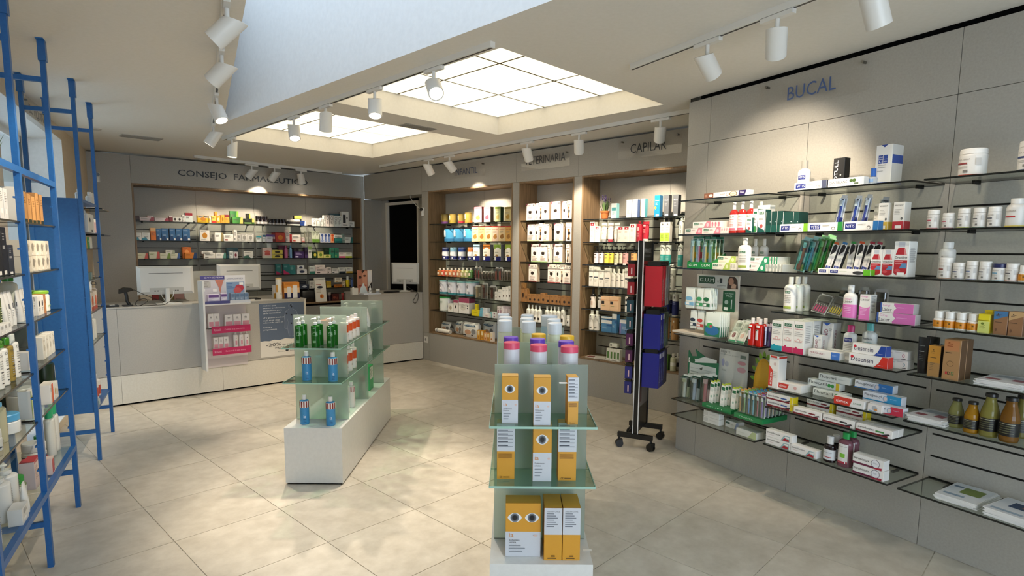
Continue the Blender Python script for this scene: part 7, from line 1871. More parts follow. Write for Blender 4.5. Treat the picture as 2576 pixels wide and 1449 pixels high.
# black shopping bag and leaning card on the worktop
a = fr.at(X(705),Y(1200),-0.05)[0]; b = fr.at(X(1085),Y(1200),-0.05)[0]
bag = link('handbag',bag_parts(b - a,0.20,0.16,dict(c='#0e0d0e',ro=0.5))[0][1],None,fr.w(a,-0.02,z + 0.0004),fr.rz)
tag(bag,'black bag lying on the worktop behind the counter','bag')
MB().tube([(0.10,0.06,0.17),(0.13,0.04,0.205),(0.19,0.03,0.20),(0.24,0.03,0.17)],0.006,mat('#8f8d8a',0.5),6).obj('strap',bag)
crop(330,500,8.0516)
for i,(x0,x1,c_,lab) in enumerate(((155,420,'#d8cdb8','cream'),(430,560,'#8a2a2a','red'),(700,860,'#7a6a34','olive'),(870,1130,'#b08a84','rosy'))):
 G('Bf','medicine_carton','%s carton on the back worktop under the first monitor' % lab,'carton',x0,x1,1,1980,0.08,'carton',dict(c=c_,pr=[('l',0.1,0.7,0.8,3,'#5a4a40')]),h=0.20,inset=0.0)

# ================================================================== PRODUCTS ON THE BLUE SHELVING
SHELVES[('L0','t')] = (LW,-0.733,-0.017,-0.27,0.0,1.9005)
SHELVES[('L1','t')] = (LW,0.017,0.733,-0.27,0.0,1.9005)
SHELVES[('L0','b')] = (LW,-0.733,-0.017,-0.27,0.0,0.3815)
SHELVES[('L1','b')] = (LW,0.017,0.733,-0.27,0.0,0.3815)
SHELVES[('LC','t')] = (LW,1.66,2.36,-0.27,0.0,1.8745)
SHELVES[('LC','b')] = (LW,1.66,2.36,-0.27,0.0,0.3725)
def U(key,name,label,cat,u,w,h,dp,kind,look,inset=0.03,n=1,gap=0.004,rows=1,dz=0.0,lean=0.0,yaw=0.0):
 """products given by their place along the shelf (metres)"""
 fr,su0,su1,sd0,sd1,z = SHELVES[key]
 dp = dp or w
 for r_ in range(rows):
  d = sd1 - inset - r_ * (dp + 0.006)
  if r_ and d - dp < sd0:
   break
  for i in range(n):
   put(fr,u + i * (w + gap),d,z + dz,w,h,dp,kind,look,name,label,cat,label if n * rows > 1 else None,lean,0.0,yaw)
lavender(LW,0.20,-0.15,1.9005,1.0,'potted lavender in terracotta on top of the blue shelving',11)
blackp = dict(b='#121411',c='#0e0f0d',sh=0.7,nk=0.32,cz=0.78,cr=0.4,noz=(1,-0.5),tx=[('=',0.45,5,'#b8beb4',0.5)])
U(('L0','t'),'pump_bottle','large black pump bottle with pale lettering on top of the blue shelving','bottle',-0.42,0.085,0.27,0.0,'pump',blackp,n=4,gap=0.01,inset=0.05)
# shelf 1
wbx = dict(c='#d9d7d2',pr=[('l',0.2,0.85,0.8,6,'#8a8884'),('r',0.2,0.2,0.6,0.35,'#f0eee8')])
U(('L0',0),'serum_box','pale grey serum carton, tall, in the bay with the dark cartons','carton',-0.46,0.055,0.175,0.055,'carton',wbx,n=3,gap=0.006)
U(('L0',0),'serum_box','pale grey serum carton, short, beside the blue post','carton',-0.25,0.055,0.135,0.055,'carton',wbx,n=3,gap=0.012)
krf = dict(c='#b8864e',side='#8a5f34',pr=[('r',0,0,1,0.13,'#18281c'),('l',0.25,0.8,0.75,4,'#7a5428')])
U(('L1',0),'serum_box','white carton with yellow foot on the blue shelving','carton',0.075,0.060,0.158,0.07,'carton',dict(c='#eae6dc',pr=[('r',0,0.08,1,0.28,'#e0aa2a'),('l',0.2,0.85,0.8,7,'#8a8884')]))
for i,(u_,h_) in enumerate(((0.145,0.150),(0.215,0.150),(0.300,0.145),(0.385,0.138),(0.470,0.162),(0.560,0.160))):
 U(('L1',0),'kraft_oil_box','kraft carton with dark green foot, %s along the blue shelf' % ORDW[i],'carton',u_,0.058,h_,0.06,'carton',krf)
# shelf 2
for i in range(1):
 for j in range(2):
  U(('L1',1),'soap_carton','small cream carton with grey leaf, %s layer' % ('lower','upper')[j],'carton',0.075,0.098,0.076,0.06,'carton',dict(c='#d8cfbc',pr=[('e',0.4,0.55,0.22,0.28,'#8f8778'),('l',0.6,0.7,0.9,3,'#a89f8e'),('r',0.1,0.05,0.4,0.2,'#efe9dc')]),dz=0.0768 * j,n=6,gap=0.005)
dk = lambda c: dict(c=c,pr=[('l',0.2,0.85,0.7,3,'#7a7a78'),('r',0.15,0.55,0.6,0.62,'#8a8a88'),('r',0.1,0.02,0.6,0.10,'#d8d6d0')])
U(('L0',1),'perfume_box','grey perfume carton in the dark bay, lower','carton',-0.48,0.085,0.125,0.08,'carton',dk('#55565a'),n=2)
U(('L0',1),'perfume_box','grey perfume carton in the dark bay, upper','carton',-0.48,0.085,0.115,0.08,'carton',dk('#66676a'),n=2,dz=0.126)
U(('L0',1),'perfume_box','tall black perfume carton on the blue shelving','carton',-0.29,0.075,0.205,0.08,'carton',dk('#101012'),n=2)
U(('L0',1),'perfume_box','short charcoal perfume carton next to the blue post','carton',-0.125,0.085,0.130,0.08,'carton',dk('#2a2b2e'))
# shelf 3
wt = dict(b='#dedcd6',c='#e8e6e0',tx=[('#',0.6,0.14,'#30343a',0.5),('=',0.45,4,'#8a8a88',0.8)])
U(('L1',2),'cream_tube','white cream tube with round black mark on the blue shelving','tube',0.05,0.052,0.15,0.0,'tube',wt,n=4,gap=0.012)
U(('L1',2),'lotion_bottle','white bottle with green cap on the blue shelving','bottle',0.27,0.075,0.235,0.0,'bottle',dict(b='#d9d9d0',c='#1f8a2f',sh=0.66,nk=0.55,cz=0.76,cr=0.62,tx=[('#',0.4,0.2,'#8a8f8a',0.4)]),inset=0.10)
U(('L1',2),'cream_box','small white carton with round black mark','carton',0.33,0.062,0.098,0.05,'carton',dict(c='#e4e0d8',pr=[('e',0.5,0.6,0.22,0.16,'#2a2e34'),('l',0.2,0.35,0.8,3,'#8a8a88')]),n=2)
U(('L1',2),'cream_box','small orange carton next to the green lidded jar','carton',0.475,0.035,0.10,0.05,'carton',dict(c='#b87a4a',pr=[('l',0.2,0.7,0.8,4,'#7a4a2a')]))
U(('L1',2),'cream_jar','large white jar with lime lid on the blue shelving','jar',0.535,0.125,0.112,0.0,'jar',dict(b='#e2e2da',c='#7fae2f',cz=0.86,tx=[('#',0.5,0.2,'#30403a',0.4,0.3),('=',0.3,2,'#8ab04a',0.8)]))
U(('L0',2),'serum_box','slim white carton with grey print in the creams bay','carton',-0.62,0.045,0.165,0.05,'carton',wbx,n=5,gap=0.004)
U(('L0',2),'serum_box','low white carton lying at the shelf edge in the creams bay','carton',-0.62,0.05,0.04,0.03,'carton',wbx,n=6,gap=0.003,inset=0.0)
U(('L0',2),'shower_oil_bottle','olive bottle with big green cap','bottle',-0.335,0.075,0.20,0.0,'bottle',dict(b='#6f7a4a',liq=1,tr=0.3,c='#4f9a1f',sh=0.68,nk=0.6,cz=0.74,cr=0.74,tx=[('=',0.5,6,'#d0d4b0',0.7)]),n=1)
U(('L0',2),'cream_tube','leaning white tube with dark print beside the green capped bottle','tube',-0.20,0.055,0.155,0.0,'tube',wt,n=3,gap=0.006)
U(('L0',2),'pump_bottle','grey white pump bottle set back in the creams bay','bottle',-0.33,0.08,0.225,0.0,'pump',dict(b='#a8a8a2',c='#b8b8b2',sh=0.68,nk=0.4,cz=0.76),inset=0.15,n=2,gap=0.03)
# shelf 4
crv = lambda b,c: dict(b=b,c=c,sh=0.78,nk=0.5,cz=0.84,cr=0.56,tx=[('Cer',0.72,0.06,'#3a3f44',0.8,-0.2),('=',0.6,4,'#9a9a98',0.7,-0.2),('#',0.36,0.02,'#2a2a2e',0.6,-0.2),('=',0.30,3,'#9a9a98',0.7,-0.2),('#',0.12,0.02,'#2a2a2e',0.6,-0.2)])
U(('L0',3),'lotion_bottle','large white pump lotion bottle with dark script','bottle',-0.60,0.095,0.215,0.06,'pump',crv('#e4e2da','#dcdad2'),n=2,gap=0.01)
U(('L0',3),'lotion_bottle','white lotion bottle with green collar and pump','bottle',-0.385,0.072,0.19,0.05,'pump',crv('#e6e4dc','#5f9a3a'),n=2,gap=0.01)
U(('L0',3),'shower_oil_bottle','honey coloured bottle with green cap','bottle',-0.215,0.072,0.19,0.05,'bottle',dict(crv('#a8904a','#3f8a1f'),liq=1,tr=0.2))
U(('L0',3),'lotion_bottle','white lotion bottle beside the blue post, second shelf from below','bottle',-0.13,0.072,0.195,0.05,'bottle',crv('#e6e4dc','#e2e0d8'))
dkg = dict(c='#4a4f48',pr=[('l',0.15,0.85,0.8,3,'#8a8f88'),('r',0,0.55,1,0.57,'#8a8f88'),('r',0,0.2,1,0.5,'#2f4a3a')])
U(('L1',3),'gift_box','dark grey gift carton, lower of two on the blue shelving','carton',0.16,0.13,0.098,0.10,'carton',dkg,inset=0.05)
U(('L1',3),'gift_box','dark grey and green gift carton, upper of two on the blue shelving','carton',0.16,0.13,0.100,0.10,'carton',dkg,inset=0.05,dz=0.099)
U(('L1',3),'cream_box','small white carton before the dark gift cartons','carton',0.06,0.06,0.085,0.045,'carton',wbx)
pal = dict(c='#dcd8cc',pr=[('e',0.5,0.5,0.25,0.14,'#b8b2a2'),('l',0.2,0.85,0.8,2,'#a8a292')])
U(('L1',3),'cream_box','pale carton in the stepped row on the blue shelving','carton',0.36,0.062,0.115,0.05,'carton',pal,n=4,gap=0.010)
# shelf 5
U(('L1',4),'shampoo_bottle','tall dark green square bottle with black cap and white label','bottle',0.56,0.13,0.21,0.08,'bottle',dict(b='#0f2414',c='#0c0d0c',sh=0.80,nk=0.42,cz=0.84,cr=0.46,seg=8,tx=[('#',0.56,0.34,'#e0e0d8',0.6,0.35),('#',0.22,0.32,'#8ab03a',0.6,0.35)]),inset=0.04)
U(('L1',4),'shampoo_bottle','dark green square bottle in the second row','bottle',0.33,0.12,0.20,0.08,'bottle',dict(b='#0f2414',c='#0c0d0c',sh=0.80,nk=0.42,cz=0.84,cr=0.46,seg=8),inset=0.16)
U(('L1',4),'cream_jar','white tub with grey lid on the blue shelving','jar',0.29,0.115,0.135,0.0,'jar',dict(b='#dcdad4',c='#8d8f8d',cz=0.72,tx=[('#',0.5,0.14,'#b82a34',0.3,0.4)]),inset=0.08)
U(('L1',4),'cream_jar','white tub with silver lid in front of the grey lidded tub','jar',0.20,0.11,0.115,0.0,'jar',dict(b='#dcdad4',c='#c8cac8',cz=0.74,tx=[('#',0.4,0.2,'#d88a7a',0.6)]),inset=0.06)
U(('L1',4),'cream_box','white carton with lime edge by the blue post','carton',0.04,0.055,0.135,0.05,'carton',dict(c='#e0ded6',pr=[('r',0,0,0.25,1,'#8ab03a'),('l',0.35,0.8,0.9,6,'#8a8a88')]))
U(('L1',4),'cream_box','white carton with grey print after the lime edged one','carton',0.105,0.055,0.120,0.05,'carton',wbx)
U(('L1',4),'cream_box','white carton with red orange flash','carton',0.33,0.07,0.10,0.05,'carton',dict(c='#e0dcd4',pr=[('r',0.45,0,1,1,'#d8582a'),('l',0.1,0.8,0.4,4,'#8a8a88')]),inset=0.01)
U(('L1',4),'cream_box','white carton with tan flowers','carton',0.42,0.10,0.09,0.06,'carton',dict(c='#dcd8d0',pr=[('e',0.3,0.5,0.12,0.2,'#c8a85a'),('e',0.7,0.4,0.12,0.2,'#b89a6a')]),inset=0.01)
U(('L0',4),'pump_bottle','clear yellowish bottle with sky blue collar and white pump','bottle',-0.36,0.075,0.19,0.055,'pump',dict(b='#cfc9a8',liq=1,tr=0.3,c='#5fa0c8',sh=0.74,nk=0.5,cz=0.80,cr=0.58,tx=[('Cer',0.62,0.06,'#3a3f44',0.6,0.3),('=',0.5,5,'#8a8a80',0.6,0.3)]),inset=0.04)
U(('L0',4),'cream_jar','white jar with sky blue lid','jar',-0.225,0.115,0.085,0.0,'jar',dict(b='#dcdcd8',c='#4f9cc8',cz=0.66,tx=[('Cer',0.42,0.14,'#3a3f44',0.6,0.2),('=',0.25,2,'#8a8a88',0.8,0.2)]))
U(('L0',4),'cream_jar','white jar with white lid, in the bay below the honey bottle','jar',-0.51,0.12,0.085,0.0,'jar',dict(b='#dcdcd8',c='#dfdfda',cz=0.66,tx=[('Cer',0.42,0.14,'#3a3f44',0.6,0.2),('#',0.2,0.06,'#30405a',0.4,-0.4)]))
U(('L0',4),'cream_tube','white tube with blue drop, leaning in the second row','tube',-0.27,0.06,0.185,0.0,'tube',dict(b='#d6d8d8',c='#dcdcda',tx=[('Cer',0.66,0.06,'#3a3f44',0.6),('=',0.5,3,'#8a8a88',0.6),('#',0.84,0.08,'#4f9cc8',0.5)]),inset=0.16,n=3,gap=0.02)
# bottom tray
U(('L1','b'),'shampoo_bottle','tall white shampoo bottle with mint green cap','bottle',0.55,0.075,0.27,0.05,'bottle',dict(b='#cfcec6',c='#1fa06a',sh=0.74,nk=0.66,cz=0.80,cr=0.74,tx=[('=',0.5,4,'#5a8a70',0.5,0.3)]),n=2,gap=0.02,inset=0.05)
U(('L1','b'),'shampoo_bottle','green capped flask lying between tub and tall bottles','bottle',0.44,0.07,0.15,0.05,'bottle',dict(b='#24402a',c='#1f9a4a',sh=0.7,nk=0.7,cz=0.76,cr=0.8),inset=0.08)
U(('L1','b'),'cream_jar','white tub with domed lid and dark label','jar',0.30,0.105,0.15,0.0,'jar',dict(b='#d8d6d0',c='#c9c8c4',cz=0.72,bands=[(0.1,0.55,'#4a4f66')],tx=[('#',0.42,0.14,'#a82a3a',0.6)]),inset=0.05)
redb = dict(c='#dcc8c0',top='#b02a34',pr=[('l',0.15,0.8,0.8,9,'#a88a84'),('r',0,0.93,1,1,'#b02a34')])
U(('L1','b'),'supplement_box','pink carton with red top by the blue post','carton',0.04,0.075,0.135,0.06,'carton',redb,inset=0.04)
U(('L1','b'),'supplement_box','pink carton with red top beside the domed tub','carton',0.135,0.075,0.12,0.06,'carton',redb,inset=0.04)
U(('L1','b'),'supplement_box','small carton with red face turned to the room','carton',0.235,0.055,0.085,0.035,'carton',dict(c='#d8c4bc',pr=[('r',0.1,0.1,0.9,0.9,'#b84a4a')]),inset=0.01)
U(('L0','b'),'supplement_box','tall pink carton with red top behind the white pump bottles','carton',-0.13,0.085,0.185,0.07,'carton',redb,inset=0.14)
U(('L0','b'),'pump_bottle','large white pump bottle on the lowest blue tray','bottle',-0.36,0.10,0.215,0.0,'pump',dict(b='#d6d6d2',c='#d2d2ce',sh=0.74,nk=0.5,cz=0.8,cr=0.6,noz=(1,0.2),tx=[('=',0.6,6,'#8a8a8a',0.6,0.3)]),n=2,gap=0.012,inset=0.05)
U(('L0','b'),'shampoo_bottle','small bottle with green cap and white label','bottle',-0.11,0.07,0.115,0.0,'bottle',dict(b='#7a8a5a',c='#1f8a2f',sh=0.66,nk=0.7,cz=0.7,cr=0.8,bands=[(0.05,0.6,'#d6d8d0')]),inset=0.05)
U(('L0','b'),'lotion_bottle','olive green bottle at the end of the lowest tray','bottle',-0.52,0.07,0.20,0.0,'bottle',dict(b='#8f8f5a',liq=1,tr=0.3,c='#d0d0cc',sh=0.8,nk=0.6,cz=0.86,tx=[('=',0.6,6,'#5a5a3a',0.6)]),inset=0.06)
U(('L0','b'),'lotion_bottle','white bottle with blue collar line at the end of the lowest tray','bottle',-0.60,0.065,0.185,0.0,'bottle',dict(b='#dadad6',c='#e0e0dc',sh=0.86,nk=0.8,cz=0.9,cr=0.84,bands=[(0.74,0.82,'#4a6a9a')],tx=[('=',0.6,8,'#8a8a8a',0.6)]),inset=0.03)
U(('L0','b'),'cream_box','small white carton lying at the tray edge','carton',-0.40,0.10,0.07,0.05,'carton',wbx,inset=0.0)
U(('L0','b'),'cream_tube','small white tube leaning against the pump bottles','tube',-0.275,0.045,0.14,0.0,'tube',dict(b='#e2e2de',c='#e2e2de',tx=[('=',0.6,5,'#8a8a8a',0.6),('#',0.85,0.05,'#2a3a5a',0.3)]),inset=0.0,n=1)
# solid cabinet
cab = lambda *a,**k_: U(*a,**k_)
cab(('LC',0),'device_box','white box with black oval print in the blue cabinet','carton',2.03,0.30,0.145,0.12,'carton',dict(c='#dcdcd8',pr=[('e',0.35,0.68,0.10,0.12,'#15161a'),('e',0.6,0.12,0.12,0.06,'#15161a')]),inset=0.02)
cab(('LC',0),'device_box','clear pack beside the white device box','carton',1.70,0.12,0.16,0.08,'carton',dict(c='#a9b8cc',pr=[('l',0.2,0.8,0.8,5,'#e0e6f0')]),inset=0.02,n=2,gap=0.01)
for i,(c_,nm) in enumerate((('#5a3a6a','plum'),('#e0a02a','yellow'),('#2f8a4a','green'),('#dcdcd6','white'))):
 cab(('LC',1),'eye_drops_box','%s little carton in the blue cabinet' % nm,'carton',1.70 + 0.12 * i,0.10,0.085,0.06,'carton',dict(c=c_,pr=[('l',0.2,0.7,0.8,3,'#d8d8d0')]),inset=0.02)
cab(('LC',2),'cosmetic_bottle','dark bottle with white neck in the blue cabinet','bottle',1.72,0.06,0.15,0.0,'bottle',dict(b='#24302a',c='#e0e0da',sh=0.6,nk=0.4,cz=0.74),inset=0.02,n=2,gap=0.02)
cab(('LC',2),'cosmetic_box','low teal carton in the blue cabinet','carton',1.90,0.16,0.05,0.08,'carton',dict(c='#8a9a9a',pr=[('r',0,0,0.5,1,'#2f6f74')]),inset=0.02)
cab(('LC',3),'thermometer_box','orange and white carton in the blue cabinet','carton',1.92,0.13,0.135,0.07,'carton',dict(c='#e0d4c8',pr=[('e',0.5,0.5,0.3,0.3,'#d8683a'),('r',0,0,1,0.2,'#c8482a')]),inset=0.02,n=2,gap=0.02)
cab(('LC',3),'thermometer_box','tall blue and white carton in the blue cabinet','carton',1.70,0.09,0.17,0.07,'carton',dict(c='#d0d8e4',pr=[('r',0,0.6,1,1,'#3f7ab8'),('r',0,0,0.5,0.3,'#3f9a5a')]),inset=0.02,n=2,gap=0.01)
cab(('LC',4),'alcohol_bottle','white jar with black lid in the blue cabinet','jar',1.78,0.10,0.165,0.0,'jar',dict(b='#dcdad4',c='#1c1c1c',cz=0.84,tx=[('#',0.3,0.12,'#b83a3a',0.7)]),inset=0.02)
cab(('LC',4),'alcohol_bottle','white bottle with white cap in the blue cabinet','bottle',1.92,0.09,0.19,0.0,'bottle',dict(b='#e0e0da',c='#e6e6e2',sh=0.7,nk=0.5,cz=0.84),inset=0.02,n=2,gap=0.02)
cab(('LC',4),'alcohol_bottle','small yellow carton at the front of the blue cabinet','carton',1.70,0.07,0.06,0.05,'carton',dict(c='#d8b02a'),inset=0.02)
cab(('LC','b'),'antiseptic_bottle','white bottle with red label on the blue base shelf','bottle',1.88,0.085,0.175,0.0,'bottle',dict(b='#dedcd8',c='#e8e6e2',sh=0.66,nk=0.5,cz=0.80,bands=[(0.1,0.5,'#b84438')]),inset=0.03,n=3,gap=0.02)
cab(('LC','b'),'antiseptic_bottle','dark red capped flask on the blue base shelf','bottle',1.76,0.09,0.17,0.0,'bottle',dict(b='#d8d4d0',c='#a81f2a',sh=0.5,nk=0.6,cz=0.66),inset=0.03)
cab(('LC','b'),'first_aid_box','low white and teal carton on the blue base shelf','carton',1.70,0.14,0.04,0.06,'carton',dict(c='#b8c8cc',pr=[('r',0,0,0.6,1,'#2f7f8f')]),inset=0.0)
cab(('LC','t'),'perfume_bottle','small white bottle on top of the blue cabinet','bottle',2.10,0.05,0.10,0.0,'bottle',dict(b='#d8d8d4',c='#e2e2de'),inset=0.05)
for i in range(2):
 cab(('LS',i),'perfume_bottle','small pale bottle on the %s glass shelf beyond the blue cabinet' % ('upper','lower')[i],'bottle',2.46,0.055,0.13,0.0,'bottle',dict(b=('#d6d2ca','#b89a98')[i],c='#d8d4cc'),inset=0.06,n=4,gap=0.03)

# ================================================================== ISLAND PRODUCTS
GF1 = Frame((-1.291,3.745),math.pi / 2,1)      # u runs to the right, front faces the photographer
GF2 = Frame((0.117,2.090),math.pi / 2,1)
blueb = dict(b='#3f8fc4',c='#e8e6e2',sh=0.80,nk=0.42,cz=0.84,cr=0.48,bands=[(0.58,0.80,'#efe6e0')],
    tx=[('ia',0.28,0.10,'#e6f0f8',0.5,0.35),('=',0.18,3,'#1f5a8a',0.6,0.35)] + [('#',0.69,0.21,'#8a2a22',0.26,-1.3 + 0.52 * i) for i in range(6)])
def isl(GFr,y,z,items):
 for it in items:
  put(GFr,*it)
def place_px(GFr,d,z,x0,x1,ytop,kind,look,name,label,cat,group=None,dp=0.0,**kw):
 ua,ub = GFr.at(x0,ytop,d)[0],GFr.at(x1,ytop,d)[0]
 h = GFr.at((x0 + x1) / 2,ytop,d)[1] - z
 return put(GFr,ua,d,z,ub - ua,h,dp or (ub - ua),kind,look,name,label,cat,group,**kw)
crop(700,740,2.897)
Zt = 0.382
for x0,x1,yt in ((143,209,740),(335,402,754)):
 place_px(GF1,-0.07 if x0 < 200 else -0.045,Zt,X(x0),X(x1),Y(yt),'bottle',blueb,'sunscreen_bottle','sky blue bottle with red and white striped collar standing on the plinth','bottle','striped bottles on the plinth')
for x0,x1,yt in ((157,226,421),(350,418,427)):
 place_px(GF1,-0.07 if x0 < 200 else -0.05,0.678,X(x0),X(x1),Y(yt),'bottle',blueb,'sunscreen_bottle','sky blue bottle with red and white striped collar on the middle glass','bottle','striped bottles on the middle glass',price=0)
greenb = dict(b='#1f6f1f',liq=1,tr=0.35,c='#e4e4e0',sh=0.72,nk=0.4,cz=0.76,cr=0.48,noz=(-1,-0.3),tx=[('ALOE',0.46,0.16,'#a8d0a8',0.9,0.1,1),('VERA',0.46,0.16,'#a8d0a8',0.6,0.5),('#',0.66,0.03,'#a8d0a8',0.5),('=',0.22,2,'#8fc08f',0.7)])
for x0,x1,yt in ((108,168,195),(227,288,192),(342,398,196)):
 for r_ in range(2):
  dd = -0.05 - 0.075 * r_
  ua,ub = GF1.at(X(x0),Y(yt),-0.05)[0],GF1.at(X(x1),Y(yt),-0.05)[0]
  put(GF1,ua,dd,0.905,ub - ua,0.190,ub - ua,'pump',greenb,'aloe_bottle','green gel bottle with white pump on the upper glass of the island','bottle','green gel bottles on the upper glass')
# right-hand flank of that island, between the frosted panels
SF1 = Frame((-1.103,3.745),0.0,1)              # u runs away from the viewer, front faces right
SHELVES[('S1',0)] = (SF1,0,1.5,-0.3,0.0,0.382); SHELVES[('S1',1)] = (SF1,0,1.5,-0.3,0.0,0.678); SHELVES[('S1',2)] = (SF1,0,1.5,-0.3,0.0,0.905)
orb = dict(b='#e4dcd2',c='#e8e4de',sh=0.8,nk=0.4,cz=0.86,bands=[(0.40,0.72,'#c8501f'),(0.05,0.38,'#dcd8d2')],tx=[('=',0.3,2,'#8a8a88',0.8)])
U(('S1',2),'sun_spray','white and orange sun spray on the upper glass between the panels','bottle',0.26,0.055,0.165,0.0,'bottle',orb,n=4,gap=0.045,inset=0.02)
U(('S1',1),'sun_spray','white and orange sun spray on the middle glass between the panels','bottle',0.27,0.055,0.185,0.0,'bottle',orb,n=3,gap=0.055,inset=0.03)
for i in range(2):
 put(SF1,0.30 + 0.10 * i,-0.17,0.905,0.06,0.145,0.055,'carton',dict(c='#c8602a'),'sun_carton','orange carton behind the first frosted panel on the upper glass','carton','orange cartons behind the frosted panel')
 put(SF1,0.26 + 0.14 * i,-0.20,0.678,0.06,0.17,0.06,'bottle',dict(b='#3f8fc4',c='#8a3a34',sh=0.7,nk=0.5,cz=0.8),'sunscreen_bottle','blue bottle blurred behind the first frosted panel','bottle','blue bottles behind the frosted panel')
put(SF1,0.50,-0.05,0.382,0.055,0.19,0.055,'bottle',dict(b='#e4ddd8',c='#e8e6e2',sh=0.82,nk=0.5,cz=0.86,bands=[(0.60,0.82,'#e8ddd6')],tx=[('#',0.71,0.2,'#8a2a22',0.26,-1.3 + 0.52 * i) for i in range(6)] + [('=',0.3,2,'#c86a5a',0.6)]),'sunscreen_bottle','white bottle with red striped collar on the plinth flank','bottle')
put(SF1,0.36,-0.05,0.382,0.036,0.105,0.036,'bottle',dict(b='#e4e2dc',c='#eceae6',sh=0.8,nk=0.6,cz=0.84),'sunscreen_bottle','tiny white bottle beside the red striped white one','bottle')
put(SF1,0.28,-0.09,0.382,0.06,0.13,0.03,'tube',dict(b='#e4e2dc',c='#dcdad4'),'cream_tube','white tube behind the frosted panel on the plinth flank','tube')
wht = dict(b='#e6e6e0',c='#eceae4',tx=[('after sun',0.5,0.42,'#2a2a2a',0.5,0.0,1),('#',0.14,0.06,'#8ab08a',0.4)])
U(('S1',1),'after_sun_tube','large white tube with dark vertical script','tube',0.80,0.075,0.19,0.0,'tube',wht,n=3,gap=0.05,inset=0.04)
U(('S1',2),'after_sun_tube','white tube with dark script on the upper glass near the rear panel','tube',0.80,0.06,0.15,0.0,'tube',wht,n=3,gap=0.06,inset=0.05)
put(SF1,0.82,-0.05,0.382,0.06,0.165,0.06,'bottle',dict(b='#e2e0da',c='#c8501f',sh=0.7,nk=0.7,cz=0.72,cr=0.8),'sun_spray','white bottle with orange cap on the plinth near the rear panel','bottle')
put(SF1,1.02,-0.06,0.382,0.13,0.20,0.05,'carton',dict(c='#3fa868',pr=[('r',0.1,0.45,0.9,0.95,'#cfd8cc'),('l',0.15,0.85,0.8,6,'#6a8a74')]),'aloe_carton','green and white carton before the rear frosted panel on the plinth','carton')
for zz,hh in ((0.905,0.17),(0.678,0.2)):
 for i in range(3):
  put(GF1,-0.17 + 0.12 * i,-1.345,zz,0.06,hh,0.06,'pump',greenb,'aloe_bottle','green gel bottle blurred behind the rear frosted panel','bottle','green gel bottles behind the rear panel')

# ---- eye carton island
def eye_box(w2,txt1,txt2,two_=False,white=True):
 pr = []
 top = 0.5 if not two_ else 0.47
 pr.append(('r',0,0,1,top,'#c9ccd2'))
 for cx_ in ((0.26,0.75) if two_ else (0.49,)):
  rx = 0.20 if two_ else 0.33
  pr += [('p',[(cx_ + rx * math.cos(t_ * math.pi / 10),0.73 + 0.088 * (abs(math.sin(t_ * math.pi / 10)) ** 1.35) * (1 if t_ < 10 else -1)) for t_ in range(20)],'#e4e4e2'),('e',cx_,0.73,rx * 0.62,0.078 if not two_ else 0.082,'#70757c'),('e',cx_,0.73,rx * 0.46,0.058 if not two_ else 0.062,'#4a4e54'),('e',cx_,0.73,rx * 0.33,0.044 if not two_ else 0.046,'#0c0c0c')]
 pr += [('t',0.10,0.32 if not two_ else 0.23,0.41,0.075,'ia','#d08a4a'),('t',0.10,0.62 if not two_ else 0.40,0.315,0.03,txt1,'#26262a'),('t',0.10,0.45 if not two_ else 0.30,0.275,0.028,txt2,'#26262a'),('l',0.10,0.20,0.6,3,'#8f939a'),('e',0.85,0.40,0.07,0.018,'#d6b8ae')]
 return dict(c='#d1962a',side='#d1962a',top='#d8a23a',pr=pr)
def eye_back(flip=False):
 pr = [('r',0,0.5,1,1,'#c9ccd2')]
 for i in range(6):
  pr.append(('r',0.06,0.94 - 0.068 * i,0.62,0.957 - 0.068 * i,'#4a4e58'))
  pr.append(('r',0.06,0.922 - 0.068 * i,0.9,0.934 - 0.068 * i,'#8f939a'))
 for i in range(4):
  pr.append(('r',0.08,0.45 - 0.022 * i,0.85,0.459 - 0.022 * i,'#8a5a14'))
 pr += [('t',0.16,0.30,0.04,0.03,'CE','#4a3210'),('r',0.36,0.032,0.72,0.046,'#6a4a14')]
 return dict(c='#d1962a',top='#d8a23a',pr=pr)
crop(1210,770,4.39)
FRT = 'lens solution carton'
place_px(GF2,-0.055,0.905,X(232),X(412),Y(775),'carton',eye_box(0,'Solucion','Unica'),'eye_solution_carton','yellow and grey carton with one printed eye on the upper glass, without flap showing','carton',dp=0.055)
place_px(GF2,-0.035,0.905,X(585),X(774),Y(790),'carton',eye_box(0,'Multipurpose','solution'),'eye_solution_carton','yellow and grey carton with one printed eye and white tab on its top','carton',dp=0.055)
place_px(GF2,-0.045,0.905,X(958),X(1076),Y(790),'carton',eye_back(),'eye_solution_carton','narrow carton turned to show its small print on the upper glass','carton',dp=0.06,yaw=4)
put(GF2,0.06,-0.058,0.905 + 0.1515,0.05,0.0015,0.02,'carton',dict(c='#f0f0ec'),'price_card','small white price card lying on the middle eye carton','card')
crop(1210,1040,3.542)
place_px(GF2,-0.085,0.678,X(143),X(302),Y(90),'carton',eye_back(),'eye_solution_carton','carton back with small print beside the left edge of the middle glass'.replace('left edge','outer edge'),'carton',dp=0.055)
place_px(GF2,-0.065,0.678,X(466),X(633),Y(95),'carton',eye_box(0,'Multipurpose','solution'),'eye_solution_carton','yellow and grey carton with one printed eye on the middle glass','carton',dp=0.055)
place_px(GF2,-0.075,0.678,X(692),X(856),Y(85),'carton',eye_back(),'eye_solution_carton','carton back with small print next to the middle glass eye carton','carton',dp=0.055)
place_px(GF2,-0.055,Zt,X(220),X(535),Y(800),'carton',eye_box(0,'Solucion','unica',True),'eye_solution_carton','large yellow and grey twin carton with two printed eyes on the plinth','carton',dp=0.075)
ups = eye_back()
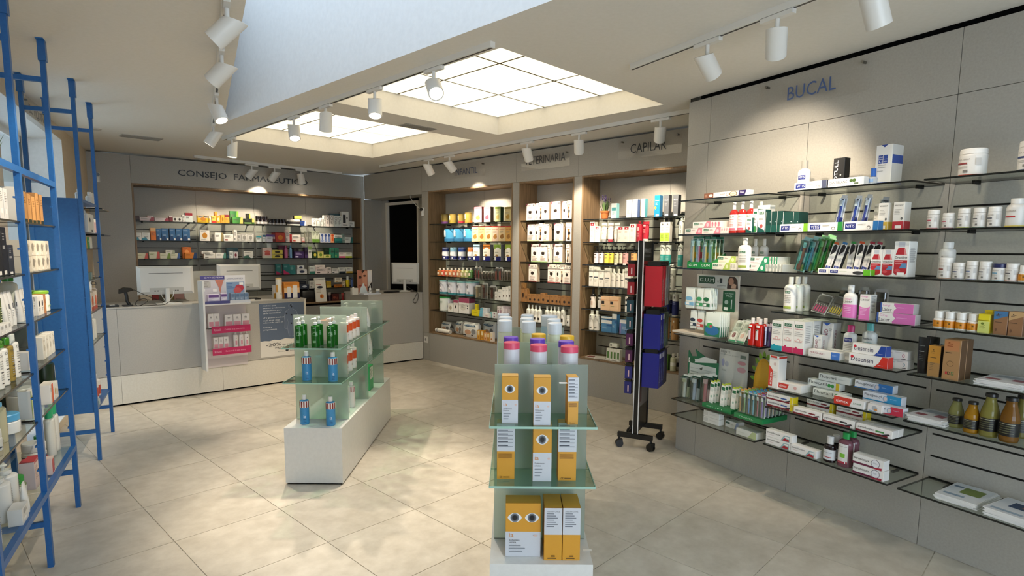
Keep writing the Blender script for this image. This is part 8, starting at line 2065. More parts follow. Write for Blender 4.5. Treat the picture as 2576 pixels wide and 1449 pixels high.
ups = dict(c='#d1962a',top='#d8a23a',pr=[('r',0,0.49,1,0.995,'#c9ccd2'),('t',0.12,0.85,0.93,0.026,'Solucion Unica','#26262a')] + [('r',0.12,0.88 - 0.04 * i,0.55 + 0.3 * ((i * 7) % 3) / 3,0.895 - 0.04 * i,'#6a6e78') for i in range(7)] + [('r',0.2,0.03,0.7,0.05,'#6a4a14'),('r',0.4,0.07,0.62,0.095,'#6a4a14')])
for i,(x0,x1) in enumerate(((566,726),(733,890))):
 place_px(GF2,-0.030,Zt,X(x0),X(x1),Y(842),'carton',ups,'eye_solution_carton','narrow deep yellow carton with white text panel, one of the pair on the plinth','carton','pair of text panel cartons on the plinth',dp=0.13)
o = link('price_card',tag_mesh,None,(0.285,2.19,Zt + 0.0008),0,(-math.pi / 2,0,0)); tag(o,'small white price card lying on the plinth beside the pair','card')
# wipes canisters and flat bottles behind the front panel
crop(1210,770,4.39)
def canister(c1,lab,x0,x1,yt,y):
 d = 2.090 - y
 return place_px(GF2,d,0.905,X(x0),X(x1),Y(yt),'tin',dict(b='#d8d6da',c=c1,tx=[('ia',0.45,0.30,'#c86a84',0.5,0.6),('#',0.2,0.2,'#8a8f94',0.2,-0.9)]),'wipes_canister',lab,'canister')
canister('#e0506e','tall canister with pink lid, first in the front row',250,428,412,2.36)
canister('#e0506e','tall canister with pink lid, second in the front row',548,735,440,2.345)
canister('#e0506e','tall canister with pink lid and white card on it',890,1085,455,2.335)
canister('#6f48c0','tall canister with violet lid, behind the first pink one',250,412,352,2.48)
canister('#6f48c0','tall canister with violet lid, behind the second pink one',545,712,372,2.47)
canister('#6f48c0','tall canister with violet lid, behind the card topped pink one',863,1035,398,2.46)
canister('#eab82f','tall canister with yellow lid, behind the second violet one',562,720,318,2.60)
canister('#eab82f','tall canister with yellow lid, behind the third violet one',877,1038,338,2.585)
flat = dict(b='#d8dcb8',ro=0.3,c='#dfe3e6',cz=0.80,sh=0.78,nk=0.92,cr=0.99,tx=[('O',0.55,0.16,'#c8962a',0.4,0.9),('#',0.4,0.3,'#d8d080',0.5,-0.7)])
for x0,x1,yt,y,c_,lab in ((188,345,165,2.95,'#dcdfc4','first file, front'),(195,345,125,3.07,'#d4dcd8','first file, middle'),(178,318,90,3.19,'#c4d8e4','first file, rear'),(450,608,178,2.93,'#dcdfb8','second file, front'),(436,584,138,3.05,'#d8dcb0','second file, middle'),(442,584,100,3.17,'#d8dcc0','second file, rear'),(742,902,195,2.91,'#dcdfc0','third file, front'),(734,888,150,3.03,'#d0dcdc','third file, middle'),(668,850,108,3.15,'#bcd4e0','third file, rear and widest')):
 place_px(GF2,2.090 - y,0.905,X(x0),X(x1),Y(yt),'bottle',dict(flat,b=c_),'lens_liquid_bottle','large pale bottle with white rounded cap behind the canisters, ' + lab,'bottle',dp=(0.075))

# ================================================================== PACKS ON THE WHEELED STAND
def hang(u,dd,zt,w,h,t,c1,side,lab,grp,window=None,face=1,txt=None):
 """one flat pack hanging on a hook; it faces along the hook direction"""
 root = MB().box(-t / 2,t / 2,0,w,-h,-0.03,mat(c1,0.35),side=None).obj('hosiery_pack',None,ST.w(u,dd,zt),ST.rz)
 tag(root,lab,'hosiery pack',grp)
 mb = MB().box(-t / 2 - 0.0006,-t / 2,w * 0.08,w * 0.92,-h + 0.004,-0.034,mat(side,0.35))
 if window:
  mb.box(-t / 2 - 0.0012,-t / 2 - 0.0007,w * 0.2,w * 0.8,-h * 0.75,-h * 0.28,mat(window,0.5))
  mb.box(-t / 2 - 0.0012,-t / 2 - 0.0007,w * 0.3,w * 0.85,-h * 0.2,-0.04,mat('#d6d6d2',0.5))
 mb.obj('printed_face',root)
 MB().box(-t / 2,t / 2,w * 0.12,w * 0.88,-0.03,0.006,M_BLACK).obj('hanger_tab',root)
 if txt:
  q = MB(); put_text(q,txt,0.15 * t,0.85 * t,-h * 0.62,h * 0.5,mat('#d8b8b8' if c1.startswith('#a') else '#9aa8e0',0.5),lambda x,z: (x - t / 2,-0.0008,z),True); q.obj('lettering',root)
 if c1 in ('#1c1f78','#1a1c70'):
  q = MB(); q.poly([(-t * 0.38,-0.0008,-0.07),(t * 0.38,-0.0008,-0.07),(t * 0.38,-0.0008,-0.034),(-t * 0.38,-0.0008,-0.034)],mat('#d8d8dc',0.5)); q.obj('sticker',root)
 return root
hook_me = MB().tube([(0,0.0,0),(0,-0.16,0.002),(0,-0.168,0.012)],0.0028,mat('#1a1a1a',0.4),6).mesh('hook')
hook_ml = MB().tube([(0,0.0,0),(0,0.10,0.002),(0,0.108,0.012)],0.0028,mat('#1a1a1a',0.4),6).mesh('hook')
wf = 0.11
for z_,cols in ((1.44,('#a81f2c','#a81f2c','#8a8a88','#8a8a88')),(1.075,('#1c1f78','#1c1f78','#4a5a4a','#55655a')),(0.775,('#1c1f78','#1c1f78','#1a1c70','#4a4f6a','#1c1f50'))):
 n = len(cols)
 for i,c_ in enumerate(cols):
  u_ = 0.055 + (SL - 0.10) * i / (n - 1)
  link('hook',hook_me,st,(u_,-0.010,z_))
  nm = {1.44: 'upper',1.075: 'middle',0.775: 'lower'}[z_]
  red = c_ == '#a81f2c'
  lab = ('red hosiery pack' if red else 'grey insole pack with printed sole' if z_ > 1.4 else 'navy hosiery pack' if c_ in ('#1c1f78','#1a1c70') else 'greenish hosiery pack') + ' on the %s hooks of the wheeled stand' % nm
  if c_ in ('#4a4f6a','#1c1f50'):
   lab = 'slate hosiery pack at the far end of the lower hooks'
  hang(u_,0.16,z_ + 0.018,0.13,0.335 if z_ > 1.4 else 0.30,0.052,c_,c_ if z_ < 1.4 or red else '#c9c9c6',lab,lab,None if red or z_ < 1.4 else '#26282c',txt='farmalastic' if i < 3 else None)
for z_,c_,n,lab in ((1.45,'#8a2028',2,'dark red'),(1.31,'#8a2028',3,'bright red'),(1.17,'#1f3f4a',2,'petrol'),(1.04,'#20424e',2,'teal'),(0.91,'#4a1a44',3,'plum'),(0.78,'#451a40',2,'dark plum'),(0.65,'#20226a',1,'indigo'),(0.53,'#1c1f60',1,'deep blue')):
 for i in range(n):
  u_ = 0.05 + 0.075 * i
  link('hook',hook_ml,st,(u_,0.010,z_))
  r_ = MB().box(-0.022,0.022,0,0.055,-0.115,-0.02,mat(c_,0.4)).obj('bandage_pack',None,ST.w(u_,-0.050,z_ + 0.014),ST.rz)
  tag(r_,'small %s support bandage pack on the side hooks of the wheeled stand' % lab,'bandage pack',lab + ' bandage packs')
  MB().box(-0.022,0.022,0.004,0.050,-0.02,0.006,M_BLACK).obj('hanger_tab',r_)
  q = MB(); q.poly([(-0.0226,0.02,-0.10),(-0.0226,0.03,-0.10),(-0.0226,0.03,-0.05),(-0.0226,0.02,-0.05)],mat('#c8a8a8',0.5)); q.obj('printed_face',r_)

# ================================================================== THINGS ON THE COUNTERS
def monitor(fr,u0,u1,z0,z1,d,zc,label,tiltb=0.0,curved=False):
 w,h = u1 - u0,z1 - z0
 root = empty('monitor',fr.w((u0 + u1) / 2,d,zc),fr.rz)
 tag(root,label,'monitor')
 m = mat('#d2d0ca',0.4)
 mb = MB()
 zb = z0 - zc
 # rear shell: bevelled slab (its back faces the room)
 mb.faces([(-w / 2,0.020,zb),(w / 2,0.020,zb),(w / 2,0.020,zb + h),(-w / 2,0.020,zb + h),(-w / 2 + 0.03,0.0,zb + 0.03),(w / 2 - 0.03,0.0,zb + 0.03),(w / 2 - 0.03,0.0,zb + h - 0.02),(-w / 2 + 0.03,0.0,zb + h - 0.02),(-w / 2,0.032,zb),(w / 2,0.032,zb),(w / 2,0.032,zb + h),(-w / 2,0.032,zb + h)],
    [(4,5,6,7),(0,1,5,4),(1,2,6,5),(2,3,7,6),(3,0,4,7),(8,9,1,0),(9,10,2,1),(10,11,3,2),(11,8,0,3)],m)
 mb.obj('back_shell',root)
 MB().box(-w / 2 + 0.004,w / 2 - 0.004,0.032,0.036,zb + 0.004,zb + h - 0.004,mat('#0c0d0f',0.15)).obj('screen',root)
 MB().box(-w * 0.30,w * 0.30,-0.0008,0.0,zb + h * 0.74,zb + h * 0.755,mat('#3a3936',0.6)).obj('vent_slot',root)
 MB().box(-w * 0.30,w * 0.30,-0.0006,0.002,zb + 0.032,zb + h * 0.24,mat('#b3b1aa',0.5)).obj('port_recess',root)
 pt = MB()
 for i,x in enumerate((-0.22,-0.17,0.14,0.18)):
  pt.box(w * x,w * (x + 0.03),-0.0014,-0.0006,zb + h * 0.11,zb + h * 0.15,mat('#5a5954',0.6))
 pt.obj('port',root)
 MB().bbox_round(-0.020,0.020,-0.026,-0.001,0.012,zb + h * 0.22,0.006,m).obj('stand_neck',root)
 MB().faces([(-0.11,-0.10,0),(0.11,-0.10,0),(0.10,0.11,0),(-0.10,0.11,0),(-0.11,-0.10,0.006),(0.11,-0.10,0.006),(0.10,0.11,0.006),(-0.10,0.11,0.006)],[],m)
 bs = MB(); bs.prism([(-0.115,-0.10),(0.115,-0.10),(0.095,0.10),(-0.095,0.10)],0.0006,0.008,m)
 bs.prism([(-0.05,-0.05),(0.05,-0.05),(0.035,0.04),(-0.035,0.04)],0.008,0.016,m)
 bs.obj('stand_foot',root)
 return root
monitor(CT,0.345,0.86,CH + 0.095,CH + 0.385,-0.18,CH,'white flat monitor seen from behind, next to the barcode scanner')
monitor(CT,1.10,1.56,CH + 0.105,CH + 0.395,-0.20,CH,'white flat monitor seen from behind, over the violet display boxes')
# rounded white terminal standing between them
rt_ = empty('payment_screen',CT.w(0.995,-0.40,CH),CT.rz)
tag(rt_,'white round-cornered screen behind the violet display boxes','monitor')
mb = MB(); pts = []
for cx_,cz_,a0 in ((0.13,0.05,-90),(0.13,0.27,0),(-0.13,0.27,90),(-0.13,0.05,180)):
 for i in range(5):
  a = R(a0 + 22.5 * i); pts.append((cx_ + 0.05 * math.cos(a),cz_ + 0.05 * math.sin(a)))
n = len(pts)
mb.poly([(x,0,z) for x,z in pts],mat('#d2ccbc',0.45)); mb.poly([(x,0.03,z) for x,z in reversed(pts)],mat('#111214',0.2))
for i in range(n):
 a,b = pts[i],pts[(i + 1) % n]
 mb.poly([(b[0],0,b[1]),(a[0],0,a[1]),(a[0],0.03,a[1]),(b[0],0.03,b[1])],mat('#d2ccbc',0.45))
mb.obj('shell',rt_)
MB().bbox_round(-0.09,0.09,-0.03,0.08,0.0006,0.012,0.02,mat('#c9c4b6',0.45)).obj('foot',rt_)
# barcode scanner on its stand
sc = empty('barcode_scanner',CT.w(0.225,-0.10,CH),CT.rz)
tag(sc,'black handheld barcode scanner resting in its stand on the counter','scanner')
mb = MB(); mb.bbox_round(-0.03,0.055,-0.045,0.045,0.0006,0.014,0.015,M_BLACK); mb.obj('stand_base',sc)
MB().tube([(0.03,0,0.012),(0.012,0,0.05),(0.010,0,0.10),(0.0,0,0.145)],0.015,M_BLACK,8).obj('handle',sc)
mb = MB(); mb.faces([(-0.055,-0.028,0.125),(-0.050,-0.03,0.165),(-0.01,-0.03,0.185),(0.05,-0.025,0.178),(0.075,-0.012,0.155),(0.02,-0.022,0.140),(-0.055,0.028,0.125),(-0.050,0.03,0.165),(-0.01,0.03,0.185),(0.05,0.025,0.178),(0.075,0.012,0.155),(0.02,0.022,0.140)],
     [(0,5,4,3,2,1),(6,7,8,9,10,11),(0,1,7,6),(1,2,8,7),(2,3,9,8),(3,4,10,9),(4,5,11,10),(5,0,6,11)],M_BLACK); mb.obj('head',sc)
def cable(pts,r,col,label,name='cable'):
 P = [Vector(p) for p in pts]
 out = []
 for i in range(len(P) - 1):
  p0,p1,p2,p3 = P[max(i - 1,0)],P[i],P[i + 1],P[min(i + 2,len(P) - 1)]
  for k in range(6):
   t = k / 6
   out.append(0.5 * ((2 * p1) + (-p0 + p2) * t + (2 * p0 - 5 * p1 + 4 * p2 - p3) * t * t + (-p0 + 3 * p1 - 3 * p2 + p3) * t ** 3))
 out.append(P[-1])
 o = P[0]
 mb = MB().tube([q - o for q in out],r,mat(col,0.5),6)
 return tag(mb.obj(name,None,o),label,'cable')
cv = lambda u,d,z: CT.w(u,d,CH + z)
cable([cv(0.30,-0.10,0.158),cv(0.40,-0.12,0.10),cv(0.50,-0.16,0.05),cv(0.56,-0.22,0.03),cv(0.60,-0.30,0.006)],0.0035,'#121212','black cable from the scanner head to the counter')
cable([cv(0.26,-0.06,0.010),cv(0.33,-0.03,0.006),cv(0.40,-0.05,0.045),cv(0.37,-0.05,0.07),cv(0.31,-0.05,0.05),cv(0.31,-0.04,0.005),cv(0.46,-0.02,0.005),cv(0.54,-0.03,0.005),cv(0.60,-0.06,0.03),cv(0.67,-0.15,0.02),cv(0.75,-0.22,0.006)],0.0035,'#15150f','black looped cable lying before the first monitor')
for s_ in (-1,1):
 cable([cv(0.602 + s_ * 0.055,-0.17,0.13),cv(0.602 + s_ * 0.05,-0.165,0.08),cv(0.602 + s_ * 0.02,-0.19,0.03),cv(0.602 + s_ * 0.02,-0.25,0.006)],0.0028,'#d8d6d0','thin white monitor cable %s the stand neck' % ('before' if s_ < 0 else 'after'))
# keyboard-like black tray with a label at the counter end
o = MB().box(0,0.13,0,0.10,0.0006,0.018,mat('#121212',0.5)).obj('card_reader',None,CT.w(0.03,-0.06,CH),CT.rz); tag(o,'flat black card reader with white sticker on the counter','card reader')
MB().box(0.06,0.10,0.01,0.06,0.018,0.020,mat('#e4e4e0',0.5)).obj('sticker',o)
o = MB().box(0,0.24,0,0.14,0,0.012,M_BLACK).obj('keyboard',None,CT.w(1.28,-0.12,CH + 0.0006),CT.rz); tag(o,'black keyboard beside the monitor foot','keyboard')
ky = MB().box(0,0.010,0,0.010,0,0.003,mat('#242424',0.5)).mesh('key')
for i in range(17):
 for j in range(5):
  link('key',ky,o,(0.010 + 0.0132 * i,0.030 + 0.018 * j,0.012))
# goods standing on the counter
SHELVES['CT'] = (CT,0,1.96,-0.6,0.0,CH)
crop(480,640,5.152)
G('CT','supplement_tube','tall white tube with gold bands on the counter','tube',1112,1192,1,305,0.0,'bottle',dict(b='#ece6d8',c='#e6c88a',sh=0.93,nk=0.98,cz=0.94,cr=1.0,tx=[('#',0.5,0.34,'#d89a3a',0.6,-1.0),('#',0.5,0.34,'#d89a3a',0.5,0.9),('#',0.25,0.08,'#4a4a44',0.3,0.3)]),inset=0.03)
G('CT','supplement_box','orange, white and navy display box at the counter end','carton',1206,1408,1,362,0.12,'carton',dict(c='#d88a34',pr=[('r',0,0,1,0.36,'#181a4a'),('r',0.0,0.36,1,0.66,'#e8c090'),('r',0.2,0.08,0.42,0.74,'#e4e0dc'),('r',0.55,0.04,0.85,0.82,'#ece8e4'),('l',0.08,0.92,0.9,2,'#b86a1f')]),inset=0.03)
G('CT','supplement_box','narrow white carton with gold foot behind the gold banded tube','carton',1072,1128,1,400,0.05,'carton',dict(c='#dcd6cc',pr=[('r',0,0,1,0.4,'#b8862a')]),inset=0.12)
# violet and blue counter displays
def counter_display(u0,w,base,back,label,pr,dd=0.17):
 r_ = empty('counter_display',CT.w(u0,dd,CH + 0.0006),CT.rz)
 tag(r_,label,'display')
 MB().box(0,w,0,0.155,0,0.012,mat(base,0.4)).obj('tray',r_)
 MB().box(0,w,0,0.004,0.012,0.030,mat(base,0.4)).obj('front_lip',r_)
 MB().box(0.0,w,0.150,0.155,0.012,0.285,mat(back,0.4)).obj('back_card',r_)
 q = print_mesh(w,0.27,pr); q.v = [(x,y + 0.149,z + 0.013) for x,y,z in q.v]; q.obj('printed_back',r_)
 return r_
wD1 = 0.235
# tray plate carried by the hanging display, level with the counter top
hp_ = empty('hanging_display',CT.w(0.845,0,0),CT.rz)
tag(hp_,'white panel display hung on the counter front with pink edged shelves','display')
MB().box(0.0,0.018,-0.175,-0.002,0.275,1.20,mat('#e4e4e2',0.35)).obj('side_board',hp_)
MB().box(0.018,0.465,-0.012,-0.002,0.275,CH - 0.002,mat('#d2c8c8',0.4)).obj('back_plate',hp_)
MB().box(0.018,0.465,-0.175,-0.0065,CH - 0.0125,CH,mat('#dcdad8',0.4)).obj('top_tray',hp_)
PZ = (0.712,0.482)
for i,z_ in enumerate(PZ):
 MB().box(0.02,0.455,-0.135,-0.013,z_ - 0.004,z_,M_ACRYL).obj('acrylic_shelf',hp_)
 wi = MB().tube([(0.02,-0.013,z_ - 0.006),(0.02,-0.11,z_ - 0.006),(0.05,-0.137,z_ - 0.006),(0.45,-0.137,z_ - 0.006),(0.455,-0.013,z_ - 0.006)],0.003,mat('#2a2c2e',0.3,0.6),6); wi.obj('wire_rim',hp_)
 sp = MB().box(0.075,0.462,-0.146,-0.143,z_ - 0.058,z_ + 0.014,mat('#b8245a',0.4))
 put_text(sp,'Cuidado de la zona intima',0.20,0.40,z_ - 0.022,0.016,mat('#e8a8c0',0.4),lambda x,z: (x,-0.1466,z))
 put_text(sp,'Rilastil',0.095,0.16,z_ - 0.022,0.024,mat('#e8b8cc',0.4),lambda x,z: (x,-0.1466,z))
 sp.obj('pink_strip',hp_)
counter_display(0.868,wD1,'#4a4a80','#c9c6cc','violet edged counter display with an hourglass figure print',[('r',0,0.86,1,1,'#4a4584'),('t',0.15,0.92,0.93,0.06,'GYNEFEM','#d8d4e8'),('p',[(0.60,0.84),(0.98,0.84),(0.86,0.56),(0.80,0.30),(0.74,0.56)],'#c07a68'),('r',0.06,0.55,0.42,0.78,'#b4b2ae'),('l',0.08,0.76,0.40,4,'#8a8886'),('r',0.08,0.40,0.18,0.52,'#e4e4e2'),('r',0.5,0.38,0.66,0.5,'#ecebe8')])
counter_display(0.868 + wD1 + 0.004,0.205,'#c9ccd4','#d6d6da','pale blue counter display with red flower print',[('r',0.05,0.02,0.95,0.74,'#7f98b8'),('t',0.1,0.9,0.88,0.06,'URO COMPLEX','#6a6a88'),('e',0.7,0.5,0.22,0.14,'#b83a48'),('e',0.6,0.4,0.2,0.12,'#c85a5a'),('l',0.1,0.66,0.5,4,'#4a6a9a'),('r',0.7,0.62,0.9,0.72,'#ecebe8')])
lil = dict(c='#d4cce0',pr=[('r',0.08,0.62,0.92,0.92,'#6a4a8a'),('p',[(0.05,0.3),(0.6,0.5),(0.95,0.55),(0.95,0.4),(0.5,0.2)],'#e8e4ee'),('l',0.1,0.24,0.7,2,'#a89ab8')])
put(CT,0.90,0.145,CH + 0.0135,0.115,0.085,0.045,'carton',lil,'probiotic_carton','wide lilac carton in the violet edged display','carton')
put(CT,1.025,0.145,CH + 0.0135,0.062,0.090,0.045,'carton',lil,'probiotic_carton','narrow lilac carton in the violet edged display','carton')
for i in range(4):
 put(CT,1.125 + 0.045 * i,0.145,CH + 0.0135,0.042,0.088,0.07,'carton',dict(c='#7f93ac',pr=[('r',0.1,0.55,0.9,0.9,'#5f7896'),('l',0.1,0.4,0.8,3,'#c0ccd8')]),'capsule_carton','small blue grey carton in the pale blue display','carton','blue grey cartons in the pale blue display')
# rosy cartons and bottles on the pink edged shelves
ros = dict(c='#e6e2e0',pr=[('r',0.12,0.08,0.9,0.42,'#dc9aa8'),('e',0.5,0.74,0.16,0.07,'#a8a4a4'),('l',0.3,0.62,0.75,1,'#8a8684')])
HF = CT
for i in range(2):
 put(CT,0.905 + 0.056 * i,0.10,PZ[0],0.053,0.145,0.05,'carton',ros,'intimate_care_carton','slim white and pink carton at the start of the upper pink edged shelf','carton','slim pink cartons on the upper pink edged shelf')
for i in range(3):
 put(CT,1.065 + 0.085 * i - (0.0),0.10,PZ[0],0.080,0.125,0.05,'carton',ros,'intimate_care_carton','wide white and pink carton on the upper pink edged shelf','carton','wide pink cartons on the upper pink edged shelf')
for i in range(3):
 put(CT,0.945 + 0.050 * i,0.10,PZ[1],0.047,0.125,0.05,'carton',ros,'intimate_care_carton','slim white and pink carton on the lower pink edged shelf','carton','slim pink cartons on the lower pink edged shelf')
 put(CT,1.145 + 0.056 * i,0.10,PZ[1],0.050,0.175,0.045,'pump',dict(b='#e6e2e0',c='#e8e6e4',sh=0.72,nk=0.34,cz=0.80,tx=[('#',0.28,0.26,'#dc9aa8',0.7),('#',0.55,0.06,'#8a8684',0.3)]),'intimate_care_bottle','white pump bottle with pink print on the lower pink edged shelf','bottle','pink print pump bottles')
# poster on the counter front
po = empty('poster',CT.w(1.452,0.0015,0.320),CT.rz)
tag(po,'slate blue poster with body outline and torn white foot on the counter front','poster')
pw_,ph_ = 0.505,0.605
MB().box(0,pw_,-0.0012,0.0008,0,ph_,mat('#dedad2',0.6)).obj('sheet',po)
pr = [('p',[(0,0.30),(0.1,0.305),(0.2,0.295),(0.3,0.315),(0.42,0.30),(0.55,0.325),(0.7,0.305),(0.85,0.32),(1,0.31),(1,1),(0,1)],'#5c6a80')]
Ls = ('\u00bfSabias que','existen probioticos','especificos para','cada necesidad?','','\u00bfTe gustaria saber','cual es el mas','adecuado para ti?','','Entra y','preguntanos')
for i,s_ in enumerate(Ls):
 if s_:
  pr.append(('t',0.08,0.08 + 0.026 * len(s_),0.955 - 0.045 * i,0.030,s_,'#dfe3ea'))
body = [(0.70,0.97),(0.74,0.96),(0.755,0.92),(0.74,0.885),(0.76,0.86),(0.82,0.83),(0.85,0.74),(0.84,0.62),(0.85,0.52),(0.81,0.50),(0.80,0.62),(0.79,0.70),(0.77,0.62),(0.79,0.52),(0.76,0.36),(0.71,0.36),(0.70,0.50),(0.69,0.36),(0.64,0.36),(0.61,0.52),(0.63,0.62),(0.61,0.70),(0.60,0.62),(0.59,0.50),(0.55,0.52),(0.56,0.62),(0.55,0.74),(0.58,0.83),(0.64,0.86),(0.66,0.885),(0.645,0.92),(0.66,0.96)]
bx0 = [(0.70 + (x - 0.70) * 1.05,0.665 + (y - 0.665) * 1.02) for x,y in body]
pr += [('p',bx0,'#9aa6b8'),('p',body,'#64728a')]
for x,y in ((0.70,0.945),(0.715,0.915),(0.60,0.79),(0.71,0.76),(0.70,0.60)):
 pr.append(('e',x,y,0.018,0.015,'#1c2430'))
pr += [('t',0.12,0.45,0.225,0.060,'-20%','#3a3c42'),('t',0.48,0.97,0.215,0.030,'en toda la linea','#4a4c52'),('t',0.32,0.84,0.155,0.042,'PROBIOTICA','#4a4c52'),('e',0.58,0.095,0.035,0.022,'#33353a'),('t',0.38,0.53,0.082,0.016,'Farmacia','#5a5c60'),('t',0.64,0.78,0.082,0.016,'Salud','#5a5c60')]
q = print_mesh(pw_,ph_,pr); q.v = [(x,y - 0.0012,z) for x,y,z in q.v]; q.obj('printed_sheet',po)
# leaning information card on the back worktop
crop(*CS)
fr,su0,su1,sd0,sd1,z = SHELVES['Bf']
a = BW.at(X(1085),Y(1000),0.02)[0]; b = BW.at(X(1365),Y(1000),0.02)[0]
o = MB().box(0,b - a,0,0.03,0,0.36,mat('#d8d4c8',0.5)).obj('information_box',None,BW.w(a,0.025,z + 0.0004 + 0.005),0,); o.rotation_euler = (R(-8),0,BW.rz)
tag(o,'tall white leaflet dispenser with orange spot behind the counter','display')
print_mesh(b - a,0.36,[('t',0.1,0.85,0.86,0.03,'Sal marina','#5a4a3a'),('e',0.45,0.60,0.28,0.05,'#2a2a34'),('e',0.55,0.22,0.18,0.09,'#c8782a'),('e',0.5,0.22,0.08,0.04,'#a8481a'),('l',0.1,0.50,0.8,3,'#a8a08e'),('r',0.1,0.70,0.55,0.72,'#a83a2a')]).obj('printed_front',o)
# side counter goods
SHELVES['C2'] = (C2,-0.82,0,-0.6,0.0,0.945)
crop(860,660,5.175)
fr,su0,su1,sd0,sd1,z = SHELVES['C2']
fr = C2
a = C2.at(X(200),Y(300),-0.16)[0]; b = C2.at(X(393),Y(300),-0.16)[0]
zt_ = C2.at(X(300),Y(100),-0.16)[1]
o = MB().box(0,b - a,0,0.006,0,zt_ - z,mat('#cfc8c2',0.5)).obj('portrait_card',None,C2.w(a,-0.16,z + 0.0004),C2.rz)
tag(o,'standing card with two half faces printed on it','display card')
print_mesh(b - a,zt_ - z,[('r',0,0,0.70,1,'#8a5a48'),('p',[(0.02,0.15),(0.34,0.10),(0.34,0.95),(0.02,1)],'#a8705a'),('p',[(0.36,0.2),(0.66,0.15),(0.68,0.95),(0.36,0.98)],'#c08a72'),('e',0.20,0.70,0.10,0.06,'#3a2018'),('e',0.50,0.76,0.10,0.04,'#4a2a20'),('p',[(0.30,0.95),(0.40,1),(0.52,0.98),(0.36,0.86)],'#2a1a14'),('e',0.2,0.35,0.12,0.035,'#8a4038'),('e',0.54,0.36,0.11,0.03,'#a04a44'),('p',[(0.12,0),(0.18,0.20),(0.40,0.46),(0.58,0.24),(0.72,0.0)],'#c8d4d8'),('r',0.72,0.5,0.96,0.95,'#cfcfd2'),('p',[(0.70,0.25),(0.98,0.5),(0.98,0.1),(0.75,0.1)],'#1f1c1c')]).obj('printed_front',o)
mb = MB(); mb.faces([(0.06,0.006,0),(0.10,0.006,0),(0.08,0.006,0.15),(0.08,0.09,0)],[(0,2,3),(1,3,2)],mat('#b8b2aa',0.6)); mb.obj('easel',o)
o = MB().box(0,0.25,0,0.10,0,0.014,mat('#c9d0da',0.4)).obj('sample_tray',None,C2.w(a + 0.03,-0.035,z + 0.0004),C2.rz); tag(o,'pale blue sample tray in front of the portrait card','tray')
put(C2,a + 0.125,-0.06,z + 0.0148,0.030,0.10,0.03,'bottle',dict(b='#e6e6e6',c='#f0f0f0',sh=0.6,nk=0.35,cz=0.72,tx=[('#',0.3,0.2,'#6a6a70',0.6)]),'serum_bottle','slim white dropper bottle on the pale blue tray','bottle')
put(C2,a + 0.225,-0.055,z + 0.0148,0.055,0.048,0.055,'jar',dict(b='#8f9498',c='#e6e6e4',cz=0.6),'cream_jar','little grey jar with white lid on the pale blue tray','jar')
o = MB().bbox_round(0,0.085,0,0.06,0,0.085,0.004,mat('#c8c8c2',0.5)).obj('tissue_box',None,C2.w(a - 0.10,-0.10,z + 0.0004),C2.rz); tag(o,'pale grey tissue box beside the portrait card','box')
mb = MB(); mb.faces([(0.01,0.02,0.085),(0.04,0.03,0.085),(0.03,0.04,0.085),(0.02,0.03,0.10),(0.045,0.035,0.10)],[(0,1,4,3),(1,2,4),(2,0,3,4)],mat('#e6e6e2',0.7)); mb.obj('tissue',o)
mon = monitor(C2,-0.30,0.10,0.945 + 0.10,0.945 + 0.40,-0.36,0.945,'white monitor standing edge-on at the side counter')
mon.location = C2.w(-0.10,-0.30,0.945); mon.rotation_euler = (0,0,C2.rz - R(48))
cc = lambda u,d,z_: C2.w(u,d,z_)
cable([cc(-0.10,-0.28,1.02),cc(-0.11,-0.10,0.98),cc(-0.10,0.012,0.95),cc(-0.13,0.014,0.88),cc(-0.16,0.014,0.83),cc(-0.13,0.016,0.80),cc(-0.09,0.014,0.84),cc(-0.08,0.014,0.90),cc(-0.10,0.012,0.95),cc(-0.12,-0.12,0.952)],0.004,'#1c1c1a','black cable looping down over the side counter front')
o = MB().box(0,0.20,0,0.08,0,0.014,M_BLACK).obj('keyboard',None,C2.w(-0.47,-0.16,0.9454),C2.rz); tag(o,'black keyboard on the side counter','keyboard')
MB().box(0.01,0.19,0.01,0.07,0.014,0.017,mat('#202020',0.5)).obj('key_field',o)

# ================================================================== SMALL FITTINGS
def bullet_camera(loc,rz,label):
 r_ = empty('security_camera',loc,rz)
 tag(r_,label,'camera')
 mb = MB().bbox_round(-0.025,0.025,-0.03,-0.001,-0.055,0.055,0.012,mat('#e0ded8',0.4)); mb.obj('body',r_)
 mb = MB(); mb.tube([(0,-0.028,0.032),(0,-0.046,0.030)],0.022,mat('#101010',0.25),14); mb.obj('lens',r_)
 return r_
u_,z_ = BW.at(244,442,0.0)
bullet_camera(BW.w(u_,0.0,z_ - 0.02),BW.rz,'small white security camera on the grey wall near the blue cabinet')
u_,z_ = MW.at(1065,533,0.0)
bullet_camera(MW.w(u_,0.0,z_),MW.rz,'small white security camera beside the dark doorway')
p0 = MW.w(-0.53,0.08,CEIL); p0 = on_floor(1013,430,CEIL)
o = MB().lathe([(0.0,-0.03),(0.03,-0.03),(0.035,0)],mat('#d6d4ce',0.5),14).obj('ceiling_outlet',None,(p0.x,p0.y,CEIL)); tag(o,'small white ceiling outlet with a cable near the doorway','outlet')
q1 = MW.w(u_ - 0.0,0.03,z_ + 0.03)
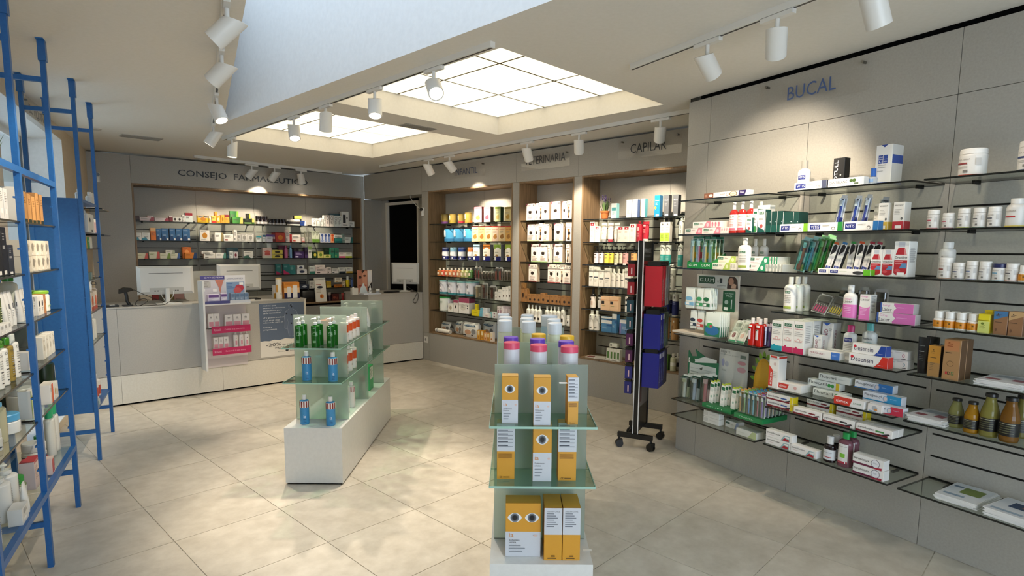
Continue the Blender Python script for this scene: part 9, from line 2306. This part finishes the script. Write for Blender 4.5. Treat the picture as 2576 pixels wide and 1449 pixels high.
dcam = p0.length / max(q1.length,0.1)
pp = [Vector((p0.x,p0.y,CEIL - 0.03))]
for (x,y),t in (((1018,452),0.15),((1030,480),0.4),((1034,500),0.6),((1050,520),0.85)):
 v = pp[0].lerp(q1,t)
 r_ = pixel_ray(x,y); k_ = (v.y) / r_.y
 pp.append(Vector((r_.x * k_,v.y,EYE + r_.z * k_)))
pp.append(q1)
cable(pp,0.005,'#d2d0ca','white cable hanging from the ceiling outlet to the security camera')
u_,z_ = MW.at(1072,854,0.0)
o = MB().bbox_round(-0.043,0.043,-0.008,0.0,-0.043,0.043,0.004,mat('#e0ded8',0.4)).obj('power_socket',None,MW.w(u_,0.0,z_),MW.rz); tag(o,'square white power socket at the corner of the baby niche','socket')
MB().tube([(0,-0.0085,0),(0,-0.004,0)],0.019,mat('#8d8b86',0.5),14).obj('socket_well',o)
# eyeglasses stand at the counter end
eg = empty('glasses_stand',CT.w(-0.06,-0.10,CH),CT.rz)
tag(eg,'white tower stand with reading glasses at the counter end','display stand')
MB().box(-0.045,0.045,-0.03,0.03,0.0006,0.012,M_WHITE).obj('foot',eg)
MB().box(-0.02,0.02,-0.008,0.008,0.012,0.33,M_WHITE).obj('board',eg)
for i,c_ in enumerate(('#4a4a52','#8a2a34','#b8a8a0','#2a2a2e','#5a5a58')):
 g = MB()
 for s_ in (-1,1):
  pts = [(0.032 + 0.02 * math.cos(t_ * math.pi / 5) + 0.0,-0.03 + s_ * 0.024 + 0.016 * math.sin(t_ * math.pi / 5) * 1.2,0) for t_ in range(11)]
  g.tube([(p[0] - 0.01,p[1],0.014 * math.sin(k_ * math.pi / 5)) for k_,p in enumerate(pts)],0.0022,mat(c_,0.35),5)
 gl = link('reading_glasses',g.mesh('reading_glasses'),None,CT.w(-0.05,-0.09,CH + 0.055 + 0.06 * i),CT.rz)
 tag(gl,'pair of %s reading glasses on the white tower stand' % ('grey','wine red','pale','black','taupe')[i],'glasses')
print('items',N_ITEMS[0],'objects',len(bpy.data.objects))
